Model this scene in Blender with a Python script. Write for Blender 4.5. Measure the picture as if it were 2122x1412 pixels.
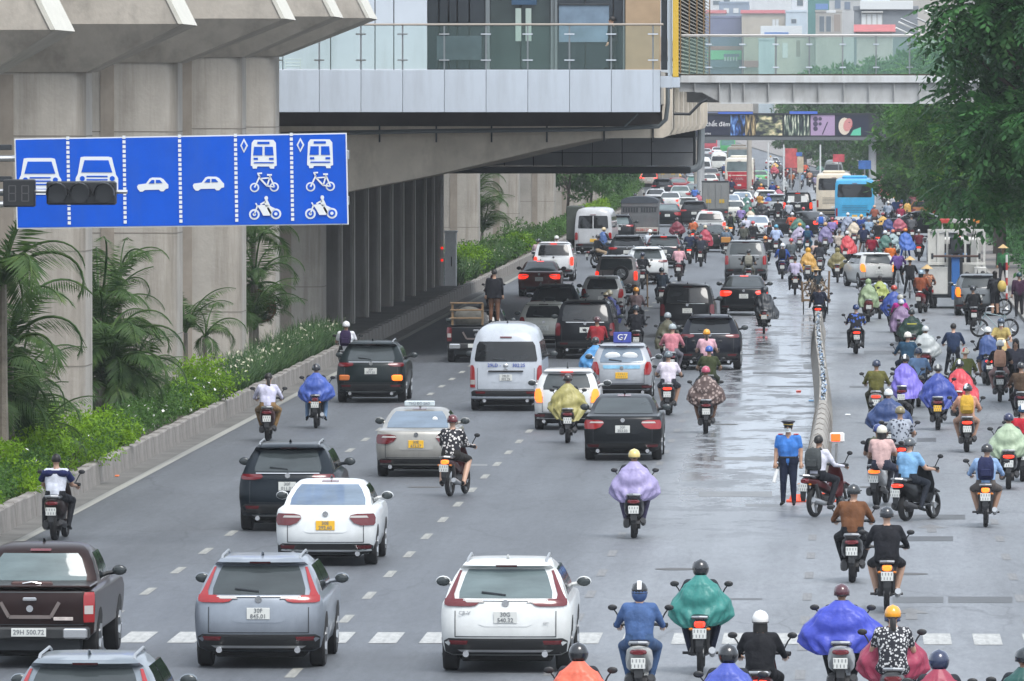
import bpy, math, random
import numpy as np
from mathutils import Matrix, Vector
R = math.radians
rnd = random.Random(7)
nr = np.random.RandomState(7)
for o in list(bpy.data.objects): bpy.data.objects.remove(o)
scene = bpy.context.scene
COL = scene.collection
# ------------------------------------------------------------------ camera
F = 17500.0; H = 8.13; CX, CY = 1061.0, 706.0; VX, VY = 1765.0, 207.0
YAW = math.atan((VX-CX)/F); PIT = math.atan((CY-VY)/F)
cd = bpy.data.cameras.new('camera'); cam = bpy.data.objects.new('camera', cd); COL.objects.link(cam)
cd.sensor_width = 36.0; cd.lens = 36.0*F/2122.0; cd.clip_start = 1.0; cd.clip_end = 9000.0
cam.location = (0, 0, H); cam.rotation_euler = (math.pi/2-PIT, 0, YAW)
scene.camera = cam
# ------------------------------------------------------------------ light
W = bpy.data.worlds.new('World'); scene.world = W; W.use_nodes = True
nt = W.node_tree; nt.nodes.clear()
sky = nt.nodes.new('ShaderNodeTexSky'); sky.sky_type = 'NISHITA'; sky.sun_disc = False
SUN_EL, SUN_ROT = R(58), R(150)
sky.sun_elevation = SUN_EL; sky.sun_rotation = SUN_ROT
sky.air_density = 1.0; sky.dust_density = 6.0; sky.ozone_density = 1.0
hs = nt.nodes.new('ShaderNodeHueSaturation'); hs.inputs['Saturation'].default_value = 0.22
bg = nt.nodes.new('ShaderNodeBackground'); bg.inputs[1].default_value = 0.13
wo = nt.nodes.new('ShaderNodeOutputWorld')
mxs = nt.nodes.new('ShaderNodeMix'); mxs.data_type = 'RGBA'; mxs.inputs[0].default_value = .6; mxs.inputs[7].default_value = (6.2, 7.1, 8.3, 1)   # the even cloud deck over the clear-sky model
nt.links.new(sky.outputs[0], hs.inputs['Color']); nt.links.new(hs.outputs[0], mxs.inputs[6]); nt.links.new(mxs.outputs[2], bg.inputs[0]); nt.links.new(bg.outputs[0], wo.inputs[0])
sl = bpy.data.lights.new('sun', 'SUN'); sl.energy = 1.35; sl.angle = R(25); sl.color = (1, .97, .93)
so = bpy.data.objects.new('sun', sl); COL.objects.link(so)
so.rotation_euler = (R(90)-SUN_EL, 0, math.pi-SUN_ROT)
so.location = (0, 100, 60)
vs = scene.view_settings; vs.view_transform = 'Standard'; vs.look = 'None'; vs.exposure = 0.74; vs.gamma = 1.0
scene.cycles.max_bounces = 6; scene.cycles.diffuse_bounces = 3; scene.cycles.glossy_bounces = 3
scene.cycles.transparent_max_bounces = 10; scene.cycles.transmission_bounces = 4
scene.cycles.caustics_reflective = False; scene.cycles.caustics_refractive = False
scene.cycles.use_denoising = True
# ------------------------------------------------------------------ picture -> world helpers
_rot = cam.rotation_euler.to_matrix()
def ray(px, py):
    return _rot @ Vector(((px-CX)/F, (CY-py)/F, -1.0))
def G(px, py, z=0.0):
    d = ray(px, py); t = (z-H)/d.z
    return d.x*t, d.y*t
def PY(px, py, Y):
    d = ray(px, py); t = Y/d.y
    return d.x*t, H+d.z*t
def off(Y):            # the road bends gently to the left far away
    t = max(0.0, Y-600.0)
    return -0.030*t*t/(t+60.0) if t > 0 else 0.0
# ------------------------------------------------------------------ colour + material helpers
def lin(h):
    h = h.lstrip('#'); o = []
    for i in (0, 2, 4):
        c = int(h[i:i+2], 16)/255.0
        o.append(c/12.92 if c <= .04045 else ((c+.055)/1.055)**2.4)
    return tuple(o)
_m = {}
def mat(key, col=(.5,.5,.5), rough=.6, metal=0., coat=0., emis=None, es=0., noise=0., ns=4., bump=0., bs=30., spec=.5, vert=False, trans=0., grime=None, tex='Object'):
    if key in _m: return _m[key]
    if isinstance(col, str): col = lin(col)
    m = bpy.data.materials.new(key); m.use_nodes = True; _m[key] = m
    n = m.node_tree.nodes; l = m.node_tree.links; b = n['Principled BSDF']
    b.inputs['Base Color'].default_value = (*col, 1); b.inputs['Roughness'].default_value = rough
    b.inputs['Metallic'].default_value = metal; b.inputs['Coat Weight'].default_value = coat
    b.inputs['Coat Roughness'].default_value = .08
    b.inputs['Specular IOR Level'].default_value = spec
    m.diffuse_color = (*col, 1)
    if emis is not None:
        if isinstance(emis, str): emis = lin(emis)
        b.inputs['Emission Color'].default_value = (*emis, 1); b.inputs['Emission Strength'].default_value = es
    if noise or bump or grime:
        tc = n.new('ShaderNodeTexCoord'); mp = n.new('ShaderNodeMapping')
        l.new(tc.outputs[tex], mp.inputs[0])
        if vert: mp.inputs['Scale'].default_value = (1, 1, .08)
    if noise:
        t = n.new('ShaderNodeTexNoise'); t.inputs['Scale'].default_value = ns; t.inputs['Detail'].default_value = 6
        t.inputs['Roughness'].default_value = .65
        l.new(mp.outputs[0], t.inputs['Vector'])
        rp = n.new('ShaderNodeMapRange'); rp.inputs[1].default_value = .3; rp.inputs[2].default_value = .7
        rp.inputs[3].default_value = 1-noise; rp.inputs[4].default_value = 1+noise*.6
        l.new(t.outputs[0], rp.inputs[0])
        mx = n.new('ShaderNodeMix'); mx.data_type = 'RGBA'; mx.blend_type = 'MULTIPLY'; mx.inputs[0].default_value = 1
        mx.inputs[6].default_value = (*col, 1); l.new(rp.outputs[0], mx.inputs[7]); src = mx.outputs[2]
        if grime:
            t2 = n.new('ShaderNodeTexNoise'); t2.inputs['Scale'].default_value = grime[1]; t2.inputs['Detail'].default_value = 8
            t2.inputs['Roughness'].default_value = .7
            mp2 = n.new('ShaderNodeMapping'); mp2.inputs['Scale'].default_value = (1, 1, grime[2]); l.new(tc.outputs[tex], mp2.inputs[0])
            l.new(mp2.outputs[0], t2.inputs['Vector'])
            r2 = n.new('ShaderNodeMapRange'); r2.inputs[1].default_value = .48; r2.inputs[2].default_value = .72; r2.inputs[4].default_value = grime[3]
            l.new(t2.outputs[0], r2.inputs[0])
            m2 = n.new('ShaderNodeMix'); m2.data_type = 'RGBA'; l.new(r2.outputs[0], m2.inputs[0]); l.new(src, m2.inputs[6])
            m2.inputs[7].default_value = (*grime[0], 1); src = m2.outputs[2]
        l.new(src, b.inputs['Base Color'])
    if bump:
        t = n.new('ShaderNodeTexNoise'); t.inputs['Scale'].default_value = bs; t.inputs['Detail'].default_value = 4
        l.new(mp.outputs[0], t.inputs['Vector'])
        bp = n.new('ShaderNodeBump'); bp.inputs['Strength'].default_value = bump; bp.inputs['Distance'].default_value = .05
        l.new(t.outputs[0], bp.inputs['Height']); l.new(bp.outputs[0], b.inputs['Normal'])
    if trans:
        b.inputs['Transmission Weight'].default_value = trans
    return m
def leafmat(key, c1, c2, c3=None, ns=.6, back=.35):
    if key in _m: return _m[key]
    m = bpy.data.materials.new(key); m.use_nodes = True; _m[key] = m
    n = m.node_tree.nodes; l = m.node_tree.links; b = n['Principled BSDF']; out = n['Material Output']
    g = n.new('ShaderNodeNewGeometry'); t = n.new('ShaderNodeTexNoise'); t.inputs['Scale'].default_value = ns; t.inputs['Detail'].default_value = 5
    t.inputs['Roughness'].default_value = .75
    l.new(g.outputs['Position'], t.inputs['Vector'])
    cr = n.new('ShaderNodeValToRGB'); e = cr.color_ramp.elements
    e[0].position = .36; e[0].color = (*c1, 1); e[1].position = .56; e[1].color = (*c2, 1)
    if c3: x = e.new(.70); x.color = (*c3, 1)
    l.new(t.outputs[0], cr.inputs[0]); l.new(cr.outputs[0], b.inputs['Base Color'])
    b.inputs['Roughness'].default_value = .5; b.inputs['Specular IOR Level'].default_value = .22
    tr = n.new('ShaderNodeBsdfTranslucent'); l.new(cr.outputs[0], tr.inputs[0])
    ms = n.new('ShaderNodeMixShader'); ms.inputs[0].default_value = back
    l.new(b.outputs[0], ms.inputs[1]); l.new(tr.outputs[0], ms.inputs[2]); l.new(ms.outputs[0], out.inputs[0])
    return m
def glassmat(key, col, rough=.04, mixf=.35, spec=.5):
    if key in _m: return _m[key]
    m = bpy.data.materials.new(key); m.use_nodes = True; _m[key] = m
    n = m.node_tree.nodes; l = m.node_tree.links; b = n['Principled BSDF']; out = n['Material Output']
    b.inputs['Base Color'].default_value = (*col, 1); b.inputs['Roughness'].default_value = rough
    b.inputs['Specular IOR Level'].default_value = spec
    t = n.new('ShaderNodeBsdfTransparent'); t.inputs[0].default_value = (.94, .98, .965, 1)
    ms = n.new('ShaderNodeMixShader'); ms.inputs[0].default_value = mixf
    l.new(t.outputs[0], ms.inputs[1]); l.new(b.outputs[0], ms.inputs[2]); l.new(ms.outputs[0], out.inputs[0])
    return m
# ------------------------------------------------------------------ mesh helpers
class MB:
    def __init__(s): s.v = []; s.f = []; s.m = []; s.s = []
    def add(s, vs, fs, m=0, sm=False):
        o = len(s.v); s.v += [tuple(v) for v in vs]
        for f in fs: s.f.append([i+o for i in f]); s.m.append(m); s.s.append(sm)
        return s
    def box(s, x0, x1, y0, y1, z0, z1, m=0, M=None):
        vs = [(x, y, z) for z in (z0, z1) for y in (y0, y1) for x in (x0, x1)]
        if M is not None: vs = [M @ Vector(v) for v in vs]
        return s.add(vs, [(0,2,3,1),(4,5,7,6),(0,1,5,4),(2,6,7,3),(0,4,6,2),(1,3,7,5)], m)
    def bbox(s, x0, x1, y0, y1, z0, z1, b=.02, m=0, M=None):   # box with chamfered vertical+horizontal edges
        vs = []; rings = [(z0, b), (z0+b, 0), (z1-b, 0), (z1, b)]
        for z, k in rings:
            a0, a1, c0, c1 = x0+k, x1-k, y0+k, y1-k
            vs += [(a0+b, c0, z), (a1-b, c0, z), (a1, c0+b, z), (a1, c1-b, z), (a1-b, c1, z), (a0+b, c1, z), (a0, c1-b, z), (a0, c0+b, z)]
        if M is not None: vs = [M @ Vector(v) for v in vs]
        fs = [tuple(range(7, -1, -1)), tuple(range(24, 32))]
        for r in range(3):
            for i in range(8):
                j = (i+1) % 8; fs.append((r*8+i, r*8+j, r*8+8+j, r*8+8+i))
        return s.add(vs, fs, m)
    def tube(s, pts, rs, n=8, m=0, cap=True, sm=True):
        pts = [Vector(p) for p in pts]
        if not hasattr(rs, '__len__'): rs = [rs]*len(pts)
        vs = []; u = None
        for i, p in enumerate(pts):
            d = (pts[min(i+1, len(pts)-1)]-pts[max(i-1, 0)]).normalized()
            if u is None:
                a = Vector((0,0,1)) if abs(d.z) < .9 else Vector((1,0,0)); u = d.cross(a).normalized()
            else: u = (u-d*u.dot(d)).normalized()
            w = d.cross(u)
            for k in range(n):
                t = 2*math.pi*k/n; vs.append(p+(u*math.cos(t)+w*math.sin(t))*rs[i])
        fs = []
        for i in range(len(pts)-1):
            for k in range(n):
                j = (k+1) % n; fs.append((i*n+k, i*n+j, i*n+n+j, i*n+n+k))
        s.add(vs, fs, m, sm)
        if cap: s.add(vs[:n], [tuple(range(n-1, -1, -1))], m); s.add(vs[-n:], [tuple(range(n))], m)
        return s
    def ell(s, c, r, nu=10, nv=7, m=0, z0=-1., z1=1., M=None):
        vs = []; rows = nv+1
        for j in range(rows):
            zz = z0+(z1-z0)*j/nv; ph = math.asin(max(-1, min(1, zz)))
            if z0 <= -1 and z1 >= 1: ph = -math.pi/2+math.pi*j/nv
            for i in range(nu):
                t = 2*math.pi*i/nu
                v = Vector((c[0]+r[0]*math.cos(ph)*math.cos(t), c[1]+r[1]*math.cos(ph)*math.sin(t), c[2]+r[2]*math.sin(ph)))
                vs.append(M @ v if M is not None else v)
        fs = [(j*nu+i, j*nu+(i+1) % nu, j*nu+nu+(i+1) % nu, j*nu+nu+i) for j in range(nv) for i in range(nu)]
        return s.add(vs, fs, m, True)
    def loft(s, rings, m=0, caps=(True, True), sm=True, closed=True):
        n = len(rings[0]); vs = [p for r in rings for p in r]; fs = []
        for j in range(len(rings)-1):
            for i in range(n if closed else n-1):
                k = (i+1) % n; fs.append((j*n+i, j*n+k, j*n+n+k, j*n+n+i))
        s.add(vs, fs, m, sm)
        if caps[0]: s.add(rings[0], [tuple(range(n-1, -1, -1))], m, False)
        if caps[1]: s.add(rings[-1], [tuple(range(n))], m, False)
        return s
    def prism(s, poly, fn, d0, d1, m=0):     # poly 2D -> fn(a, b, depth) 3D
        n = len(poly); a = [fn(p[0], p[1], d0) for p in poly]; b = [fn(p[0], p[1], d1) for p in poly]
        s.add(a+b, [tuple(range(n)), tuple(range(2*n-1, n-1, -1))]+[(i, i+n, (i+1) % n+n, (i+1) % n) for i in range(n)], m)
        return s
    def mesh(s, name, mats=(), angle=38):
        me = bpy.data.meshes.new(name); me.from_pydata(s.v, [], s.f); me.validate(verbose=False)
        for mt in mats: me.materials.append(mt)
        if len(me.polygons) == len(s.f):
            me.polygons.foreach_set('material_index', s.m); me.polygons.foreach_set('use_smooth', s.s)
        if any(s.s): me.set_sharp_from_angle(angle=R(angle))
        me.update(); return me
    def obj(s, name, mats=(), parent=None, loc=None, **k):
        if not isinstance(mats, (list, tuple)): mats = [mats]
        return put(name, s.mesh(name, mats), parent, loc, **k)
def put(name, me, parent=None, loc=None, label=None, cat=None, group=None, kind=None, rz=0):
    o = bpy.data.objects.new(name, me); COL.objects.link(o)
    if parent is not None: o.parent = parent
    if loc is not None: o.location = loc
    if rz: o.rotation_euler.z = rz
    if label: o['label'] = label
    if cat: o['category'] = cat
    if group: o['group'] = group
    if kind: o['kind'] = kind
    return o
def empty(name, loc=(0,0,0), label=None, cat=None, group=None, rz=0, kind=None):
    return put(name, None, None, loc, label, cat, group, kind, rz)
def npmesh(name, V, Q, mats, smooth=False):
    me = bpy.data.meshes.new(name); V = np.asarray(V, dtype=np.float32).reshape(-1, 3); Q = np.asarray(Q, dtype=np.int32)
    k = Q.shape[1]
    me.vertices.add(len(V)); me.vertices.foreach_set('co', V.ravel())
    me.loops.add(Q.size); me.loops.foreach_set('vertex_index', Q.ravel())
    me.polygons.add(len(Q)); me.polygons.foreach_set('loop_start', np.arange(0, Q.size, k, dtype=np.int32))
    me.polygons.foreach_set('loop_total', np.full(len(Q), k, dtype=np.int32))
    for mt in (mats if isinstance(mats, (list, tuple)) else [mats]): me.materials.append(mt)
    me.update(calc_edges=True)
    if smooth: me.polygons.foreach_set('use_smooth', np.ones(len(Q), bool))
    return me
_tc = {}
def textmesh(s, size, thick=.004):
    k = (s, size)
    if k in _tc: return _tc[k]
    cu = bpy.data.curves.new('lettering', 'FONT'); cu.body = s; cu.size = size; cu.align_x = 'CENTER'; cu.align_y = 'CENTER'
    cu.extrude = thick/2; cu.resolution_u = 2; cu.offset = size*.012; cu.space_line = .95
    o = bpy.data.objects.new('lettering', cu); COL.objects.link(o)
    dg = bpy.context.evaluated_depsgraph_get(); me = bpy.data.meshes.new_from_object(o.evaluated_get(dg))
    bpy.data.objects.remove(o); me.name = 'lettering'
    me.transform(Matrix.Rotation(math.pi/2, 4, 'X'))      # readable from -Y
    _tc[k] = me; return me
def usemat(o, i, m):
    if len(o.material_slots) > i:
        o.material_slots[i].link = 'OBJECT'; o.material_slots[i].material = m
# ------------------------------------------------------------------ shared materials
m_conc = mat('concrete', (.42,.39,.345), .85, noise=.24, ns=.5, grime=((.16,.135,.105), 1.1, .07, .85), bump=.25, bs=9)
m_conc2 = mat('beam_concrete', (.46,.42,.365), .85, noise=.2, ns=.6, grime=((.13,.115,.10), 1.2, .5, .45), bump=.2, bs=8)
m_wall = mat('planter_concrete', (.27,.25,.23), .9, noise=.3, ns=1.5, grime=((.10,.09,.08), 2.5, .25, .6), bump=.3, bs=14)
m_white_panel = mat('white_panel', (.50,.55,.61), .35, noise=.07, ns=.4, grime=((.30,.32,.34), 1.2, .12, .5))
m_dark = mat('dark_metal', (.025,.03,.035), .5)
m_black = mat('black_plastic', (.014,.015,.017), .45, noise=.1)
m_rubber = mat('rubber', (.012,.012,.013), .8)
m_steel = mat('steel', (.45,.46,.47), .35, metal=.8)
m_chrome = mat('chrome', (.8,.8,.8), .12, metal=1)
m_greysteel = mat('grey_girder_paint', (.44,.45,.45), .5, noise=.15, ns=1.2, grime=((.14,.12,.10), 1.5, .3, .5))
m_white = mat('white_paint', (.78,.78,.76), .5, noise=.06, ns=3)
m_line = mat('road_paint', (.32,.315,.285), .6, noise=.3, ns=2.0, bump=.1, grime=((.10,.105,.11), 14, 1, .95), tex='Generated')
m_skin = mat('skin', (.42,.24,.16), .55)
# ================================================================== GROUND AND ROAD
def road_material():
    m = bpy.data.materials.new('wet_asphalt'); m.use_nodes = True
    n = m.node_tree.nodes; l = m.node_tree.links; b = n['Principled BSDF']
    g = n.new('ShaderNodeNewGeometry')
    def noise(scale, sx, sy, det=5, rg=.6):
        mp = n.new('ShaderNodeMapping'); mp.inputs['Scale'].default_value = (sx, sy, 1); l.new(g.outputs['Position'], mp.inputs[0])
        t = n.new('ShaderNodeTexNoise'); t.inputs['Scale'].default_value = scale; t.inputs['Detail'].default_value = det; t.inputs['Roughness'].default_value = rg
        l.new(mp.outputs[0], t.inputs['Vector']); return t.outputs[0]
    def mr(src, a, b_, c, d):
        r = n.new('ShaderNodeMapRange'); l.new(src, r.inputs[0])
        for i, v in enumerate((a, b_, c, d)): r.inputs[i+1].default_value = v
        return r.outputs[0]
    def math_(op, a, b_):
        r = n.new('ShaderNodeMath'); r.operation = op
        for i, v in enumerate((a, b_)):
            if isinstance(v, (int, float)): r.inputs[i].default_value = v
            else: l.new(v, r.inputs[i])
        return r.outputs[0]
    fine = noise(9, 1, .12, 7, .85); big = noise(.35, 1, .25); lane = noise(.9, 1, .03, 3); 
    sx = n.new('ShaderNodeSeparateXYZ'); l.new(g.outputs['Position'], sx.inputs[0])
    X, Y = sx.outputs[0], sx.outputs[1]
    # the old kerbless side (x > -4.6) is an older, paler surface than the relaid lanes
    old = mr(math_('ADD', X, mr(noise(.5, 1, .1), 0, 1, -.5, .5)), -5.2, -3.6, 0, 1)
    v = math_('MULTIPLY', mr(fine, .3, .7, .72, 1.28), mr(big, .3, .7, .86, 1.14)); v = math_('MULTIPLY', v, mr(lane, .3, .7, .80, 1.2))
    cm = n.new('ShaderNodeMix'); cm.data_type = 'RGBA'; l.new(old, cm.inputs[0]); cm.inputs[6].default_value = (.092,.100,.112,1); cm.inputs[7].default_value = (.17,.18,.195,1)
    cx = n.new('ShaderNodeMix'); cx.data_type = 'RGBA'; cx.blend_type = 'MULTIPLY'; cx.inputs[0].default_value = 1
    l.new(cm.outputs[2], cx.inputs[6]); l.new(v, cx.inputs[7])
    # cracks and oil drips
    mpv = n.new('ShaderNodeMapping'); mpv.inputs['Scale'].default_value = (.42, .11, 1); l.new(g.outputs['Position'], mpv.inputs[0])
    dn = n.new('ShaderNodeTexNoise'); dn.inputs['Scale'].default_value = 1.2; dn.inputs['Detail'].default_value = 5; l.new(mpv.outputs[0], dn.inputs['Vector'])
    va = n.new('ShaderNodeVectorMath'); va.operation = 'MULTIPLY_ADD'; va.inputs[1].default_value = (.9,.9,.9); l.new(dn.outputs['Color'], va.inputs[0]); l.new(mpv.outputs[0], va.inputs[2])
    vo = n.new('ShaderNodeTexVoronoi'); vo.feature = 'DISTANCE_TO_EDGE'; vo.inputs['Scale'].default_value = 1.0; l.new(va.outputs[0], vo.inputs['Vector'])
    cr_ = mr(vo.outputs['Distance'], 0, .018, .55, 0); cr_ = math_('MULTIPLY', cr_, mr(noise(.12, 1, .3), .45, .58, .15, 1))
    oil = mr(noise(1.6, 1, .10, 5, .7), .58, .74, 0, .4)
    dk = mr(math_('MAXIMUM', cr_, oil), 0, 1, 1, .35)
    cy = n.new('ShaderNodeMix'); cy.data_type = 'RGBA'; cy.blend_type = 'MULTIPLY'; cy.inputs[0].default_value = 1; l.new(cx.outputs[2], cy.inputs[6]); l.new(dk, cy.inputs[7]); l.new(cy.outputs[2], b.inputs['Base Color'])
    # wet film: rain lies in streaks across the crown of the road
    wx = mr(math_('ABSOLUTE', math_('ADD', X, 2.3), 0), 1.1, 1.9, 1, .0)
    wy = math_('MULTIPLY', mr(Y, 150, 185, 0, 1), mr(Y, 300, 420, 1, .4))
    streak = noise(1.0, .6, .30, 9, .75)
    wet = math_('MULTIPLY', math_('MULTIPLY', wx, wy), mr(streak, .455, .50, 0, 1))
    damp = mr(noise(.25, 1, .18, 6, .7), .40, .68, 0, 1)
    dampo = math_('MULTIPLY', damp, mr(old, 0, 1, .12, .55))
    r0 = mr(dampo, 0, 1, .55, .32)
    rr = n.new('ShaderNodeMix'); rr.data_type = 'FLOAT'; l.new(wet, rr.inputs[0]); l.new(r0, rr.inputs[2]); rr.inputs[3].default_value = .09
    l.new(rr.outputs[0], b.inputs['Roughness'])
    b.inputs['Specular IOR Level'].default_value = .45
    bp = n.new('ShaderNodeBump'); bp.inputs['Distance'].default_value = .02
    l.new(mr(wet, 0, 1, .5, .025), bp.inputs['Strength']); l.new(fine, bp.inputs['Height']); l.new(bp.outputs[0], b.inputs['Normal'])
    return m
m_road = road_material()
MB().box(-400, 400, -60, 3200, -1.2, -.06).obj('ground', mat('earth', (.10,.09,.075), .95, noise=.3, ns=.1), kind='structure')
ys = [60, 300, 600]+[600+60*i for i in range(1, 36)]
def strip(xl, xr, z, y0=60, y1=2700, fx=True):
    yy = [y for y in [60+30*i for i in range(100)] if y0 <= y <= y1]
    if not yy or yy[0] > y0: yy = [y0]+yy
    if yy[-1] < y1: yy.append(y1)
    vs = []
    for y in yy:
        o = off(y) if fx else 0
        vs += [(xl+o, y, z), (xr+o, y, z)]
    return vs, [(2*i, 2*i+1, 2*i+3, 2*i+2) for i in range(len(yy)-1)]
v, f = strip(-15.95, 6.3, 0); MB().add(v, f).obj('road', m_road, kind='structure')
# pavement with kerb
mb = MB(); v, f = strip(6.45, 30, .13); mb.add(v, f)
mb.obj('pavement', mat('paving', (.22,.20,.185), .8, noise=.3, ns=1.2, bump=.2, bs=6), kind='structure')
kerb = empty('kerb', (0,0,0), kind='structure')
kb = MB().bbox(-.075, .075, 0, 1.97, -.02, .14, .015).mesh('kerb_stone', [mat('kerb_stone', (.30,.29,.27), .8, noise=.25, ns=3)])
for i in range(180):
    y = 120+2.0*i; o = put('kerb_stone', kb, kerb, (6.375+off(y), y, 0))
MB().add(*strip(6.3, 6.45, .12, 480)).add(*strip(6.301, 6.302, .0, 480)).obj('kerb', mat('kerb_stone'), kind='structure')
# planter behind the left wall
v, f = strip(-40, -16.1, .34); MB().add(v, f).obj('planting_bed', mat('soil', (.07,.055,.04), .95, noise=.4, ns=1), kind='structure')
wallo = empty('planter_wall', (-16.0, 120, 0), 'long low grey concrete kerb wall holding the planting bed beside the traffic lanes', 'wall')
wb = []
for k in range(3):
    b = MB(); h = .46+.012*k
    vs = []
    for y in (0, 1.975):
        vs += [(-.12, y, -.02), (.13, y, -.02), (.10, y, h-.03), (.07, y, h), (-.10, y, h)]
    b.add(vs, [(0,1,6,5),(1,2,7,6),(2,3,8,7),(3,4,9,8),(4,0,5,9),(4,3,2,1,0),(5,6,7,8,9)])
    wb.append(b.mesh('wall_block', [m_wall]))
for i in range(290):
    y = 2.0*i; o = put('wall_block', wb[i % 3], wallo, (off(120+y)+rnd.uniform(-.006, .006), y, 0))
# gutter strip + painted edge line
v, f = strip(-15.87, -15.42, .004, 100, 900); MB().add(v, f).obj('road_gutter', mat('gutter_concrete', (.15,.145,.135), .8, noise=.3, ns=.8, grime=((.06,.055,.05), .6, 1, .7)), kind='structure')
v, f = strip(-15.40, -15.20, .008, 100, 900); MB().add(v, f).obj('edge_line', m_line, kind='structure')
# lane dashes: 2 m on, 4.1 m off
dash = MB().add([(-.075,0,0),(.075,0,0),(.075,2,0),(-.075,2,0)], [(0,1,2,3)]).mesh('lane_dash', [m_line])
worn = MB().add([(-.075,0,0),(.075,0,0),(.075,2,0),(-.075,2,0)], [(0,1,2,3)]).mesh('lane_dash', [mat('worn_road_paint', (.20,.20,.20), .6, noise=.3, ns=3, grime=((.11,.11,.115), 6, 1, .9), tex='Generated')])
lanes = empty('lane_markings', (0,0,0), kind='structure')
for X, y0, n, me, ph in ((-11.62, 118, 42, dash, 1.4), (-7.9, 118, 46, dash, 0.4), (-4.28, 118, 40, worn, .9), (-.72, 118, 7, worn, .3), (2.75, 118, 10, worn, 0), (2.75, 300, 14, worn, 0)):
    for i in range(n):
        y = y0+ph+6.25*i; put('lane_dash', me, lanes, (X+off(y), y, .005))
# crossing squares row: measured positions
sq = MB().add([(-.21,0,0),(.21,0,0),(.21,2.6,0),(-.21,2.6,0)], [(0,1,2,3)]).mesh('crossing_square', [mat('crossing_paint', (.42,.42,.40), .55, noise=.25, ns=3, bump=.1, grime=((.14,.14,.14), 7, 1, .6), tex='Generated')])
cross = empty('crossing_markings', (0,0,0), kind='structure')
x0, y0 = G(2049, 1338)
k = 0
for i in range(-22, 6):
    x = x0+i*.755
    put('crossing_square', sq, cross, (x, y0+.1+rnd.uniform(-.03,.03), .006))
ar = MB().add([(-.09,-1.6,0),(.09,-1.6,0),(.09,0,0),(-.09,0,0),(-.28,0,0),(.28,0,0),(0,1.5,0)], [(0,1,2,3),(4,5,6)]).mesh('lane_arrow', [mat('worn_road_paint')])
for px, py in ((1888, 1272), (1930, 1095)):
    x, y = G(px, py); put('lane_arrow', ar, cross, (x, y, .005))
# darker patches, joints and a drain channel set in the surface
m_patch = mat('asphalt_repair', (.055,.056,.058), .45, noise=.3, ns=2)
m_pale = mat('pale_repair', (.15,.15,.15), .42, noise=.25, ns=2)
pats = [(1448,1019,1600,1030,m_pale),(1850,1237,1955,1250,m_patch),(1965,1237,2098,1250,m_patch),(1500,1240,1580,1244,m_patch),(1870,1112,1975,1122,m_patch),
        (1480,948,1585,954,m_pale),(1840,1067,2000,1077,m_patch),(1665,755,1700,765,m_pale),(1790,727,1865,735,m_patch),(1740,688,1795,692,m_patch),(1560,772,1700,775,m_patch),
        (1900,908,1940,916,m_patch),(1665,700,1800,702,m_patch),(2030,735,2122,741,m_patch),(1760,800,1800,804,m_patch),(1545,1045,1630,1050,m_pale),(1590,800,1690,803,m_patch),(960,962,1010,966,m_pale)]
for a, b, c, d, mm in pats:
    p = [G(a, d), G(c, d), G(c, b), G(a, b)]
    z = .003
    MB().add([(q[0], q[1], z) for q in p], [(0,1,2,3)]).obj('road_patch', mm, kind='structure')
for px, py in ((1560, 735), (1880, 1190), (1400, 1180), (640, 1230), (1780, 1010), (2000, 760), (880, 1010), (1500, 880)):
    x, y = G(px, py); MB().tube([(0,0,0),(0,0,.003)], .36, 24).obj('manhole_cover', mat('manhole_iron', (.06,.055,.05), .5, noise=.4, ns=8), None, (x, y, .003), kind='structure')
# ================================================================== MEDIAN BARRIER
bar = empty('median_barrier', (-.75, 180, 0), 'grey concrete median barrier with rounded near end and bottles stuffed along its top', 'barrier')
m_bar = mat('barrier_concrete', (.33,.31,.28), .8, noise=.25, ns=2, grime=((.16,.14,.12), 3, .4, .6), bump=.2, bs=12)
def bx(Y): return -.28*max(0, (Y-180))/115+.12*math.sin((Y-180)/22)
for side in (-1, 1):
    k = 0; y = 206.0
    while y < 296:
        L = 2.9; w = .20 if y < 240 else .17
        x = bx(y); x2 = bx(y+L); vs = []
        for (yy, xx) in ((y, x), (y+L, x2)):
            h = .74+.03*math.sin(k*2.1+side)
            vs += [(xx+side*.235, yy-180, 0), (xx+side*.05, yy-180, 0), (xx+side*.055, yy-180, h), (xx+side*.10, yy-180, h), (xx+side*.145, yy-180, .35)]
        MB().add(vs, [(4,3,2,1,0),(5,6,7,8,9),(0,1,6,5),(1,2,7,6),(2,3,8,7),(3,4,9,8),(4,0,5,9)]).obj('barrier_block', m_bar, bar)
        y += L+.1; k += 1
rings = []
for i in range(15):
    t = i/14; y = 180+26*t
    w = .335*(1-math.exp(-t*14)) if t < .3 else .335
    w = .235*min(1, math.sqrt(max(0.0, 1-(1-min(1, t/.03))**2))+.12) if t < .04 else .235-.03*t
    h = .82*(.55+.45*min(1, t/.06)) if t < .08 else .82
    rings.append([(bx(y)+w*1.0*math.copysign(abs(math.cos(a))**.7, math.cos(a)), y-180, max(0, h*(abs(math.sin(a))**.8))) for a in [math.pi*j/12 for j in range(13)]])
MB().loft(rings).obj('rounded_end', m_bar, bar)
for i in range(8):
    y = 181.2+i*3.1; pts = [(bx(y)+.24*math.cos(math.pi*j/10), y-180, .01+.835*(abs(math.sin(math.pi*j/10))**.8)) for j in range(11)]
    MB().tube(pts, .014, 5).obj('joint_band', m_wall, bar)
cols = [mat('bottle_blue', (.16,.27,.46), .3), mat('bottle_white', (.55,.60,.64), .3), mat('bottle_clear', (.30,.35,.40), .2), m_dark]
mb = MB()
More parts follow.
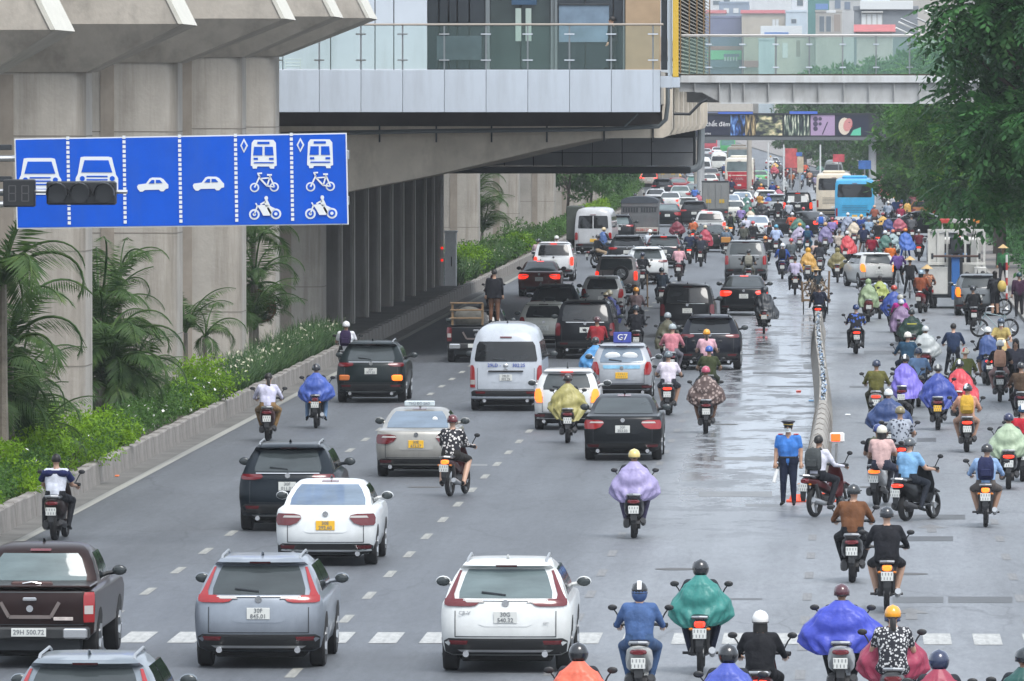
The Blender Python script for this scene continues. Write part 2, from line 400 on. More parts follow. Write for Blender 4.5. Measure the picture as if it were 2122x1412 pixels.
for i in range(520):
    y = 207+ (i/520)*88; x = bx(y)+rnd.uniform(-.045, .045); a = rnd.uniform(0, 3.1); z = .68+rnd.uniform(-.03, .06)
    d = Vector((math.cos(a)*.035, math.sin(a)*.1, rnd.uniform(-.03,.03))); c = Vector((x, y-180, z))
    mb.tube([c-d, c+d], .026, 5, m=rnd.choice((0,1,1,2,2,3,3)))
o = mb.obj('packed_bottles', cols, bar); o['kind'] = 'stuff'
# orange feet of a sign lying by the barrier
cone = empty('traffic_cone', (*G(1650, 1040), 0), 'orange plastic cone foot standing behind the turned motorbike', 'cone')
MB().bbox(-.2, .2, -.2, .2, 0, .04, .01).obj('base', mat('cone_orange', 'e2502a', .5), cone)
MB().tube([(0,0,.04),(0,0,.14),(0,0,.15)], [.15,.11,.10], 12).obj('cone_body', mat('cone_orange'), cone)
cone2 = empty('traffic_cone', (*G(1712, 1040), 0), 'orange cone foot seen through the front wheel of the turned motorbike', 'cone')
MB().bbox(-.22, .22, -.2, .2, 0, .04, .01).obj('base', mat('cone_orange'), cone2)
MB().tube([(0,0,.04),(0,0,.18)], [.15,.11], 12).obj('cone_body', mat('cone_orange'), cone2)
# small litter
for px, py, c, lb in ((1655, 812, 'd8533a', 'small red wrapper lying on the wet road'), (1681, 832, '7fb0d8', 'small pale blue scrap lying on the wet road'), (1757, 861, 'e8ecee', 'white paper scrap on the wet road beside the barrier'), (240, 988, 'd5703a', 'orange leaf litter scrap lying at the wall foot')):
    x, y = G(px, py)
    MB().bbox(-.07, .07, -.16, .16, 0, .03, .01).obj('litter', mat('litter_'+c, c, .6), loc=(x, y, .003), label=lb, cat='litter')
# amber beacon box by the barrier end
bc = empty('warning_light', (-.32, 181.6, 0), 'orange and white warning lamp at the near end of the median barrier', 'warning light')
MB().tube([(0,0,0),(0,0,.74)], .03, 8).obj('post', m_steel, bc)
MB().bbox(-.15, .17, -.05, .05, .76, .98, .03).obj('housing', m_white, bc)
MB().bbox(-.12, .08, -.08, -.045, .79, .95, .015).obj('lens', mat('amber_lens', 'e86a2c', .25, emis='ff6a20', es=.6), bc)

# ================================================================== VIADUCT PIERS
def rrect(x0, x1, y0, y1, r, z, n=5):
    pts = []
    for cx, cy, a0 in ((x1-r, y0+r, -90), (x1-r, y1-r, 0), (x0+r, y1-r, 90), (x0+r, y0+r, 180)):
        for i in range(n+1):
            a = R(a0+90*i/n); pts.append((cx+r*math.cos(a), cy+r*math.sin(a), z))
    return pts
def pier(Y, zc, ztip, xtip, label, xr=-17.3, full=True, w=3.2):
    p = empty('viaduct_pier', (xr-w/2+off(Y), Y, 0), label, 'pier', 'viaduct piers in the planting bed')
    hw = w/2
    rings = [rrect(-hw, hw, 0, 2.4, .42, z) for z in (0, zc*.3, zc*.6, zc)]
    mb = MB().loft(rings)
    mb.obj('column', m_conc, p)
    for z in (2.1, 4.7, 7.3):
        if z < zc-.4: MB().loft([rrect(-hw-.006, hw+.006, -.006, 2.406, .42, zz) for zz in (z, z+.025)], caps=(True, True)).obj('pour_joint', mat('pour_joint', (.20,.18,.155), .9), p)
    # shallow recess stripe on the front face and a rainwater pipe
    MB().box(-hw+1.25, -hw+1.6, -.03, .02, .1, zc-.05).obj('stain_strip', mat('stained_concrete', (.31,.27,.225), .85, noise=.3, ns=.7, grime=((.12,.10,.08), 1, .08, .5)), p)
    if full:
        xt = xtip-(xr-hw)
        def rect(x0, x1, y0, y1, z): return [(x0,y0,z),(x1,y0,z),(x1,y1,z),(x0,y1,z)]
        mb = MB().loft([rect(-hw-.1, hw+.05, -.05, 2.45, zc), rect(-xt, xt, -.9, 3.3, ztip)], caps=(True, False), sm=False)
        mb.obj('cap_haunch', m_conc2, p)
        mb = MB().loft([rect(-xt, xt, -.9, 3.3, ztip), rect(-xt+.75, xt-.75, -.9, 3.3, ztip+1.5)], sm=False)
        mb.obj('cap_beam', m_conc2, p)
        # sky light on the sloping cap end, painted as a paler strip
        mb = MB().add([(xt+.004, -.93, ztip), (xt+.004, 3.3, ztip), (xt-.746, 3.3, ztip+1.5), (xt-.746, -.93, ztip+1.5), (xt-.10, -.93, ztip), (xt-.85, -.93, ztip+1.5)],
                      [(0,1,2,3), (4,0,3,5)])
        mb.obj('sky_lit_lip', mat('sky_lit_concrete', (.62,.60,.53), .7, noise=.1), p)
    return p
pier(190, 8.75, 9.83, -15.0, 'broad concrete viaduct pier behind the two lorry symbols of the blue sign')
pier(216, 9.08, 10.2, -14.45, 'concrete viaduct pier behind the small car symbols of the blue sign')
pier(239, 9.34, 10.48, -14.6, 'concrete viaduct pier behind the bus symbols of the blue sign', w=3.0)
pier(253, 9.43, 10.57, -14.4, 'concrete viaduct pier standing against the white station fascia', w=2.8)
pier(271, 6.9, 0, 0, 'smooth concrete pier at the open mouth of the dark station bay', xr=-17.0, full=False, w=2.6)
pier(166, 8.5, 9.5, -15.6, 'concrete viaduct pier beside the big palm at the picture edge')
for Y, lb in ((398, 'pale viaduct pier with pipes beyond the grey control cabinet'), (446, 'pale viaduct pier beside the single palm beyond the station'), (500, 'viaduct pier third beyond the station among dark trees'), (552, 'viaduct pier fourth beyond the station among dark trees'),
              (600, 'viaduct pier fifth beyond the station rising from bright shrubs'), (650, 'viaduct pier sixth beyond the station half hidden by trees'), (700, 'viaduct pier seventh beyond the station above the hedge'), (760, 'slim viaduct pier eighth beyond the station'), (830, 'slim viaduct pier ninth beyond the station')):
    pier(Y, 9.2, 10.4, -14.6+off(Y), lb, xr=-17.6, w=2.6)
gd = empty('viaduct_girder', (-21, 150, 0), 'grey concrete viaduct deck girder overhead above the pier caps', 'viaduct')
MB().box(-5.2, 3.4, 0, 108, 12.1, 13.6).obj('deck', m_conc2, gd)
gd2 = empty('viaduct_girder', (-21, 352, 0), 'concrete viaduct deck continuing beyond the station over the median', 'viaduct')
MB().box(-5.2, 4.4, 0, 500, 12.0, 13.6).obj('deck', m_conc2, gd2)
# ================================================================== METRO STATION
st = empty('metro_station', (0, 262, 0), 'elevated metro station with white fascia glass balustrade and concrete cantilever beams over the road', 'station')
YF = 264.0
def P(px, py, Y): x, z = PY(px, py, Y); return x, z
XE = P(1368, 140, YF)[0]; Z1 = P(0, 145, YF)[1]; Z0 = P(0, 233, YF)[1]
m_seam = mat('dark_seam', (.10,.11,.12), .7)
pw = 1.306; i = 0; x = XE
pm = MB().bbox(-pw+.012, 0, -.06, 0, Z0, Z1, .01).mesh('fascia_panel', [m_white_panel])
pm2 = None
xs = P(1353, 140, YF)[0]
MB().bbox(xs+.006, XE, YF-262-.06, YF-262, Z0, Z1, .01).obj('fascia_panel', m_white_panel, st)
x = xs
for i in range(17):
    put('fascia_panel', pm, st, (x, YF-262, 0)); x -= pw
XL = x
MB().box(XL, XE, YF-262+.003, YF-262+1.0, Z0+.02, Z1-.03).obj('deck_edge', m_seam, st)
MB().box(XL, XE+.003, YF-262+1.0, 80, Z0+.25, Z1-.06).obj('deck_slab', m_conc2, st)
# balustrade
m_glass = glassmat('balustrade_glass', (.30,.42,.40), .05, .07)
zr = P(0, 51.5, YF)[1]
MB().tube([(XL, 2.05, zr), (XE+.1, 2.05, zr)], .035, 8).obj('handrail', mat('handrail_steel', (.33,.29,.25), .4, metal=.5), st)
gp = MB().box(-pw+.03, -.03, 0, .02, Z1+.03, zr-.04).mesh('glass_panel', [m_glass])
ps = MB().box(-.025, .025, .03, .07, Z1, zr)
for zz in (zr-.30, Z1+.30): ps.box(-.16, .16, -.01, .03, zz-.02, zz+.02, 1)
psm = ps.mesh('baluster', [mat('baluster_steel', (.22,.24,.25), .4, metal=.4), m_chrome])
x = xs
for i in range(17):
    put('glass_panel', gp, st, (x, 2.04, 0)); put('baluster', psm, st, (x, 2.02, 0)); x -= pw
MB().box(xs+.02, XE-.02, 2.04, 2.06, Z1+.03, zr-.04).obj('glass_panel', m_glass, st)
# wall behind the balustrade
YW = 268.0; yw = YW-262
def wall_rect(px0, px1, name, m, z0=Z1, z1=13.5, y=yw, d=.12, py0=None, py1=None):
    x0, _ = P(px0, 50, 262+y); x1, _ = P(px1, 50, 262+y)
    if py1 is not None: z0 = P(0, py1, 262+y)[1]
    if py0 is not None: z1 = P(0, py0, 262+y)[1]
    return MB().bbox(x0, x1, y, y+d, z0, z1, .008).obj(name, m, st)
for a, b in ((486, 585), (587, 684), (686, 776), (778, 815), (817, 885)): wall_rect(a, b, 'wall_panel', m_white_panel)
m_gl = mat('dark_glazing', (.018,.024,.030), .07, spec=.6, noise=.3, ns=.8)
for a, b in ((887, 908), (911, 928), (931, 946), (949, 971), (974, 1005)): wall_rect(a, b, 'glazing_pane', m_gl, y=yw+.1)
m_gl2 = mat('green_glazing', (.035,.052,.050), .1, spec=.6, noise=.4, ns=.7)
for a, b in ((1016, 1078), (1080, 1140)): wall_rect(a, b, 'glazing_pane', m_gl2, y=yw+.35)
for a, b in ((1156, 1212), (1214, 1270), (1272, 1290)): wall_rect(a, b, 'glazing_pane', m_gl, y=yw+.25)
for a, b in ((1006, 1015), (1141, 1148), (1149, 1155), (1291, 1294), (1145, 1147)): wall_rect(a, b, 'window_frame', mat('frame_grey', (.14,.16,.17), .4), y=yw-.02)
wall_rect(1296, 1369, 'stone_panel', mat('tan_cladding', (.38,.27,.17), .5, noise=.15, ns=2), py1=53)
wall_rect(1296, 1369, 'stone_panel', mat('tan_cladding'), z1=P(0, 52, YW)[1])
wall_rect(1068, 1080, 'door_leaf', mat('pale_door', (.33,.40,.37), .4), y=yw+.2, py0=18, py1=86)
wall_rect(1089, 1101, 'door_leaf', mat('pale_door'), y=yw+.2, py0=18, py1=86)
wall_rect(1060, 1112, 'platform_sign', mat('sign_navy', (.03,.07,.13), .4), y=yw+.15, py0=-12, py1=11)
wall_rect(1158, 1262, 'poster_board', mat('poster_blue', (.17,.24,.32), .3, noise=.3, ns=1.5), y=yw+.18, py0=10, py1=88)
wall_rect(1158, 1262, 'poster_rail', m_dark, y=yw+.14, py0=8, py1=12)
wall_rect(905, 998, 'poster_board', mat('poster_dim', (.05,.07,.085), .3, noise=.5, ns=2), y=yw+.05, py0=75, py1=125)
wall_rect(1370, 1383, 'corner_column', m_dark, y=yw-2.5)
wall_rect(1384, 1393, 'downpipe', mat('pale_pipe', (.48,.54,.60), .4), y=yw-3, py1=185)
wall_rect(1394, 1406, 'yellow_fin', mat('fin_yellow', (.62,.40,.045), .5), y=yw-3.2, py1=160)
wall_rect(1392, 1409, 'fin_foot', m_white_panel, y=yw-3.4, py0=161, py1=182)
MB().box(XL, XE+.2, yw+.6, 78, 13.5, 13.8).obj('roof_slab', m_conc2, st)
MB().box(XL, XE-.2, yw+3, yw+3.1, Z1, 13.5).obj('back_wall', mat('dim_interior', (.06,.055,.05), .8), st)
# white bracket to the louvre wall
x0, z0_ = P(1366, 180, YF); x1, _ = P(1392, 180, YF)
MB().box(XE+.004, x1, 2.1, 3.2, P(0,182,YF)[1], P(0,158,YF)[1]).obj('end_bracket', m_white_panel, st)
# louvre wall running away from the camera
m_slat = mat('louvre_slat', (.36,.32,.26), .55, noise=.3, ns=1.5)
lz0, lz1 = 8.98, 12.0; xl = -5.62
sl_me = MB().add([(0,0,0),(.13,0,-.065),(.13,56,-.065),(0,56,0),(0,0,.035),(.13,0,-.03),(.13,56,-.03),(0,56,.035)], [(0,1,2,3),(4,7,6,5),(0,4,5,1),(1,5,6,2),(2,6,7,3),(0,3,7,4)]).mesh('slat', [m_slat])
scr = MB().box(xl-.12, xl-.06, 9.0, 66, lz0, lz1).obj('louvre_screen', m_dark, st)
k = 0; z = lz0+.05
while z < lz1:
    put('slat', sl_me, scr, (xl-.04, 9.5, z)); z += .125
for yy in (9.2, 24, 38, 52, 65): MB().box(xl+.10, xl+.14, yy, yy+.12, lz0, lz1).obj('post', mat('rust_brown', (.22,.13,.05), .6), scr)
# cantilever beams
YB = [269+8.0*i for i in range(11)]
prof_px = [(380, 470), (723, 397), (895, 364), (1014, 336), (1140, 306), (1237, 287), (1373, 286), (1386, 281), (1393, 268), (1393, 181), (1372, 181), (1372, 262), (380, 262)]
prof = [P(a, b, 269) for a, b in prof_px]
m_beam = mat('warm_beam_concrete', (.70,.63,.53), .85, noise=.18, ns=.6, grime=((.26,.23,.19), 1.0, .5, .45), bump=.2, bs=8)
def beam(y, wdt=1.1):
    q = prof if y < 270 else [(a if i > 6 or True else a, b) for i, (a, b) in enumerate(prof)]
    dx = 0 if y < 270 else .12
    q = [(min(a, 99)-dx*(1 if a > -8 else 0), b) for a, b in q]
    mb = MB().prism(q, lambda a, b, d: (a, d, b), y-262, y-262+wdt)
    return mb.obj('cantilever_beam', m_beam, st)
for y in YB[:10]: beam(y)
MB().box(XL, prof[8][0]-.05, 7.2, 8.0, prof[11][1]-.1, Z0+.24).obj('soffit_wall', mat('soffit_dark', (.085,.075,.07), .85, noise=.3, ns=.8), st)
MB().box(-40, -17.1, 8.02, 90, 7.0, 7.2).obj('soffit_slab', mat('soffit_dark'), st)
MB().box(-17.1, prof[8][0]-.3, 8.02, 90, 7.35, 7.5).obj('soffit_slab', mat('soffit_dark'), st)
# hangers + long pipe under the fascia
m_pipe = mat('grey_pipe', (.13,.15,.16), .4, metal=.3)
pp = [P(582, 278, 268), P(900, 272, 268), P(1250, 268, 268), P(1365, 262, 268), P(1380, 248, 268), P(1384, 215, 268), P(1384, 180, 268)]
MB().tube([(a, 268-262-.1, b) for a, b in pp], .07, 8).obj('drain_pipe', m_pipe, st)
MB().tube([(P(1295,262,268)[0], 5.75, P(0,262,268)[1]), (P(1322,236,268)[0], 5.75, P(0,236,268)[1])], .035, 6).obj('branch_pipe', m_pipe, st)
for px in (783, 901, 1016, 1131, 1250, 1352):
    a, b = P(px, 268, 268); MB().box(a-.025, a+.025, 6.93, 6.99, b-.42, b+.1).obj('pipe_bracket', m_dark, st)
MB().tube([(a, 6.8, b) for a, b in (P(1395, 236, 268), P(1428, 237, 268), P(1452, 212, 268), P(1465, 207, 268))], .055, 6).obj('drain_pipe', m_dark, st)
# dark bay of columns
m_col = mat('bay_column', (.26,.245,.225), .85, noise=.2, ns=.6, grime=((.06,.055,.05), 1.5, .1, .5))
m_colr = mat('bay_column_lit', (.48,.455,.42), .8, noise=.2, ns=.8)
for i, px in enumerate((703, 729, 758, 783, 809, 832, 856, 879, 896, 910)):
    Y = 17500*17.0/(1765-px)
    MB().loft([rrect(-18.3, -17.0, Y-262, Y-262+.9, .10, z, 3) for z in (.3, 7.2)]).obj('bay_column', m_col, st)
    MB().box(-16.998, -16.94, Y-262+.12, Y-262+.8, .3, 7.0).obj('sky_lit_edge', m_colr, st)  # paler strip paints the sky light on the road side of each column
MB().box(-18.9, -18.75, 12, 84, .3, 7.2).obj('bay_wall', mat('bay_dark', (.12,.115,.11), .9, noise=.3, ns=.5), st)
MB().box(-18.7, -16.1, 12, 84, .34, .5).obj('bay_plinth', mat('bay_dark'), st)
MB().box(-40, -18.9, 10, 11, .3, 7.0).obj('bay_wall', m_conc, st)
# far end: clad box with dark bottom rail
YE = 350.0; ye = YE-262
m_end = mat('end_cladding', (.30,.31,.32), .6, noise=.2, ns=.5)
xs_ = [930, 985, 1045, 1105, 1165, 1227, 1289, 1350, 1437]
for i in range(len(xs_)-1):
    for (a, b) in ((286, 316), (317.5, 344)):
        x0, z1 = P(xs_[i]+1, a, YE); x1, z0 = P(xs_[i+1]-1, b, YE)
        MB().bbox(x0, x1, ye, ye+.08, z0, z1, .01).obj('cladding_panel', m_end, st)
x0, z1 = P(930, 262, YE); x1, z0 = P(1440, 344, YE)
MB().box(x0, x1, ye+.1, ye+2.5, z0, z1).obj('end_wall', m_dark, st)
x0, z1 = P(930, 345.5, YE); x1, z0 = P(1432, 360, YE)
MB().bbox(x0, x1, ye-.3, ye+2.6, z0, z1, .05).obj('bottom_rail', mat('rail_dark', (.03,.035,.04), .4), st)
pts = [P(1425, 352, YE), P(1440, 350, YE), P(1449, 343, YE), P(1452, 330, YE), P(1454, 235, YE)]
MB().tube([(a, ye-.1, b) for a, b in pts], .15, 8).obj('drain_pipe', mat('grey_pipe2', (.24,.27,.29), .4), st)
# grey control cabinet and signal by the bay
cb = empty('control_cabinet', (*G(932, 612), 0), 'tall pale grey control cabinet mounted at the far end of the dark station bay', 'cabinet')
MB().bbox(-.22, .26, 0, .8, .3, 2.6, .02).obj('cabinet_body', mat('cabinet_grey', (.80,.82,.84), .5, noise=.1), cb)
MB().box(.05, .09, -.01, .0, 1.2, 1.6).obj('vent', m_dark, cb)
MB().bbox(-.34, .30, -.05, .8, 2.6, 2.68, .01).obj('cabinet_top', mat('cabinet_grey'), cb)
sg = empty('signal_strip', (*G(916, 618), 0), 'narrow white post with two red lamps beside the grey control cabinet', 'signal')
MB().bbox(-.07, .07, 0, .08, .2, 5.2, .01).obj('post', m_white, sg)
for z in (2.05, 1.55): MB().tube([(0,-.03,z),(0,.0,z)], .055, 10).obj('red_lamp', mat('lamp_red_small', 'd02018', .3, emis='ff2a18', es=.6), sg)
pole = empty('utility_pipe', (*G(640, 690), 0), 'thin grey pipe with a bent camera head against the concrete pier', 'pipe')
MB().tube([(0,0,0),(0,0,1.75),(-.12,0,1.9),(-.16,0,2.0)], .035, 6).obj('pipe', m_pipe, pole)
MB().bbox(-.26, -.06, -.06, .06, 1.95, 2.05, .01).obj('camera_head', m_dark, pole)
# small bench frame on the station ledge
x, z = P(605, 140, YF-.0)
bn = empty('metal_frame', (x, 264.6, Z1), 'small white metal frame standing on the station ledge beside the pier', 'frame')
for a in (-.24, .24): MB().tube([(a,0,0),(a-.02,0,.35)], .012, 5).obj('leg', m_white, bn)
for zz in (.12, .22, .33): MB().tube([(-.26,0,zz),(.24,0,zz)], .012, 5).obj('rail', m_white, bn)
# ================================================================== FOOTBRIDGE WITH GLASS SIDES
YG = 275.0
fb = empty('footbridge', (0, YG, 0), 'grey steel footbridge with glass balustrade joining the station to the pavement', 'footbridge')
x0, zt = P(1407, 157, YG); _, zm = P(0, 172, YG); _, zb = P(0, 214, YG); _, zh = P(0, 74, YG)
XR = 9.5
MB().bbox(x0, XR, -.08, 3.2, zm, zt, .01).obj('deck_edge', mat('pale_girder', (.62,.64,.65), .5, noise=.12, ns=.8, grime=((.25,.22,.19), 1.2, .2, .5)), fb)
MB().box(x0+1.35, XR, .06, .09, zb+.02, zm).obj('girder_web', m_greysteel, fb)
MB().add([(x0,.06,zm),(x0+1.35,.06,zm),(x0+1.35,.06,zb+.02),(x0+.75,.06,P(0,192,YG)[1]),(x0,.06,P(0,190,YG)[1])], [(0,4,3,2,1)]).obj('girder_web', m_greysteel, fb)
MB().box(x0+1.35, XR, -.08, .25, zb-.02, zb+.02).obj('bottom_flange', mat('pale_girder'), fb)
MB().box(x0+.2, XR, 2.9, 3.0, zb+.02, zm).obj('girder_web', m_greysteel, fb)
stf = MB().box(-.012, .012, -.06, .055, zb+.022, zm-.003).mesh('stiffener', [m_greysteel])
px = 1437
for px in (1491, 1515, 1542, 1593, 1645, 1697, 1749, 1801, 1853, 1905, 1957, 2009, 2061, 2113): put('stiffener', stf, fb, (P(px, 190, YG)[0], 0, 0))
put('stiffener', MB().box(-.012,.012,-.06,.055,P(0,190,YG)[1],zm-.003).mesh('stiffener',[m_greysteel]), fb, (P(1440,190,YG)[0],0,0))
for yy in (0, 3.1):
    MB().tube([(x0, yy, zh), (XR, yy, zh)], .035, 8).obj('handrail', mat('handrail_pale', (.50,.48,.46), .4, metal=.3), fb)
    x = P(1468, 100, YG)[0]-1.1*1
    gpm = MB().box(.02, 1.07, 0, .015, zt+.04, zh-.05).mesh('glass_panel', [m_glass])
    pm_ = MB().box(-.015, .015, -.02, .04, zt, zh).box(-.10, .10, -.03, .0, zt+.25, zt+.29, 1).box(-.10, .10, -.03, .0, zh-.31, zh-.27, 1).mesh('baluster', [mat('baluster_steel'), m_chrome])
    xx = P(1399, 100, YG)[0]
    while xx < XR-1.1:
        put('glass_panel', gpm, fb, (xx, yy+.01, 0)); put('baluster', pm_, fb, (xx, yy, 0)); xx += 1.09
MB().box(x0, XR, -.05, 0, zt, zt+.05).obj('debris_ledge', mat('soil'), fb)
for x in (8.8,): MB().tube([(x, 1.6, 0), (x, 1.6, zb)], .35, 16).obj('support_column', m_conc, fb)
# ================================================================== ADVERT FOOTBRIDGE
YA = 660.0
ab = empty('advert_bridge', (0, YA, 0), 'far footbridge carrying a long dark advertising banner with lit night pictures', 'footbridge')
xa0, za1 = P(1400, 238, YA); xa1, za0 = P(1842, 283, YA)
MB().box(xa0-4, xa1+2, 0, 2.5, za0-.15, za1+.1).obj('bridge_deck', m_dark, ab)
MB().box(xa0-4, xa1+2, -.12, 0, za1, za1+.12).obj('top_rail', mat('rail_dark'), ab)
MB().box(xa0-4, xa1+2, -.2, 0, za0-.3, za0-.05).obj('bottom_beam', mat('far_beam', (.12,.13,.14), .6), ab)
def apanel(a, b, m, py0=238.5, py1=281, y=-.05, nm='advert_panel', par=None):
    x0, z1 = P(a, py0, YA+y); x1, z0 = P(b, py1, YA+y)
    return MB().box(x0, x1, y, y+.04, z0, z1).obj(nm, m, par or ab)
m_adbg = mat('advert_dark', (.018,.022,.045), .3)
def admat(key, c1, c2, sc, stretch):
    if key in _m: return _m[key]
    m = bpy.data.materials.new(key); m.use_nodes = True; _m[key] = m; n = m.node_tree.nodes; l = m.node_tree.links; b = n['Principled BSDF']
    tc = n.new('ShaderNodeTexCoord'); mp = n.new('ShaderNodeMapping'); mp.inputs['Scale'].default_value = stretch; l.new(tc.outputs['Object'], mp.inputs[0])
    t = n.new('ShaderNodeTexNoise'); t.inputs['Scale'].default_value = sc; t.inputs['Detail'].default_value = 4; l.new(mp.outputs[0], t.inputs['Vector'])
    cr = n.new('ShaderNodeValToRGB'); e = cr.color_ramp.elements; e[0].position = .42; e[0].color = (.015,.02,.03,1); e[1].position = .64; e[1].color = (*c1, 1); x = e.new(.53); x.color = (*c2, 1)
    l.new(t.outputs[0], cr.inputs[0]); l.new(cr.outputs[0], b.inputs['Base Color']); b.inputs['Roughness'].default_value = .4
    return m
apanel(1402, 1512, m_adbg)
apanel(1514, 1544, admat('advert_blue', (.25,.45,.75), (.03,.10,.35), 3, (1.5,1,.5)))
apanel(1545, 1565, admat('advert_gold', (.75,.60,.35), (.25,.18,.08), 2.5, (2.5,1,.4)))
apanel(1567, 1621, admat('advert_bridge_scene', (.85,.72,.45), (.22,.24,.14), 2.2, (.7,1,1.2)))
apanel(1625, 1677, admat('advert_green_night', (.80,.80,.65), (.08,.13,.09), 3, (2.2,1,.35)))
pk = apanel(1680, 1730, mat('advert_mauve', (.42,.30,.46), .4))
for cx_, cy_, r_ in ((1690, 247, 5.2), (1690, 257, 5.2), (1690, 267, 4.8), (1699.5, 246.5, 3.8), (1699.5, 257, 3.4)):
    a, b = P(cx_, cy_, YA-.06); rr_ = r_/26.5
    MB().tube([(a,-.075,b),(a,-.051,b)], rr_, 14).obj('lens_print', mat('print_dark', (.07,.055,.10), .3), pk)
a, b = P(1704, 279, YA); c, d = P(1715, 253, YA); MB().tube([(a,-.06,b),(c,-.06,d)], .05, 5).obj('pen_print', mat('print_dark'), pk)
fc = apanel(1732, 1800, m_adbg)
def adpoly(pts, m, y, nm):
    q = [P(a, b, YA) for a, b in pts]; MB().prism(q, lambda a, b, d: (a, d, b), y, y+.01).obj(nm, m, fc)
def ep(cx, cy, rx, ry, n=16, rot=0): return [(cx+rx*math.cos(6.283*i/n)*math.cos(rot)-ry*math.sin(6.283*i/n)*math.sin(rot), cy+rx*math.cos(6.283*i/n)*math.sin(rot)+ry*math.sin(6.283*i/n)*math.cos(rot)) for i in range(n)]
adpoly(ep(1750, 262, 12.5, 18), mat('print_blond', (.72,.62,.50), .5), -.07, 'hair_print')
adpoly(ep(1757, 259, 9, 14, rot=.3), mat('print_skin', (.62,.26,.25), .5), -.085, 'face_print')
adpoly([(1762,281),(1768,270),(1784,264),(1784,281)], mat('print_teal', (.12,.55,.36), .5), -.085, 'sleeve_print')
adpoly(ep(1765, 262, 1.6, 1.2), mat('print_red', (.5,.05,.06), .5), -.1, 'mouth_print')
adpoly(ep(1760, 254, 2, .8), m_dark, -.1, 'eye_print')
m_adt = mat('advert_lettering', (.75,.75,.75), .4)
for s, px, py, sz in (('n chất đêm', 1483, 258, .48), ('22 Series', 1460, 277, .27)):
    a, b = P(px, py, YA); o = put('lettering', textmesh(s, sz), ab, (a, -.075, b)); o.data.materials.clear(); o.data.materials.append(m_adt)
apanel(1488, 1560, mat('blue_sign_strip', (.06,.14,.55), .5), 232, 236.5, -.25, 'blue_strip')
apanel(1636, 1694, mat('blue_sign_strip'), 231, 236.5, -.25, 'blue_strip')
for px in (1808, 1452):
    a, b = P(px, 283, YA+1); MB().tube([(a, 1.2, 0), (a, 1.2, b)], .3, 12).obj('support_column', mat('far_white_column', (.45,.46,.47), .6), ab)
# ================================================================== LANE SIGN GANTRY
YS = 152.0
sgn = empty('lane_sign', (-15.6, YS, 0), 'large blue overhead lane sign with white lorry car bus bicycle and motorbike symbols', 'road sign')
base = Vector((-15.6, YS, 0))
K = 2122/740.0
def S(cx, cy, y=0): x, z = PY(cx/K, cy/K, YS); return (x+15.6, y, z)
m_blue = mat('sign_blue', (.0,.080,.52), .5, noise=.12, ns=1.2, spec=.25, grime=((.03,.10,.40), 2.2, .12, .5))
m_sw = mat('sign_white', (.68,.70,.70), .4)
cor = [(85,825),(2060,790),(2072,1335),(100,1362)]
MB().prism([S(a,b)[::2] for a, b in cor], lambda a, b, d: (a, d, b), 0, .03).obj('panel', m_sw, sgn)
ins = [(93,832),(2053,798),(2064,1329),(107,1354)]
bp_ = MB().prism([S(a,b)[::2] for a, b in ins], lambda a, b, d: (a, d, b), -.012, -.002).obj('blue_face', m_blue, sgn)
def spoly(pts, m, y, par): return MB().prism([S(a,b)[::2] for a, b in pts], lambda a, b, d: (a, d, b), y, y+.006)
def sym(name, whites, blues):
    mb = MB()
    for w in whites: mb.prism([S(a,b)[::2] for a, b in w], lambda a, b, d: (a, d, b), -.024, -.014, 0)
    for w in blues: mb.prism([S(a,b)[::2] for a, b in w], lambda a, b, d: (a, d, b), -.034, -.0245, 1)
    return mb.obj(name, [m_sw, m_blue], sgn)
def ln(a, b, w):
    d = Vector((b[0]-a[0], b[1]-a[1])); d.normalize(); n_ = Vector((-d.y, d.x))*w/2
    return [(a[0]+n_.x, a[1]+n_.y), (b[0]+n_.x, b[1]+n_.y), (b[0]-n_.x, b[1]-n_.y), (a[0]-n_.x, a[1]-n_.y)]
def rc(x0, y0, x1, y1): return [(x0,y0),(x1,y0),(x1,y1),(x0,y1)]
def sh(ps, dx, dy): return [[(a+dx, b+dy) for a, b in p] for p in ps]
for t, b_ in ((403, 413), (737, 745), (1067, 1076), (1399, 1408), (1731, 1740)):
    mb = MB(); n_ = 19
    for i in range(n_):
        ya = 812-(t-403)*.0165+i*28.0; yb = ya+19; xa = t+(b_-t)*i/n_
        mb.prism([S(a,b)[::2] for a, b in rc(xa-9, ya, xa+9, yb)], lambda a, b, d: (a, d, b), -.024, -.014)
    mb.obj('lane_divider', [m_sw], sgn)
lor_w = [[(480,935),(500,932),(645,932),(665,937),(690,1040),(703,1060),(703,1150),(450,1150),(450,1060),(463,1035)]]
lor_b = [[(503,953),(645,953),(668,1025),(484,1025)], rc(515,1045,640,1053), rc(515,1065,640,1073), rc(515,1085,640,1093), rc(530,1115,620,1125), ep(490,1062,15,15), ep(668,1062,15,15)]
sym('lorry_symbol', lor_w, lor_b); sym('lorry_symbol', sh(lor_w,-338,8), sh(lor_b,-338,8))
car_w = [[(815,1110),(822,1098),(868,1092),(890,1062),(905,1056),(955,1057),(972,1066),(992,1090),(1001,1098),(1001,1120),(985,1124),(972,1138),(955,1138),(945,1128),(862,1130),(848,1140),(833,1140),(820,1126)]]
car_b = [[(884,1091),(902,1070),(918,1070),(918,1091)], [(927,1070),(950,1070),(966,1088),(927,1089)]]
sym('car_symbol', car_w, car_b); sym('car_symbol', sh(car_w,331,-6), sh(car_b,331,-6))
bus_w = [[(1510,832),(1625,832),(1640,850),(1645,985),(1630,990),(1630,1003),(1605,1003),(1600,990),(1530,990),(1526,1003),(1503,1003),(1501,990),(1490,985),(1496,850)]]
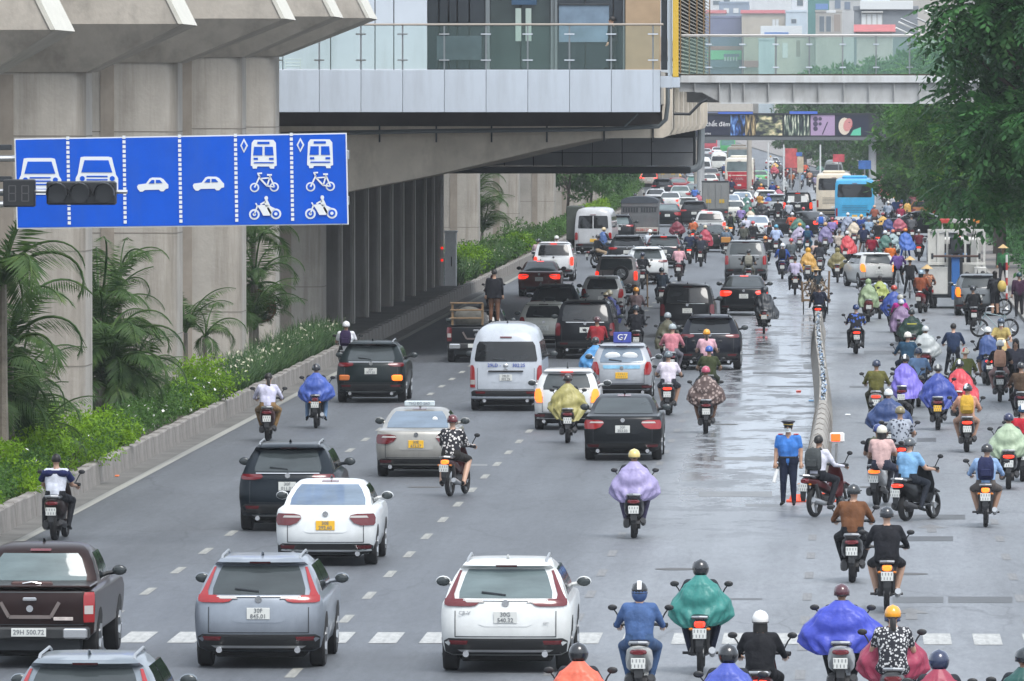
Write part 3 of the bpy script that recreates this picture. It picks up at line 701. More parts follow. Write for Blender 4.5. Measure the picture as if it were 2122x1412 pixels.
bus_b = [rc(1530,843,1602,857), [(1511,873),(1560,873),(1560,924),(1505,924)], [(1574,873),(1622,873),(1627,924),(1574,924)], rc(1508,938,1533,950), rc(1600,938,1627,950), rc(1510,964,1628,971)]
sym('bus_symbol', bus_w, bus_b); sym('bus_symbol', sh(bus_w,335,-3), sh(bus_b,335,-3))
dw = [[(1450,823),(1474,866),(1450,910),(1428,866)]]; db = [[(1450,840),(1463,866),(1450,893),(1438,866)]]
sym('diamond_symbol', dw, db); sym('diamond_symbol', sh(dw,335,-4), sh(db,335,-4))
bi_w = [ep(1513,1115,28,28), ep(1630,1112,28,28)]
bi_b = [ep(1513,1115,19,19), ep(1630,1112,19,19)]
bi_l = [ln((1513,1115),(1545,1048),9), ln((1545,1052),(1535,1036),9), ln((1530,1032),(1558,1030),9), ln((1545,1060),(1588,1106),10), ln((1588,1106),(1606,1048),9), ln((1606,1052),(1632,1112),9), ln((1588,1106),(1632,1112),8), ln((1548,1062),(1602,1058),8), ln((1588,1040),(1617,1040),10)]
mo_w = [ep(1512,1275,32,32), ep(1640,1272,32,32)]
mo_b = [ep(1512,1275,21,21), ep(1640,1272,21,21)]
mo_l = [ep(1512,1275,10,10,8), ep(1640,1272,10,10,8), [(1528,1222),(1560,1218),(1600,1222),(1636,1240),(1622,1252),(1605,1282),(1565,1282),(1548,1250)], ep(1583,1178,11,13,10), [(1576,1190),(1590,1188),(1606,1222),(1580,1230),(1572,1210)], ln((1580,1198),(1548,1216),10), ln((1530,1225),(1512,1275),9), ln((1530,1225),(1520,1208),8), ln((1592,1235),(1612,1272),12)]
for dx, dy in ((0,0),(333,-4)):
    for nm, w, b_, l_ in (('bicycle_symbol', bi_w, bi_b, bi_l), ('motorbike_symbol', mo_w, mo_b, mo_l)):
        mb = MB()
        for q in sh(w,dx,dy): mb.prism([S(a,b)[::2] for a, b in q], lambda a, b, d: (a, d, b), -.022, -.014, 0)
        for q in sh(b_,dx,dy): mb.prism([S(a,b)[::2] for a, b in q], lambda a, b, d: (a, d, b), -.030, -.0225, 1)
        for q in sh(l_,dx,dy): mb.prism([S(a,b)[::2] for a, b in q], lambda a, b, d: (a, d, b), -.040, -.031, 0)
        mb.obj(nm, [m_sw, m_blue], sgn)
# frame, arms and mast out to the left
mz = PY(0, 330, YS)[1]; mz2 = PY(0, 425, YS)[1]
for z in (mz, mz2):
    MB().tube([(-1.5, .14, z-.0), (6.4, .14, z+.05)], .06, 8).obj('arm', m_steel, sgn)
    for dx in (6.42,): MB().bbox(dx-.02, dx+.12, .06, .2, z, z+.16, .01).obj('end_clamp', m_steel, sgn)
for zz in (mz-.03, mz+.16, mz2-.03, mz2+.16, (mz+mz2)/2): MB().bbox(.0, .42, .2, .42, zz, zz+.1, .01).obj('bracket', m_dark, sgn)
MB().tube([(-1.5, .14, 0), (-1.5, .14, 7.8)], [.2, .14], 12).obj('mast', m_steel, sgn)
# traffic light head hanging in front
YT = 146.0
tl = empty('traffic_light', (-15.5, YT, 0), 'dark unlit three lamp traffic light held out in front of the blue lane sign', 'traffic light')
def T(px, py): x, z = PY(px, py, YT); return x+15.5, z
xa, zt_ = T(97, 376); xb, zb_ = T(241, 425)
MB().bbox(xa, xb, -.1, .15, zb_, zt_, .03).obj('housing', m_black, tl)
for px in (120, 167, 217):
    cx_, cz_ = T(px, 401)
    MB().tube([(cx_, -.13, cz_), (cx_, -.098, cz_)], [.165, .17], 18).obj('lens', mat('lamp_dark', (.035,.036,.037), .15), tl)
    pts = []
    rings = [[(cx_+r_*math.cos(R(a)), y, cz_+r_*math.sin(R(a))) for a in range(-10, 191, 20)] for (r_, y) in ((.19, -.1), (.185, -.32), (.172, -.32), (.176, -.1))]
    MB().loft(rings, closed=False, caps=(False, False)).obj('visor', m_black, tl)
za = T(0, 398)[1]
MB().tube([(T(-30,398)[0]-.9, .2, za+.02), (T(262,397)[0], .2, za)], .035, 8).obj('arm', m_steel, tl)
MB().tube([(T(-30,398)[0]-.9, .2, 0), (T(-30,398)[0]-.9, .2, za+.4)], .1, 10).obj('mast', m_steel, tl)
tm = empty('countdown_timer', (-15.5, YT, 0), 'small dark countdown timer box left of the unlit traffic light', 'timer')
tm['label'] = 'small square dark countdown timer box beside the unlit traffic light'
xa, zt_ = T(7, 372); xb, zb_ = T(73, 429)
MB().bbox(xa, xb, -.08, .15, zb_, zt_, .02).obj('housing', m_black, tm)
mb = MB()
for c in (26, 53):
    for (a, b, c_, d) in ((-7,-17,7,-15),(-7,-1,7,1),(-7,15,7,17),(-8,-16,-6,-1),(6,-16,8,-1),(-8,1,-6,16),(6,1,8,16)):
        x0, z1 = T(c+a, 401+b); x1, z0 = T(c+c_, 401+d); mb.box(x0, x1, -.09, -.079, z0, z1)
mb.obj('digit_segments', mat('segment_grey', (.07,.07,.07), .5), tm)
# ================================================================== VEHICLES
_U = [-1,-.985,-.955,-.9,-.8,-.62,-.4,-.18,0,.18,.4,.62,.8,.9,.955,.985,1]
class Body:
    """stack of plan rings: (z, half width, rear y, front y, corner depth)"""
    def __init__(s, lv, bow=.06): s.lv = lv; s.bow = bow
    def at(s, z):
        lv = s.lv
        if z <= lv[0][0]: return lv[0]
        for a, b in zip(lv, lv[1:]):
            if z <= b[0]:
                t = (z-a[0])/max(1e-6, b[0]-a[0]); return tuple(p+(q-p)*t for p, q in zip(a, b))
        return lv[-1]
    def yr(s, x, z):
        _, hw, yr, yf, Rr = s.at(z); u = min(1, abs(x)/hw); return yr+s.bow*u*u+Rr*u**8
    def yf(s, x, z):
        _, hw, yr, yf, Rr = s.at(z); u = min(1, abs(x)/hw); return yf-2*s.bow*u*u-Rr*1.4*u**6
    def hw(s, z): return s.at(z)[1]
    def mesh(s, mb, m=0):
        rings = []
        for z, hw, yr, yf, Rr in s.lv:
            r = [(u*hw, s.yr(u*hw, z), z) for u in _U]+[(u*hw, s.yf(u*hw, z), z) for u in reversed(_U)]
            rings.append(r)
        n = len(rings[0]); vs = [p for r in rings for p in r]; fs = []
        for j in range(len(rings)-1):
            for i in range(n): k = (i+1) % n; fs.append((j*n+i, j*n+k, j*n+n+k, j*n+n+i))
        k = (len(rings)-1)*n
        for i in range(len(_U)-1): fs.append((k+i, k+i+1, k+n-2-i, k+n-1-i)); fs.append((i, n-1-i, n-2-i, i+1))
        mb.add(vs, fs, m, True)
    def patch(s, mb, rows, off=.012, m=0, face='r', nx=8, sub=2, sk=.03, side=1):
        """a raised piece that follows the body: rows of (z, a, b); face r rear, f front, s side (a, b are y)"""
        rr = []
        for (za, a0, b0), (zb, a1, b1) in zip(rows, rows[1:]):
            for k in range(sub):
                t = k/sub; rr.append((za+(zb-za)*t, a0+(a1-a0)*t, b0+(b1-b0)*t))
        rr.append(rows[-1]); vs = []
        def pt(a, z, o):
            if face == 'r': return (a, s.yr(a, z)-o, z)
            if face == 'f': return (a, s.yf(a, z)+o, z)
            return (side*(s.hw(z)+o), a, z)
        for z, a, b in rr:
            for i in range(nx+1): vs.append(pt(a+(b-a)*i/nx, z, off))
        w = nx+1; R_ = len(rr); fs = []
        flip = (face == 'f') or (face == 's' and side < 0)
        for j in range(R_-1):
            for i in range(nx):
                q = (j*w+i, j*w+i+1, j*w+w+i+1, j*w+w+i); fs.append(q[::-1] if flip else q)
        mb.add(vs, fs, m, True)
        # skirt
        per = [(0, i) for i in range(w)]+[(j, nx) for j in range(1, R_)]+[(R_-1, i) for i in range(nx-1, -1, -1)]+[(j, 0) for j in range(R_-2, 0, -1)]
        v2 = []
        for j, i in per:
            z, a, b = rr[j]; v2.append(pt(a+(b-a)*i/nx, z, off)); v2.append(pt(a+(b-a)*i/nx, z, off-sk))
        n = len(per); f2 = []
        for i in range(n):
            k = (i+1) % n; q = (2*i, 2*i+1, 2*k+1, 2*k); f2.append(q[::-1] if flip else q)
        mb.add(v2, f2, m, False)
        return mb
KIND = {
 'suv': dict(L=4.6, lv=[(.24,.78,.30,4.3,.1),(.30,.87,.12,4.45,.14),(.44,.905,.02,4.56,.17),(.62,.92,.0,4.6,.18),(.80,.925,.015,4.6,.17),(.95,.915,.05,4.5,.15),(1.02,.90,.07,4.2,.12),(1.06,.88,.09,3.75,.10),(1.10,.86,.12,3.35,.09),(1.25,.815,.25,3.0,.09),(1.42,.745,.40,2.65,.09),(1.55,.67,.53,2.35,.10),(1.60,.63,.42,2.25,.08),(1.645,.59,.46,2.15,.08),(1.67,.52,.7,2.0,.06),(1.68,.35,1.0,1.8,.04)],
    rw=[(1.11,-.66,.66),(1.2,-.66,.66),(1.45,-.585,.585),(1.54,-.54,.54)], sw=[(.9,1.75),(1.8,2.6),(2.62,3.0)], wz=(1.12,1.52), lamp='crv', plate=(.80,.19), wy=(.85,3.5), wr=.36, bump=(.30,.50)),
 'suv2': dict(L=4.5, lv=[(.24,.78,.30,4.2,.1),(.30,.86,.12,4.35,.14),(.46,.90,.02,4.46,.17),(.64,.92,.0,4.5,.18),(.82,.92,.03,4.5,.17),(.96,.905,.08,4.4,.15),(1.04,.89,.11,4.0,.12),(1.08,.87,.14,3.55,.10),(1.12,.85,.18,3.25,.09),(1.27,.80,.36,2.9,.09),(1.42,.73,.54,2.6,.09),(1.52,.67,.66,2.35,.10),(1.57,.63,.50,2.25,.08),(1.61,.58,.56,2.1,.08),(1.64,.50,.8,1.95,.06),(1.65,.34,1.0,1.8,.04)],
    rw=[(1.13,-.62,.62),(1.2,-.63,.63),(1.42,-.56,.56),(1.51,-.51,.51)], sw=[(1.0,1.75),(1.8,2.55),(2.57,2.95)], wz=(1.14,1.48), lamp='wide', plate=(.86,.19), wy=(.85,3.5), wr=.36, bump=(.28,.52)),
 'suv3': dict(L=4.8, lv=[(.28,.82,.30,4.5,.1),(.36,.90,.12,4.7,.12),(.5,.925,.03,4.76,.13),(.7,.94,.0,4.8,.13),(.9,.94,.02,4.8,.12),(1.06,.93,.04,4.6,.11),(1.12,.91,.05,4.2,.10),(1.18,.89,.07,3.5,.09),(1.4,.84,.16,3.05,.09),(1.6,.79,.25,2.75,.09),(1.72,.74,.30,2.5,.09),(1.78,.68,.22,2.35,.08),(1.81,.62,.32,2.2,.06),(1.82,.45,.7,2.0,.04)],
    rw=[(1.19,-.72,.72),(1.3,-.72,.72),(1.6,-.67,.67),(1.68,-.62,.62)], sw=[(.6,1.6),(1.65,2.6),(2.62,3.1)], wz=(1.2,1.66), lamp='tall', plate=(.92,.2), wy=(.85,3.7), wr=.38, bump=(.32,.55)),
 'sedan': dict(L=4.5, lv=[(.20,.72,.30,4.2,.1),(.27,.80,.10,4.35,.14),(.42,.85,.02,4.45,.17),(.60,.868,.0,4.5,.18),(.78,.87,.02,4.47,.17),(.91,.86,.05,4.3,.15),(.97,.845,.07,4.0,.12),(1.0,.83,.10,3.75,.10),(1.02,.80,.20,3.4,.09),(1.035,.77,.62,3.3,.08),(1.15,.735,.86,3.0,.08),(1.28,.68,1.14,2.7,.08),(1.38,.61,1.36,2.45,.08),(1.43,.55,1.55,2.3,.06),(1.455,.44,1.75,2.15,.05),(1.46,.3,1.85,2.05,.03)],
    rw=[(1.05,-.66,.66),(1.15,-.65,.65),(1.3,-.57,.57),(1.38,-.50,.50)], sw=[(1.3,2.0),(2.05,2.8)], wz=(1.05,1.36), lamp='sedan', plate=(.72,.17), wy=(.85,3.45), wr=.32, bump=(.25,.40)),
 'hatch': dict(L=3.6, lv=[(.20,.66,.24,3.3,.1),(.28,.75,.08,3.45,.14),(.44,.79,.01,3.56,.17),(.62,.80,.0,3.6,.18),(.80,.80,.02,3.58,.17),(.93,.79,.05,3.4,.14),(.98,.78,.07,3.15,.12),(1.02,.77,.09,2.9,.10),(1.15,.73,.19,2.65,.09),(1.3,.67,.30,2.35,.09),(1.4,.61,.38,2.15,.09),(1.44,.58,.28,2.1,.08),(1.475,.54,.34,2.0,.07),(1.49,.45,.6,1.8,.05),(1.5,.3,.8,1.6,.03)],
    rw=[(1.0,-.57,.57),(1.08,-.58,.58),(1.3,-.51,.51),(1.38,-.46,.46)], sw=[(.55,1.25),(1.3,2.05),(2.07,2.4)], wz=(1.02,1.38), lamp='corner', plate=(.66,.16), wy=(.62,2.98), wr=.29, bump=(.24,.42)),
 'van': dict(L=5.3, lv=[(.26,.82,.25,5.0,.08),(.34,.91,.05,5.15,.10),(.50,.935,.0,5.2,.12),(.8,.94,.015,5.25,.12),(1.1,.94,.03,5.2,.12),(1.3,.935,.05,4.9,.12),(1.5,.91,.09,4.65,.12),(1.75,.86,.15,4.4,.12),(1.95,.80,.22,4.2,.14),(2.08,.74,.30,4.0,.16),(2.18,.64,.45,3.8,.16),(2.25,.50,.7,3.5,.12),(2.28,.32,1.1,3.2,.08)],
    rw=[(1.3,-.80,.80),(1.36,-.82,.82),(1.72,-.76,.76),(1.82,-.70,.70)], sw=[(.5,1.7),(1.8,2.9),(3.0,4.1)], wz=(1.32,1.8), lamp='van', plate=(.88,.2), wy=(1.0,3.6), wr=.33, bump=(.30,.55)),
 'bus_mini': dict(L=5.8, lv=[(.28,.85,.2,5.6,.08),(.40,.95,.02,5.75,.10),(.7,.98,.0,5.8,.10),(1.1,.985,.01,5.75,.10),(1.5,.97,.03,5.2,.10),(1.9,.93,.06,4.8,.10),(2.2,.88,.10,4.5,.12),(2.35,.78,.2,4.3,.12),(2.42,.6,.5,4.0,.1),(2.45,.4,.9,3.6,.06)],
    rw=[(1.35,-.78,-.03),(1.4,-.80,-.03),(1.95,-.76,-.03),(2.02,-.72,-.03)], rw2=[(1.35,.03,.78),(1.4,.03,.80),(1.95,.03,.76),(2.02,.03,.72)], sw=[(.5,1.9),(2.0,3.4),(3.5,4.6)], wz=(1.35,1.95), lamp='tall', plate=(.72,.2), wy=(1.1,4.2), wr=.35, bump=(.32,.55)),
 'pickup': dict(L=5.2, lv=[(.42,.80,.12,4.9,.06),(.50,.90,.03,5.05,.07),(.7,.92,.0,5.15,.08),(.95,.925,.0,5.2,.08),(1.08,.92,.01,4.9,.08),(1.13,.905,.03,4.4,.08),(1.15,.88,.12,4.0,.07),(1.16,.84,1.35,3.75,.06),(1.3,.81,1.45,3.5,.07),(1.5,.75,1.55,3.2,.08),(1.66,.68,1.65,2.95,.09),(1.73,.61,1.78,2.8,.08),(1.77,.48,2.0,2.6,.06),(1.78,.3,2.2,2.4,.03)],
    rw=[(1.22,-.68,.68),(1.3,-.68,.68),(1.55,-.60,.60),(1.63,-.54,.54)], sw=[(1.95,2.6),(2.65,3.3)], wz=(1.2,1.62), lamp='pick', plate=(.56,.13), wy=(1.0,4.2), wr=.38, bump=(.44,.60)),
 'bus': dict(L=11, lv=[(.30,1.18,.15,10.9,.06),(.42,1.23,.02,11,.10),(.9,1.25,.0,11,.12),(1.6,1.25,.0,11,.12),(2.2,1.25,.03,10.95,.12),(2.8,1.22,.08,10.85,.14),(3.0,1.17,.14,10.7,.16),(3.1,1.0,.3,10.5,.14),(3.14,.7,.6,10.2,.08)],
    rw=[(1.95,-1.06,1.06),(2.05,-1.1,1.1),(2.7,-1.06,1.06),(2.78,-1.0,1.0)], sw=[(.8+1.35*i, 2.05+1.35*i) for i in range(7)], wz=(1.75,2.65), lamp='bus', plate=(.75,.16), wy=(2.6,8.8), wr=.46, bump=(.34,.6)),
}
def _low(k, f):
    K = KIND[k]; K['lv'] = [(z if z < .7 else .7+(z-.7)*f, *r) for z, *r in K['lv']]
    g = lambda z: z if z < .7 else .7+(z-.7)*f
    K['rw'] = [(g(z), a, b) for z, a, b in K['rw']]; K['wz'] = tuple(g(z) for z in K['wz'])
_low('suv', .90); _low('pickup', .93)
m_car_glass = {}
def carglass(tone):
    cols = {'d': (.012,.014,.016), 'm': (.045,.055,.058), 'l': (.13,.17,.175), 'b': (.16,.21,.27), 'g': (.10,.22,.20)}
    k = 'car_glass_'+tone
    if k in _m: return _m[k]
    m = mat(k, cols[tone], .06, spec=.5, noise=.28, ns=1.3, tex='Generated')  # pale tones and mottling put soft reflections into the pane colour
    return m
m_trim = mat('car_trim', (.018,.019,.02), .5, noise=.15)
m_lampred = mat('lamp_red', (.30,.010,.012), .12, coat=.5)
m_lampdark = mat('lamp_dark_red', (.12,.008,.012), .12, coat=.5)
m_lampclear = mat('lamp_clear', (.45,.42,.40), .15, coat=.5)
m_litred = mat('lamp_lit_red', (.8,.05,.02), .3, emis=(1.0,.03,.01), es=.8)
m_litor = mat('lamp_lit_orange', (.9,.25,.02), .3, emis=(1.0,.16,.015), es=1.0)
m_plate = mat('plate_white', (.62,.63,.60), .4)
m_platey = mat('plate_yellow', (.80,.46,.03), .4)
m_digit = mat('plate_digit', (.16,.17,.18), .5)
m_rim = mat('wheel_rim', (.38,.39,.40), .35, metal=.7)
m_arch = mat('arch_dark', (.01,.01,.01), .9)
def paint(h, met=0.):
    return mat('paint_'+h+('m' if met else ''), h, .28 if not met else .32, metal=met, coat=(.18 if sum(lin(h)) < .25 else .5), spec=(.14 if sum(lin(h)) < .25 else .4), noise=.12, ns=2.2, grime=(tuple(.5*c+.008 for c in lin(h)), 3, .35, .16 if sum(lin(h)) > 1.5 else .3))
_parts = {}
def wheelmesh(r, w):
    k = ('wheel', r, w)
    if k in _parts: return _parts[k]
    mb = MB(); n = 20; rings = []
    for x, rr in ((-w/2, r*.60), (-w/2, r*.93), (-w/2+.03, r), (w/2-.03, r), (w/2, r*.93), (w/2, r*.60)):
        rings.append([(x, rr*math.cos(2*math.pi*i/n), r+rr*math.sin(2*math.pi*i/n)) for i in range(n)])
    mb.loft(rings, m=0, caps=(False, False))
    rim = MB(); rings = [[(x, rr*math.cos(2*math.pi*i/n), r+rr*math.sin(2*math.pi*i/n)) for i in range(n)] for x, rr in ((-w/2+.02, r*.61), (w/2-.02, r*.61))]
    rim.loft(rings, m=0)
    for s_ in (-1, 1):
        for k_ in range(5):
            a = 2*math.pi*k_/5; c, d = math.cos(a), math.sin(a)
            rim.tube([(s_*(w/2-.01), 0, r), (s_*(w/2-.01), c*r*.56, r+d*r*.56)], r*.09, 4, m=0)
        rim.tube([(s_*(w/2-.02), 0, r), (s_*(w/2+.004), 0, r)], r*.15, 8)
    _parts[k] = (mb.mesh('tyre', [m_rubber]), rim.mesh('rim', [m_rim])); return _parts[k]
def lamps(kind, B, side):
    """list of (name, mesh builder, matkey)"""
    s = side; out = []
    def P_(rows, off=.022, nx=5, sub=2, into=None, m=0):
        mb = into or MB(); rows = [(z, min(s*a, s*b), max(s*a, s*b)) for z, a, b in rows]; B.patch(mb, rows, off, m, nx=nx, sub=sub); return mb
    if kind == 'crv':
        mb = P_([(.955,.50,.82),(.97,.42,.87),(1.01,.37,.875),(1.06,.62,.865)]); P_([(1.05,.72,.86),(1.12,.735,.815),(1.44,.635,.668)], into=mb)
        out.append(('tail_light', mb, 'lamp')); out.append(('reversing_lens', P_([(1.01,.30,.55),(1.05,.34,.60)], .026), 'clear'))
    elif kind == 'wide':
        out.append(('tail_light', P_([(.98,.62,.84),(1.0,.5,.88),(1.04,.46,.885),(1.085,.5,.85)]), 'lamp'))
    elif kind == 'sedan':
        out.append(('tail_light', P_([(.72,.62,.84),(.76,.5,.865),(.85,.42,.868),(.90,.44,.85),(.925,.55,.83)]), 'lamp'))
        out.append(('reversing_lens', P_([(.855,.42,.75),(.89,.45,.72)], .028), 'clear'))
    elif kind == 'corner':
        out.append(('tail_light', P_([(.68,.60,.74),(.78,.60,.795),(.93,.62,.79),(1.02,.66,.75)]), 'lamp'))
    elif kind == 'tall':
        w = B.hw(.9); out.append(('tail_light', P_([(.74,w-.15,w-.02),(.8,w-.17,w-.01),(1.08,w-.17,w-.015),(1.14,w-.13,w-.05)]), 'lamp'))
    elif kind == 'van':
        out.append(('tail_light', P_([(.62,.80,.93),(.66,.80,.938),(1.12,.82,.938),(1.2,.86,.93)]), 'lamp')); out.append(('reversing_lens', P_([(.70,.81,.93),(.82,.81,.93)], .028), 'clear'))
    elif kind == 'pick':
        out.append(('tail_light', P_([(.66,.77,.915),(.70,.765,.92),(1.04,.765,.92),(1.09,.78,.91)]), 'lamp')); out.append(('reversing_lens', P_([(.78,.78,.90),(.90,.78,.90)], .028), 'clear'))
    elif kind == 'bus':
        out.append(('tail_light', P_([(.75,1.08,1.2),(1.25,1.08,1.2)]), 'lamp'))
    return out
def protoparts(kind, opt=frozenset(), far=False):
    k = (kind, opt, far)
    if k in _parts: return _parts[k]
    K = KIND[kind]; B = Body(K['lv']); P_ = []      # (name, mesh, [matkeys], children)
    mb = MB(); B.mesh(mb); P_.append(('body', mb.mesh('body', [m_trim]), ['paint']))
    P_.append(('rear_window', B.patch(MB(), K['rw'], .010, nx=10, sub=3).mesh('rear_window', [m_trim]), ['glass']))
    if 'rw2' in K: P_.append(('rear_window', B.patch(MB(), K['rw2'], .010, nx=6, sub=3).mesh('rear_window', [m_trim]), ['glass']))
    P_.append(('windscreen', B.patch(MB(), [(K['wz'][0]+.02, -.62, .62), (K['wz'][1], -.5, .5)], .012, face='f', sub=4).mesh('windscreen', [m_trim]), ['gd']))
    for s_ in (-1, 1):
        z0, z1 = K['wz']
        for i, (a, b) in enumerate(K['sw']):
            la = .0 if i else (.22 if K['L'] > 4 else .1); lb = 0 if i < len(K['sw'])-1 or kind in ('bus', 'van', 'bus_mini') else .25
            P_.append(('side_window', B.patch(MB(), [(z0, a, b), (z1, a+la, max(a+la+.05, b-lb))], .008, face='s', side=s_, nx=2, sub=3).mesh('side_window', [m_trim]), ['gd']))
        for nm, m_, key in lamps(K['lamp'], B, s_):
            if far and nm != 'tail_light': continue
            P_.append((nm, m_.mesh(nm, [m_trim]), [key]))
        if far: continue
        # mirror
        zc = K['wz'][0]+.04; ym = K['sw'][-1][1]-.05; hx = B.hw(zc)
        if kind == 'bus': zc, ym = 2.3, 10.9
        mb = MB(); mb.tube([(s_*(hx-.05), ym, zc-.02), (s_*(hx+.12), ym, zc)], .035, 6)
        mb.ell((s_*(hx+.18), ym, zc+.03), (.11, .07, .078), 10, 6)
        P_.append(('mirror', mb.mesh('mirror', [m_trim, m_trim]), ['mirror'] ))
        mb = MB(); mb.ell((s_*(hx+.18), ym-.055, zc+.03), (.10, .02, .068), 10, 6); P_.append(('mirror_glass', mb.mesh('mirror_glass', [m_trim]), ['gl']))
        wy = K['wy']
        for y in wy:
            r = K['wr']; mb = MB()
            rows = [(r+ (r+.07)*math.sin(R(t)), y-(r+.07)*math.cos(R(t)), y+(r+.07)*math.cos(R(t))) for t in (-30, 0, 25, 45, 60, 72, 82, 89)]
            rows = [q for q in rows if q[0] > B.lv[0][0]]
            B.patch(mb, rows, .006, face='s', side=s_, nx=4, sub=1); P_.append(('wheel_arch', mb.mesh('wheel_arch', [m_trim]), ['arch']))
    w = B.hw(.5)
    P_.append(('underbody_shade', MB().bbox(-w+.26, w-.26, .45, K['L']-.5, .15, .30, .03).mesh('underbody_shade', [m_trim]), ['arch']))  # low black underside, added to deepen the shade beneath the car
    if kind not in ('pickup', 'bus'):
        a, b = K['bump']; mb = MB(); B.patch(mb, [(a-.04, -w+.16, w-.16), (a, -w+.05, w-.05), (b-.04, -w+.03, w-.03), (b, -w+.10, w-.10)], .014, nx=14)
        P_.append(('lower_bumper', mb.mesh('lower_bumper', [m_trim]), ['bump']))
        if not far:
            for s_ in (-1, 1):
                mb = MB(); B.patch(mb, [(b-.09, min(s_*.55, s_*.78), max(s_*.55, s_*.78)), (b-.03, min(s_*.53, s_*.80), max(s_*.53, s_*.80))], .022, nx=4)
                P_.append(('reflector', mb.mesh('reflector', [m_trim]), ['lampdark']))
            mb = MB(); B.patch(mb, [(a+.0, -.62, .62), (a+.035, -.68, .68)], .03, nx=10); P_.append(('skid_trim', mb.mesh('skid_trim', [m_trim]), ['skid']))
            mb = MB()
            for s_ in (-1, 1): mb.tube([(s_*.56, .0, a-.02), (s_*.56, .3, a-.02)], .045, 10)
            P_.append(('exhaust', mb.mesh('exhaust', [m_trim]), ['chrome']))
            # shut line of the tailgate
            mb = MB(); zt = K['rw'][0][0]-.02
            for s_ in (-1, 1):
                B.patch(mb, [(b+.02, min(s_*(w-.2), s_*(w-.188)), max(s_*(w-.2), s_*(w-.188))), (zt-.15 if K['lamp'] != 'crv' else zt-.16, min(s_*(w-.2), s_*(w-.188)), max(s_*(w-.2), s_*(w-.188)))], .004, nx=1, sub=6, sk=.01)
            B.patch(mb, [(b+.02, -w+.2, w-.2), (b+.032, -w+.2, w-.2)], .004, nx=10, sub=1, sk=.01)
            P_.append(('shut_line', mb.mesh('shut_line', [m_trim]), ['dark']))
            mb = MB(); zz = K['plate'][0]; B.patch(mb, [(zz-.13, -.30, .30), (zz-.10, -.38, .38), (zz+.11, -.30, .30), (zz+.13, -.24, .24)], .006, nx=8, sk=.012)
            P_.append(('plate_recess', mb.mesh('plate_recess', [m_trim]), ['paint']))
    if kind == 'pickup':
        mb = MB(); mb.bbox(-.86, .86, -.16, .12, .42, .60, .03); P_.append(('rear_bumper', mb.mesh('rear_bumper', [m_trim]), ['trim']))
        for s_ in (-1, 1): mb = MB(); mb.bbox(min(s_*.48, s_*.84), max(s_*.48, s_*.84), -.175, -.1, .44, .585, .02); P_.append(('bumper_trim', mb.mesh('bumper_trim', [m_trim]), ['chrome']))
        if 'lid' not in opt:
            mb = MB(); mb.box(-.82, .82, .14, 1.3, 1.155, 1.165); P_.append(('load_bed', mb.mesh('load_bed', [m_trim]), ['dark']))
        mb = MB(); B.patch(mb, [(1.085, -.74, .74), (1.10, -.74, .74)], .01, nx=8, sub=1); B.patch(mb, [(.62, -.76, .76), (.635, -.76, .76)], .006, nx=8, sub=1)
        P_.append(('shut_line', mb.mesh('shut_line', [m_trim]), ['dark']))
        mb = MB(); mb.bbox(-.10, .10, -.05, -.012, .97, 1.02, .008); P_.append(('handle', mb.mesh('handle', [m_trim]), ['chrome']))
        mb = MB()
        for q in ([(-.42,.95),(-.30,.74)], [(-.30,.74),(.30,.74)], [(.30,.74),(.42,.95)]): mb.prism(ln(q[0], q[1], .05), lambda a, b, d: (a, d, b), -.022, .0)
        P_.append(('tailgate_crease', mb.mesh('tailgate_crease', [m_trim]), ['skid2']))
        mb = MB(); mb.box(-.7,.7,.2,3.5,.25,.45); P_.append(('chassis', mb.mesh('chassis', [m_trim]), ['dark']))
    if kind == 'bus':
        mb = MB(); B.patch(mb, [(.36, -1.15, 1.15), (.62, -1.18, 1.18)], .02, nx=10); P_.append(('rear_bumper', mb.mesh('rear_bumper', [m_trim]), ['low']))
        mb = MB()
        for z in (1.0, 1.1, 1.2, 1.3, 1.4): B.patch(mb, [(z, -.8, .8), (z+.02, -.8, .8)], .012, nx=6, sub=1)
        P_.append(('engine_grille', mb.mesh('engine_grille', [m_trim]), ['grille']))
        mb = MB(); mb.bbox(-.8, .8, .9, 3.4, 3.1, 3.32, .08); P_.append(('roof_unit', mb.mesh('roof_unit', [m_trim]), ['paint']))
        mb = MB()
        for s_ in (-1, 1): B.patch(mb, [(1.62, .4, 10), (2.68, .4, 10)], .004, face='s', side=s_, nx=4, sub=1)
        P_.append(('window_band', mb.mesh('window_band', [m_trim]), ['dark']))
    if kind in ('suv', 'suv2', 'suv3') and not far:
        for s_ in (-1, 1):
            x = .56 if kind != 'suv3' else .6; zt = 1.565 if kind == 'suv' else (1.63 if kind == 'suv2' else 1.80)
            mb = MB().tube([(s_*x, .62, zt-.02), (s_*(x+.0), .75, zt+.03), (s_*(x+.0), 1.9, zt+.045), (s_*(x), 2.15, zt)], .018, 6); P_.append(('roof_rail', mb.mesh('roof_rail', [m_trim]), ['rail']))
        mb = MB(); zb = K['rw'][0][0]-.035; B.patch(mb, [(zb, -.60, .60), (zb+.014, -.60, .60)], .024, nx=8, sub=1); P_.append(('chrome_strip', mb.mesh('chrome_strip', [m_trim]), ['chrome']))
    if not far and kind in ('suv', 'suv2', 'suv3', 'hatch', 'van'):
        zb = K['rw'][0][0]+.05; a = (0, B.yr(0, zb)-.03, zb-.01); b = (-.34, B.yr(.34, zb+.03)-.03, zb+.03)
        P_.append(('wiper', MB().tube([a, b], .016, 5).mesh('wiper', [m_trim]), ['dark']))
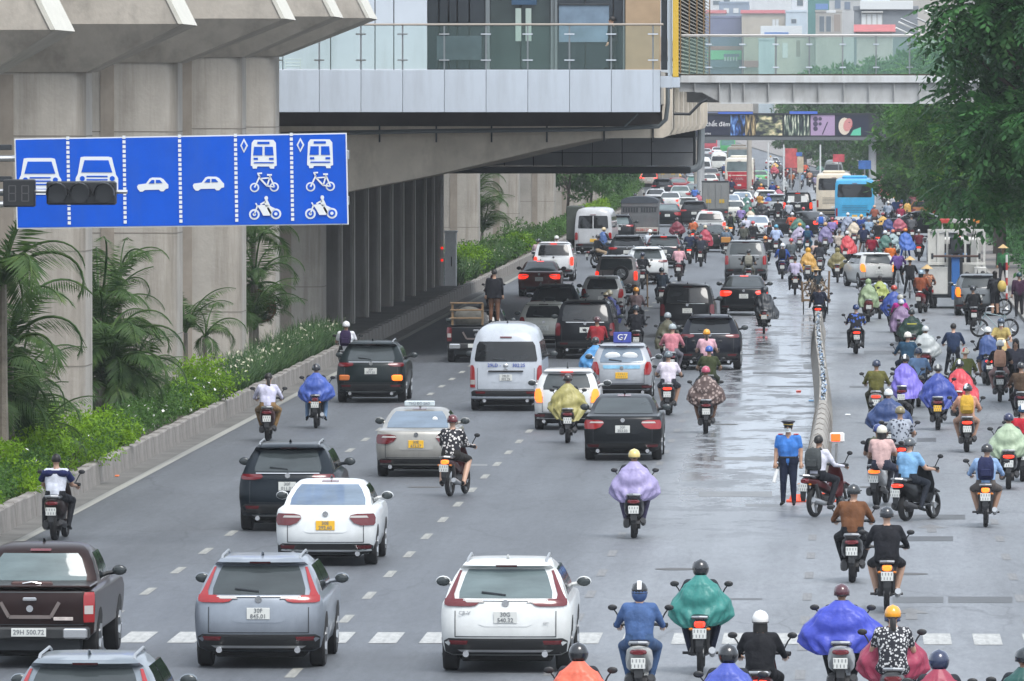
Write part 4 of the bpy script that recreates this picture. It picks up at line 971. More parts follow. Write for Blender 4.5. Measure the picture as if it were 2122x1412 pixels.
    if not far and kind != 'bus':
        zt = K['lv'][-1][0]; yt = K['lv'][-1][2]
        P_.append(('antenna', MB().tube([(0, yt+.05, zt-.01), (0, yt-.03, zt+.05), (0, yt-.14, zt+(.16 if 'hatch' == kind else .06))], [.03,.016,.004], 5).mesh('antenna', [m_trim]), ['dark' if kind != 'suv' else 'paint']))
        zp = K['plate'][0]+.20 if kind != 'pickup' else .86
        P_.append(('badge', MB().tube([(0, B.yr(0, zp)-.03, zp), (0, B.yr(0, zp)+.01, zp)], .05, 12).mesh('badge', [m_trim]), ['chrome']))
    zc = K['rw'][-1][0]
    mb = MB(); zc2 = zc+.035 if kind not in ('van',) else zc+.1; B.patch(mb, [(zc2, -.15, .15), (zc2+.03, -.15, .15)], .03, nx=4, sub=1); P_.append(('brake_light', mb.mesh('brake_light', [m_trim]), ['brake']))
    _parts[k] = (K, B, P_); return _parts[k]
_plate = {}
def add_plate(root, x, y, z, txt=None, yellow=False, wide=False, h=.165, w=.33):
    if wide: w, h = .50, .12
    k = ('pl', w, h)
    if k not in _plate: _plate[k] = MB().bbox(-w/2, w/2, -.012, .0, -h/2, h/2, .004).mesh('number_plate', [m_plate])
    p = put('number_plate', _plate[k], root, (x, y, z)); usemat(p, 0, m_platey if yellow else m_plate)
    if txt:
        k = ('tx', txt)
        me = textmesh(txt, .085 if '\n' in txt else .095)
        if not me.materials: me.materials.append(m_digit)
        put('lettering', me, p, (0, -.016, 0))
    else:
        if 'smudge' not in _plate:
            mb = MB()
            for j, zz in enumerate((.035, -.035)):
                for i in range(4 if j == 0 else 5): xx = -.10+.048*i+(.02 if j == 0 else 0); mb.box(xx, xx+.013, -.014, -.0122, zz-.022, zz+.022)
            _plate['smudge'] = mb.mesh('digits', [m_digit])
        put('digits', _plate['smudge'], p, (0, 0, 0), kind='stuff')
    return p
GRP = 'vehicles in the traffic queue'
def car(kind, px, py, col, label, cat='car', glass='m', lit=None, brake=False, h=0, txt=None, yellow=False, far=False, met=0., pos=None, opt=frozenset(), lampkey=None, low=None, bumpc=None, scale=1., name=None, noplate=False):
    K, B, parts = protoparts(kind, opt, far)
    x, y = pos if pos else G(px, py)
    if not far: pass
    root = empty(name or {'suv':'suv_car','suv2':'suv_car','suv3':'suv_car','sedan':'sedan_car','hatch':'hatchback_car','van':'passenger_van','bus_mini':'minibus','pickup':'pickup_truck','bus':'bus'}[kind],
                 (x, y, 0), label, cat, GRP, rz=R(h))
    root.scale = (scale,)*3
    pm = paint(col, met)
    lamp = {'r': m_litred, 'o': m_litor, None: m_lampred, 'd': m_lampdark}[lit]
    mk = dict(paint=pm, glass=carglass(glass), gd=carglass('d'), gl=carglass('m'), lamp=lamp, lampdark=m_lampdark, clear=m_lampclear, trim=m_trim, dark=m_dark, chrome=m_chrome, arch=m_arch, grille=m_dark,
              mirror=pm if kind not in ('van', 'pickup') else m_black, bump=(paint(bumpc) if bumpc else m_trim), skid=m_steel, skid2=mat('crease_light', (.16,.13,.12), .3, coat=.5), rail=m_steel if glass != 'd' else m_black, low=paint(low) if low else m_trim,
              brake=m_litred if brake else m_lampdark)
    if cat == 'taxi' or kind in ('sedan', 'hatch'): mk['skid'] = pm if kind == 'sedan' else m_trim
    for nm, me, keys in parts:
        o = put(nm, me, root)
        for i, k_ in enumerate(keys): usemat(o, i, mk[k_])
    ty, rim = wheelmesh(K['wr'], .22 if kind != 'bus' else .3)
    for s_ in (-1, 1):
        for yy in (K['wy'][:1] if far else K['wy']):
            xx = s_*(KIND[kind]['lv'][3][1]-.115 if kind != 'bus' else 1.06)
            w_ = put('wheel', ty, root, (xx, yy, 0))
            if not far: put('rim', rim, w_)
    if not noplate:
        zp, _ = K['plate']
        yb = B.yr(0, zp)-.014 if kind != 'pickup' else -.18
        if kind == 'pickup': zp = .53
        add_plate(root, -.0, yb, zp, txt, yellow, wide=(kind == 'pickup'))
    return root, B
def rpos(B, x, z, o=.02): return (x, B.yr(x, z)-o, z)

# ---- nearest row
c, B = car('pickup', 62, 1386, '2b1d1c', 'dark brown pickup truck with covered bed and big red corner lamps', 'pickup truck', 'l', txt='29H 500.72', opt=frozenset(['lid']), met=.3, lit=None)
MB().bbox(-.3, .3, .3, .36, 1.165, 1.23, .02).obj('bed_lid_hump', paint('5a4644'), c)
MB().tube([(-.13,.28,1.2),(0,.26,1.225),(.13,.28,1.2)], .015, 6).obj('lid_handle', m_chrome, c)
MB().bbox(-.86, .86, .06, 1.34, 1.15, 1.185, .015).obj('bed_cover', paint('2b1d1c', .3), c)
MB().bbox(.34, .62, -.02, -.004, .69, .74, .004).obj('sticker', mat('sticker_grey', (.55,.48,.45), .5, noise=.3, ns=8), c)
x, z = -9.0, 0
car('suv', 0, 0, '7d858c', 'silver grey SUV cut by the bottom edge below the brown pickup', 'car', 'm', pos=((165-1765)/178.0, 17500/178.0), met=.5)
car('suv', 535, 1388, '858c95', 'metallic grey SUV with tall red lamps beside its rear window', 'car', 'm', txt='30F\n845.01', met=.35)
c, B = car('suv', 1047, 1397, 'd6d8d6', 'white SUV with tall dark red lamps in front of the lane dashes', 'car', 'l', txt='30G\n540.32', lit='d')
o = put('lettering', textmesh('CR-V', .075), c, rpos(B, -.58, .86)); o.data.materials.append(m_steel)
o = put('lettering', textmesh('AWD', .035), c, rpos(B, .58, .72)); o.data.materials.append(m_steel)
# ---- second row
car('suv2', 595, 1103, '101a22', 'black SUV partly hidden behind the white sedan', 'car', 'm', txt='30F\n011.01', lit='d')
c, B = car('sedan', 674, 1175, 'd9dcdc', 'white sedan with yellow plate and dark red lamps', 'car', 'b', txt='30E\n292.60', yellow=True, lit='d')
c, B = car('sedan', 862, 990, '9c9a94', 'champagne silver taxi with lit sign board on its roof', 'taxi', 'b', txt='30E\n672.57', yellow=True, met=.4, lit='d', name='taxi_car')
MB().bbox(-.33, .33, 1.5, 1.62, 1.48, 1.60, .02).obj('roof_sign', mat('roof_sign_pale', (.55,.62,.64), .4), c)
o = put('lettering', textmesh('THỦ ĐÔ SAO', .075), c, (0, 1.495, 1.54)); o.data.materials.append(mat('letter_grey', (.20,.22,.25), .4))
MB().ell(rpos(B, .36, 1.22, .02), (.06,.012,.06), 12, 5).obj('window_sticker', m_white, c)
c, B = car('suv2', 768, 836, '101c1e', 'dark green black SUV beside the wall with orange lit lower lamps', 'car', 'm', lit='d', txt='30F\n977.25')
for s_ in (-1, 1): MB().bbox(s_*.70-.15, s_*.70+.15, .02, .14, .60, .76, .03).obj('fog_lamp', m_litor if s_ > 0 else mat('lamp_dim_orange', (.5,.14,.03), .2), c)
c, B = car('van', 1048, 853, 'b4bac2', 'silver high roof passenger van with dark rear window', 'van', 'd', txt='29LD\n302.25')
for s, xx in (('29LD -', -.30), ('302.25', .34)):
    o = put('lettering', textmesh(s, .125), c, rpos(B, xx, 1.20)); o.data.materials.append(mat('letter_blue', (.03,.07,.35), .4))
MB().bbox(-.46, .46, -.02, .03, 1.03, 1.07, .01).obj('handle_bar', m_black, c)
MB().ell((0, .02, 1.2), (.07,.02,.045), 12, 6).obj('badge_plate', m_chrome, c)
c, B = car('hatch', 1174, 892, 'cdcfcf', 'white hatchback with orange lit lamps and dark lower bumper behind the khaki poncho rider', 'car', 'm', lit='o', brake=True)
car('sedan', 1290, 956, '13171b', 'black sedan with red lamps and chrome boot strip beside the van lane', 'car', 'm', lit=None, txt='30F\n353.03')
c, B = car('hatch', 1288, 830, 'a9adb3', 'silver taxi hatchback with blue roof board and white window screens', 'taxi', 'b', yellow=True, met=.2, name='taxi_car', lit=None, scale=1.02)
MB().bbox(-.24, .24, .75, .80, 1.50, 1.80, .02).obj('roof_sign', mat('roof_sign_blue', (.05,.07,.34), .4), c)
o = put('lettering', textmesh('G7', .22), c, (0, .74, 1.65)); o.data.materials.append(m_white)
for a in (-.24, .22): MB().ell((a, B.yr(a, 1.18)-.03, 1.18), (.21,.02,.10), 14, 6).obj('sun_screen', mat('screen_white', (.75,.78,.80), .5), c)
mb = MB(); B.patch(mb, [(.84,-.48,.48),(.93,-.5,.5)], .016, nx=6); mb.obj('advert_sticker', mat('sticker_sky', (.22,.48,.68), .4, noise=.3, ns=5), c)
# ---- middle of the queue
c, B = car('pickup', 987, 752, '16181d', 'dark pickup truck loaded with frames and a standing man beside the bay', 'pickup truck', 'd', lit='d')
mw = mat('old_wood', (.20,.13,.07), .8, noise=.3, ns=5)
for xx in (-.78, .15): MB().bbox(xx, xx+.07, .1, .17, 1.15, 1.85, .01).obj('wooden_post', mw, c)
for zz in (1.35, 1.6, 1.82): MB().bbox(-.82, .2, .06, .1, zz, zz+.05, .01).obj('wooden_rail', mw, c)
MB().ell((-.25,.7,1.35), (.5,.45,.38), 12, 8).obj('cargo_bundle', mat('cargo_grey', (.10,.095,.08), .8, noise=.4, ns=4), c)
car('hatch', 1126, 722, 'b9bab2', 'pale hatchback with dark rear window behind the silver van', 'car', 'd', bumpc='20242a')
car('suv3', 1212, 745, '0b0e14', 'black SUV beside the silver van and in front of the pale hatchback', 'car', 'd', lit='d')
car('suv2', 1150, 688, '101820', 'dark SUV between the pale hatchback and the pier side lane', 'car', 'd', lit='d')
car('hatch', 1248, 655, 'a7a9a8', 'silver hatchback behind the rider in a black cape', 'car', 'd')
car('sedan', 1117, 615, '643632', 'maroon brown sedan braking below the white SUV', 'car', 'l', lit='r', brake=True)
car('suv3', 1147, 583, 'd4d6d8', 'white SUV with tall lit brake lamps near the planter', 'car', 'd', lit='r', brake=True, scale=.96)
c, B = car('suv3', 1277, 616, '8c8684', 'silver SUV carrying a spare wheel on its tailgate', 'car', 'm', lit='r', scale=.94)
t_, r_ = wheelmesh(.33, .2)
w_ = put('spare_wheel', t_, c, (.22, -.14, .72)); w_.rotation_euler.z = R(90); q = put('rim', r_, w_)
car('suv2', 1342, 590, 'c3c6c6', 'white SUV behind the rider with orange lit lamp', 'car', 'm', lit='d', h=3)
car('suv3', 1424, 700, '0f1114', 'boxy black SUV with pale plate beside the barrier side sedan', 'car', 'd', lit='d')
car('suv2', 1471, 768, '0a0e1a', 'deep blue black SUV behind the pink shirted rider', 'car', 'd', lit='d')
car('sedan', 1541, 655, '0f1418', 'black sedan with bright red brake lamps behind the grey cape rider', 'car', 'm', lit='r', brake=True, scale=1.03)
car('suv3', 1545, 583, '74787a', 'silver SUV with one orange lamp above the black sedan', 'car', 'm', lit=None)
x_, y_ = G(1545, 583)
car('hatch', 1822, 596, 'c6c7c4', 'white hatchback turning across the lanes with an orange lamp', 'car', 'm', lit='o', h=14)
car('bus_mini', 1229, 527, 'b9bbbe', 'white minibus with posters in its rear windows', 'minibus', 'd', yellow=True, lit=None, h=-2)
car('suv', 1375, 556, '30363c', 'dark grey SUV with lit roof brake lamp beside the black lorry', 'car', 'm', lit='d', brake=True)
car('suv2', 1299, 560, '1a1d20', 'dark car roof showing between the minibus and the silver spare wheel SUV', 'car', 'd')
car('suv2', 1280, 506, '15181c', 'black small SUV squeezed between minibus and dark lorry', 'car', 'l')
car('pickup', 1470, 500, 'c2c4c4', 'white pickup truck with lit roof brake lamp', 'pickup truck', 'd', lit='r', brake=True)
car('sedan', 1471, 523, '1c221f', 'old dark green sedan directly in front of the white pickup', 'car', 'm', lit='d')
F_ = dict(far=True)
car('sedan', 1383, 470, '12171c', 'black sedan beyond the dark lorry with white plate', glass='l', **F_)
car('suv2', 1438, 470, '13161b', 'black SUV beside the grey box lorry', glass='d', **F_)
car('hatch', 1426, 455, 'c0c0bc', 'white hatchback hidden behind a black SUV beyond the dark lorry', glass='m', lit='r', **F_)
car('sedan', 1358, 432, 'b8babc', 'white saloon first in the far cluster beside the hedge', glass='d', **F_)
car('sedan', 1388, 440, 'd0d2d2', 'white saloon with red lamp in the far cluster', glass='m', lit='r', **F_)
car('hatch', 1352, 452, '202428', 'dark hatchback behind the covered lorry roof', glass='d', **F_)
car('sedan', 1409, 424, 'aeb4b4', 'silver saloon beyond the white far cluster', glass='l', **F_)
car('sedan', 1408, 404, '7d1f28', 'dark red saloon with amber lamp far along the queue', glass='l', h=8, **F_)
car('suv', 1440, 402, 'aab4b0', 'pale green tinted SUV beside the dark red saloon', glass='g', **F_)
car('sedan', 1468, 394, 'd2d2cc', 'white saloon under the dark van in the far queue', glass='m', **F_)
car('suv', 1345, 392, 'b3aaa2', 'silver SUV at the hedge end beside the beige box lorry', glass='d', lit='r', **F_)
car('van', 1455, 372, 'cfd2d4', 'white van far along beside the red and white coach', cat='van', glass='d', **F_)
car('suv2', 1372, 412, '181b22', 'dark car behind the beige box lorry', glass='d', **F_)
car('sedan', 1437, 420, '23303a', 'blue black car behind the pale green SUV', glass='l', **F_)
c, B = car('bus', 1532, 402, 'd8d2c4', 'tall red and cream coach seen from behind', cat='coach', glass='l', lit=None, name='coach_bus', low='a01c2c', **F_)
mb = MB(); B.patch(mb, [(.42,-1.2,1.2),(1.9,-1.24,1.24)], .008, nx=10); mb.obj('red_lower_panel', paint('b4202e'), c)
for s_ in (-1,1):
    mb = MB(); B.patch(mb, [(.5,.2,10.6),(1.62,.2,10.6)], .01, face='s', side=s_, nx=2, sub=1); mb.obj('red_side_panel', paint('b4202e'), c)
o = put('digits', _plate.get('smudge') or MB().mesh('x'), c, (0, -.05, 1.3)); o.scale = (3, 1, 1.5); usemat(o, 0, m_white); o['kind'] = 'stuff'
c, B = car('bus', 1530, 364, '7d7466', 'beige and maroon coach beyond the red and cream coach', cat='coach', glass='l', name='coach_bus', low='5a1420', **F_)
mb = MB(); B.patch(mb, [(.5,-1.22,1.22),(1.9,-1.22,1.22)], .008, nx=10); mb.obj('maroon_lower_panel', paint('6a1a28'), c)
car('van', 1490, 358, 'c9c9c2', 'white van beside the maroon coach', cat='van', glass='d', **F_)
car('bus', 1470, 322, 'b33040', 'red bus furthest along under the advert bridge', cat='bus', glass='m', low='c8a040', scale=.9, **F_)
car('bus', 1508, 326, '2f9a4c', 'green bus under the advert bridge', cat='bus', glass='g', scale=.85, **F_)
for i, (a, b, cc, g_, lb) in enumerate(((1462,330,'aab0b4','d','silver car just below the red far bus'),(1486,326,'d8d8d8','d','white car just below the green far bus'),(1463,343,'30343a','d','dark car second below the red far bus'),(1498,337,'d2d4d4','m','white car beside the maroon coach roof'),
        (1468,352,'20262c','m','dark car with red light below the far bus'),(1473,380,'5a554c','d','brown boxed car between white van and coach'),(1590,408,'1c2026','m','black saloon to the side of the red coach'),(1575,386,'5fae6c','m','green and white taxi beside the red coach'),
        (1601,352,'c6c8c8','d','white car alone past the coach'),(1537,440,'cfd2d4','b','white saloon just behind the red coach'),(1520,462,'d2d0c8','m','white car beside the grey box lorry'),(1588,442,'d6d8d8','m','white SUV beside the black luxury SUV'),
        (1607,452,'8d9396','m','silver SUV next to the black luxury SUV'),(1690,385,'2a2e32','d','dark car ahead of the grey van'),(1512,446,'c6c6c0','b','cream car half behind the grey box lorry'))):
    car('suv2' if 'SUV' in lb else 'sedan', a, b, cc, lb, glass=g_, **F_)
car('suv3', 1653, 457, '0e1218', 'black luxury SUV with paper notices on its rear', cat='car', glass='d', lit='r', brake=True, scale=1.05)
x_, y_ = G(1653, 457)
c = [o for o in bpy.data.objects if o.get('label') == 'black luxury SUV with paper notices on its rear'][0]
for a in (-.42, .42): MB().box(a-.2, a+.2, -.03, -.015, 1.22, 1.62).obj('paper_notice', m_white, c, (0,.0,-.05))
car('van', 1727, 380, '6b716f', 'grey van beyond the blue bus', cat='van', glass='d', **F_)
c, B = car('bus', 1728, 452, 'cfc3ae', 'cream bus standing just behind the blue bus', cat='bus', glass='d', scale=.98, **F_)
c, B = car('bus', 1771, 473, '3fa0cc', 'sky blue city bus with white and blue skirt', cat='bus', glass='d', lit=None, low='1c3f8c', yellow=True, **F_)
mb = MB(); B.patch(mb, [(.42,-1.2,1.2),(.72,-1.22,1.22)], .03, nx=10); mb.obj('white_band', m_white, c)
mb = MB(); B.patch(mb, [(.3,-1.16,1.16),(.5,-1.2,1.2)], .04, nx=10); mb.obj('blue_skirt', paint('1c3f8c'), c)
car('sedan', 1716, 492, '1a1d20', 'black coupe slewed across the lanes in front of the buses', glass='d', lit='r', h=38, scale=1.05)
car('sedan', 1975, 489, '232a30', 'dark sedan seen side on crossing at the kerb side', glass='m', h=84, scale=1.02)
car('suv', 1960, 545, 'cfd2d2', 'white SUV just ahead of the tow truck', glass='m', lit='r')
car('sedan', 1911, 462, 'd27818', 'orange and cream taxi near the kerb', cat='taxi', glass='m', **F_)
car('suv3', 1927, 446, '4a5054', 'grey SUV ahead of the orange taxi', glass='d', **F_)
car('hatch', 2026, 655, '6a7074', 'grey hatchback crowded by people beside the tow truck', glass='m', lit='o', scale=1.05)
car('sedan', 1567, 500, 'd0d4d6', 'white saloon with red lamps in front of the coach lanes', glass='b', lit=None)
car('hatch', 1583, 436, 'd8d9d6', 'white small car over the white SUV roof', glass='m', **F_)
# ---- lorries
def box_lorry(px, py, wdt, hgt, col, label, kind='box', L=4.2):
    x, y = G(px, py); t = empty('box_lorry', (x, y, 0), label, 'lorry', GRP); hw = wdt/2; z0 = .85
    MB().bbox(-hw, hw, 0, L, z0, hgt, .03).obj('cargo_box', col, t)
    if kind == 'box':
        for s_ in (-1, 1):
            a, b = (s_*.02, s_*(hw-.06)); MB().bbox(min(a,b), max(a,b), -.04, -.002, z0+.06, hgt-.12, .01).obj('door', col, t)
            MB().tube([(s_*hw*.5, -.06, z0+.1), (s_*hw*.5, -.06, hgt-.2)], .015, 5).obj('lock_bar', m_steel, t)
            MB().bbox(s_*hw*.5-.17, s_*hw*.5+.17, -.06, -.042, z0+.45, z0+.70, .005).obj('panel_mark', mat('mark_yellow', (.50,.33,.04), .5), t)
        MB().bbox(-hw-.02, hw+.02, -.03, .1, hgt-.08, hgt+.03, .01).obj('roof_rim', m_dark, t)
    else:
        for a, b in ((-hw+.08, -.06), (.06, hw-.08)):
            for k in range(6):
                xx = a+(b-a)*(k+.5)/6; MB().bbox(xx-.05, xx+.05, -.03, 0, hgt-.62, hgt-.36, .005).obj('slot', m_dark, t)
        MB().bbox(-hw, hw, -.02, .02, hgt-.34, hgt-.30, .005).obj('rail', m_dark, t)
        rings = []
        for yy in (-.03, L*.5, L):
            rings.append([(hw*1.02*math.cos(R(a)), yy, hgt-.1+.36*math.sin(R(a))**.6 if 0 < a < 180 else hgt-.1) for a in range(0, 181, 15)])
        MB().loft(rings, caps=(True, True)).obj('canvas_cover', mat('canvas_dark', (.045,.055,.07), .7, noise=.3, ns=1), t)
        o = put('lettering', textmesh('29H-281.21', .2), t, (.1, -.22, .72)); o.data.materials.append(mat('lorry_red', (.5,.06,.05), .5))
    MB().bbox(-hw, hw, -.2, .05, .58, .86, .02).obj('rear_bumper', mat('lorry_bumper', (.42,.38,.34), .6) if kind != 'box' else m_dark, t)
    ty, rim = wheelmesh(.42, .4)
    for s_ in (-1, 1):
        for yy in (.9, L+1.2): w_ = put('wheel', ty, t, (s_*(hw-.25), yy, 0)); put('rim', rim, w_)
    MB().bbox(-hw+.08, hw-.08, L+.15, L+1.8, .5, min(2.3, hgt), .08).obj('cab', mat('cab_pale', (.5,.5,.48), .4), t)
    MB().box(-.4, .4, .1, L+1, .5, z0).obj('chassis', m_dark, t)
    for s_ in (-1, 1): MB().bbox(s_*(hw-.15)-.1, s_*(hw-.15)+.1, -.22, -.2, .66, .76, .005).obj('tail_light', m_lampred, t)
box_lorry(1325, 503, 2.1, 2.35, mat('lorry_grey', (.12,.125,.13), .6, noise=.25, ns=1.2, grime=((.2,.05,.04), 1, 1, .15)), 'dark grey covered lorry with slotted top boards beside the minibus', 'canvas')
box_lorry(1482, 462, 1.75, 2.75, mat('lorry_tin', (.20,.205,.20), .45, noise=.15, ns=1), 'grey metal box lorry with two yellow marks on its doors')
box_lorry(1384, 392, 1.9, 2.4, mat('lorry_beige', (.27,.255,.23), .6, noise=.15), 'beige box lorry far along beside the hedge', L=4)
# dark side lorry beside the minibus
x, y = G(1186, 527); t = empty('box_lorry', (x, y+1.0, 0), 'dark green lorry side showing beside the white minibus', 'lorry', GRP)
MB().bbox(-.35, .5, 0, 4, .7, 2.5, .04).obj('cargo_box', mat('lorry_green', (.045,.055,.045), .7, noise=.3), t)
for yy in (.6, 3.2): put('wheel', wheelmesh(.4, .25)[0], t, (-.15, yy, 0))
# ---- tow truck
x, y = G(1980, 640)
tt = empty('tow_truck', (x, y, 0), 'white tow truck with blue lifting arm and red and orange roof bar', 'tow truck', GRP)
m_tw = mat('tow_white', (.60,.60,.57), .4, noise=.1, ns=1.5, grime=((.25,.22,.18), 2, .4, .4))
m_tb = mat('tow_blue', (.03,.14,.42), .45, noise=.15, ns=2)
MB().bbox(-1.08, -.28, .05, .75, .55, 1.62, .03).obj('tool_locker', m_tw, tt)
MB().bbox(-1.02, -.42, .03, .06, 1.64, 1.68, .01).obj('ledge', m_dark, tt)
MB().bbox(.72, 1.2, .05, .75, .55, 1.62, .03).obj('tool_locker', m_tw, tt)
for a in (-1.08, -.72, -.36, .34, .82, 1.08): MB().bbox(a, a+.09, .75, .85, 1.6, 3.05, .01).obj('frame_post', m_tw, tt)
for zz in (1.68, 2.98): MB().bbox(-1.08, 1.17, .74, .80, zz, zz+.1, .01).obj('frame_bar', m_tw, tt)
MB().bbox(-1.06, -.42, .82, .86, 1.7, 2.95, .01).obj('frame_panel', m_tw, tt)
MB().bbox(-1.0, 1.0, 1.1, 2.8, .6, 2.75, .08).obj('cab', m_tw, tt)
MB().bbox(-.6, .6, 1.05, 1.09, 1.75, 2.5, .03).obj('cab_window', carglass('d'), tt)
for a in (-.28, .28): MB().bbox(a-.18, a+.18, .99, 1.03, 1.95, 2.15, .02).obj('seat_back', mat('seat_blue', (.15,.35,.62), .6), tt)
MB().bbox(-.16, .16, -.1, .1, .35, 2.0, .02).obj('lifting_arm', m_tb, tt)
MB().bbox(-.28, -.17, 0, .3, .5, 2.3, .01).obj('arm_guide', m_dark, tt)
MB().bbox(.17, .28, 0, .3, .5, 2.3, .01).obj('arm_guide', m_dark, tt)
MB().bbox(-.95, .95, -.2, -.1, 2.0, 2.09, .02).obj('cross_bar', mat('rusty_steel', (.10,.06,.05), .7, noise=.3), tt)
for a in (-.95, .88): MB().bbox(a, a+.09, -.22, -.08, 1.93, 2.16, .01).obj('bar_end', m_dark, tt)
MB().bbox(-.22, .22, .3, .6, 2.1, 2.8, .05).obj('hoist_drum', m_dark, tt)
for a, b, mm in ((-.6, -.2, mat('beacon_red', (.5,.06,.05), .3)), (-.2, .6, mat('beacon_grey', (.45,.42,.42), .3)), (.6, .95, mat('beacon_orange', (.7,.25,.05), .3))): MB().bbox(a, b, 1.5, 1.75, 3.3, 3.48, .03).obj('beacon_bar', mm, tt)
for a in (-.5, .8): MB().tube([(a, 1.6, 2.7), (a, 1.6, 3.35)], .03, 6).obj('beacon_post', m_tw, tt)
MB().bbox(-1.0, 1.0, .2, 3.6, .42, .56, .02).obj('chassis', m_dark, tt)
for s_ in (-1, 1):
    for yy in (.6, 3.0): w_ = put('wheel', wheelmesh(.38, .3)[0], tt, (s_*.88, yy, 0)); put('rim', wheelmesh(.38, .3)[1], w_)
for a in (-.95, .95): MB().bbox(a-.1, a+.1, -.0, .04, .62, .74, .01).obj('tail_light', m_lampred, tt)
# ================================================================== PEOPLE
# one continuous skin per pose: tapered capsules fused by a voxel remesh, then coloured by region
def lerp(a, b, t): return tuple(a[i]+(b[i]-a[i])*t for i in range(3))
def make_body(name, J, vox=.019):
    """J: joint dict. returns mesh with slots skin, top, sleeve, trousers, shin, shoe, hair, dark"""
    mb = MB(); regs = []
    def cap(a, b, ra, rb, reg, n=10):
        a, b = Vector(a), Vector(b); mb.ell(a, (ra,)*3, n, 7); mb.ell(b, (rb,)*3, n, 7); mb.tube([a, b], [ra, rb], n); regs.append((a, b, ra, rb, reg))
    def el(c, r, reg, M=None): mb.ell(c, r, 14, 10, M=M); c = Vector(c); regs.append((c, c, min(r), min(r), reg))
    hip, ch, nk, hd = [Vector(J[k]) for k in ('hip', 'chest', 'neck', 'head')]
    w = J.get('w', 1.0)
    for s_ in (-1, 1):
        cap(hip+Vector((s_*.085, 0, .0)), hip+Vector((s_*.07, .0, .10)), .128, .118*w, 3)
        cap(hip+Vector((s_*.065, 0, .12)), ch+Vector((s_*.085, 0, 0)), .124*w, .132*w, 1)
        cap(ch+Vector((s_*.085, 0, 0)), nk+Vector((s_*.10, -.005, -.075)), .128*w, .082, 1)
        sh, e, h = [Vector(J[k+('L' if s_ < 0 else 'R')]) for k in ('sh', 'el', 'ha')]
        cap(nk+Vector((s_*.07, 0, -.07)), sh, .072, .076, 1)
        cap(sh, lerp(sh, e, .6), .074, .066, 1); cap(lerp(sh, e, .6), e, .054, .047, 2)
        cap(e, lerp(e, h, .92), .045, .030, 2)
        hp, k, a, t = [Vector(J[q+('L' if s_ < 0 else 'R')]) for q in ('hp', 'kn', 'an', 'to')]
        cap(hp, k, .105, .073, 3); cap(k, lerp(k, a, .35), .070, .066, 4); cap(lerp(k, a, .35), a, .066, .046, 4); cap(a, t, .042, .032, 5)
        el(lerp(a, t, -.2), (.04, .05, .04), 5)
    cap(hip+Vector((0,-.02,.08)), ch+Vector((0,-.02,.06)), .13*w, .125*w, 1); cap(hip+Vector((0,-.015,.03)), hip+Vector((0,-.015,.12)), .135*w, .13*w, 1)
    cap(nk-Vector((0,0,.05)), hd-Vector((0,0,.06)), .058, .055, 0)
    f = Vector(J.get('face', (0,1,0))).normalized(); up = Vector((0,0,1)); rt = f.cross(up).normalized(); up = rt.cross(f)
    Mh = Matrix((( rt.x, f.x, up.x, hd.x),(rt.y, f.y, up.y, hd.y),(rt.z, f.z, up.z, hd.z),(0,0,0,1)))
    def H_(x, y, z): return Mh @ Vector((x, y, z))
    el(H_(0,-.012,.025), (.077,.094,.098), 6, None)
    cap(H_(0,.03,-.055), H_(0,.045,-.075), .052, .040, 0); cap(H_(0,.082,.012), H_(0,.100,-.018), .012, .016, 0)
    for s_ in (-1, 1): cap(H_(s_*.077,-.005,.015), H_(s_*.082,-.015,-.02), .017, .013, 0, 6)
    cap(H_(-.022,.088,-.050), H_(.022,.088,-.050), .010, .010, 0, 6)
    me = mb.mesh(name)
    o = bpy.data.objects.new('tmp', me); COL.objects.link(o)
    md = o.modifiers.new('r', 'REMESH'); md.mode = 'VOXEL'; md.voxel_size = vox
    sm = o.modifiers.new('s', 'SMOOTH'); sm.factor = .5; sm.iterations = 2
    dg = bpy.context.evaluated_depsgraph_get(); me2 = bpy.data.meshes.new_from_object(o.evaluated_get(dg)); bpy.data.objects.remove(o)
    me2.name = name
    n = len(me2.polygons); c = np.empty(n*3, np.float32); me2.polygons.foreach_get('center', c); c = c.reshape(-1, 3)
    best = np.full(n, 1e9); idx = np.zeros(n, np.int32)
    for a, b, ra, rb, reg in regs:
        a_, b_ = np.array(a), np.array(b); d = b_-a_; L = float(d@d)
        t = np.clip(((c-a_)@d)/L, 0, 1) if L > 1e-8 else np.zeros(n)
        dist = np.linalg.norm(c-(a_+t[:, None]*d), axis=1)-(ra+(rb-ra)*t)
        if reg == 6:
            q = (c-a_); fy = q@np.array(f); fz = q@np.array(up); dist = np.sqrt((q@np.array(rt)/.077)**2+(fy/.094)**2+(fz/.098)**2)*.08-.08
            r_ = np.where((fy > .030-.0) & (fz < .062), 0, np.where(fz < -.055, 0, 6))
        else: r_ = np.full(n, reg)
        m_ = dist < best; best[m_] = dist[m_]; idx[m_] = r_[m_]
    # joined islands: fingers, eyes, brows, lips
    base_v = np.empty(len(me2.vertices)*3, np.float32); me2.vertices.foreach_get('co', base_v)
    V = [tuple(v) for v in base_v.reshape(-1, 3)]; Fc = [tuple(p.vertices) for p in me2.polygons]
    ex = MB()
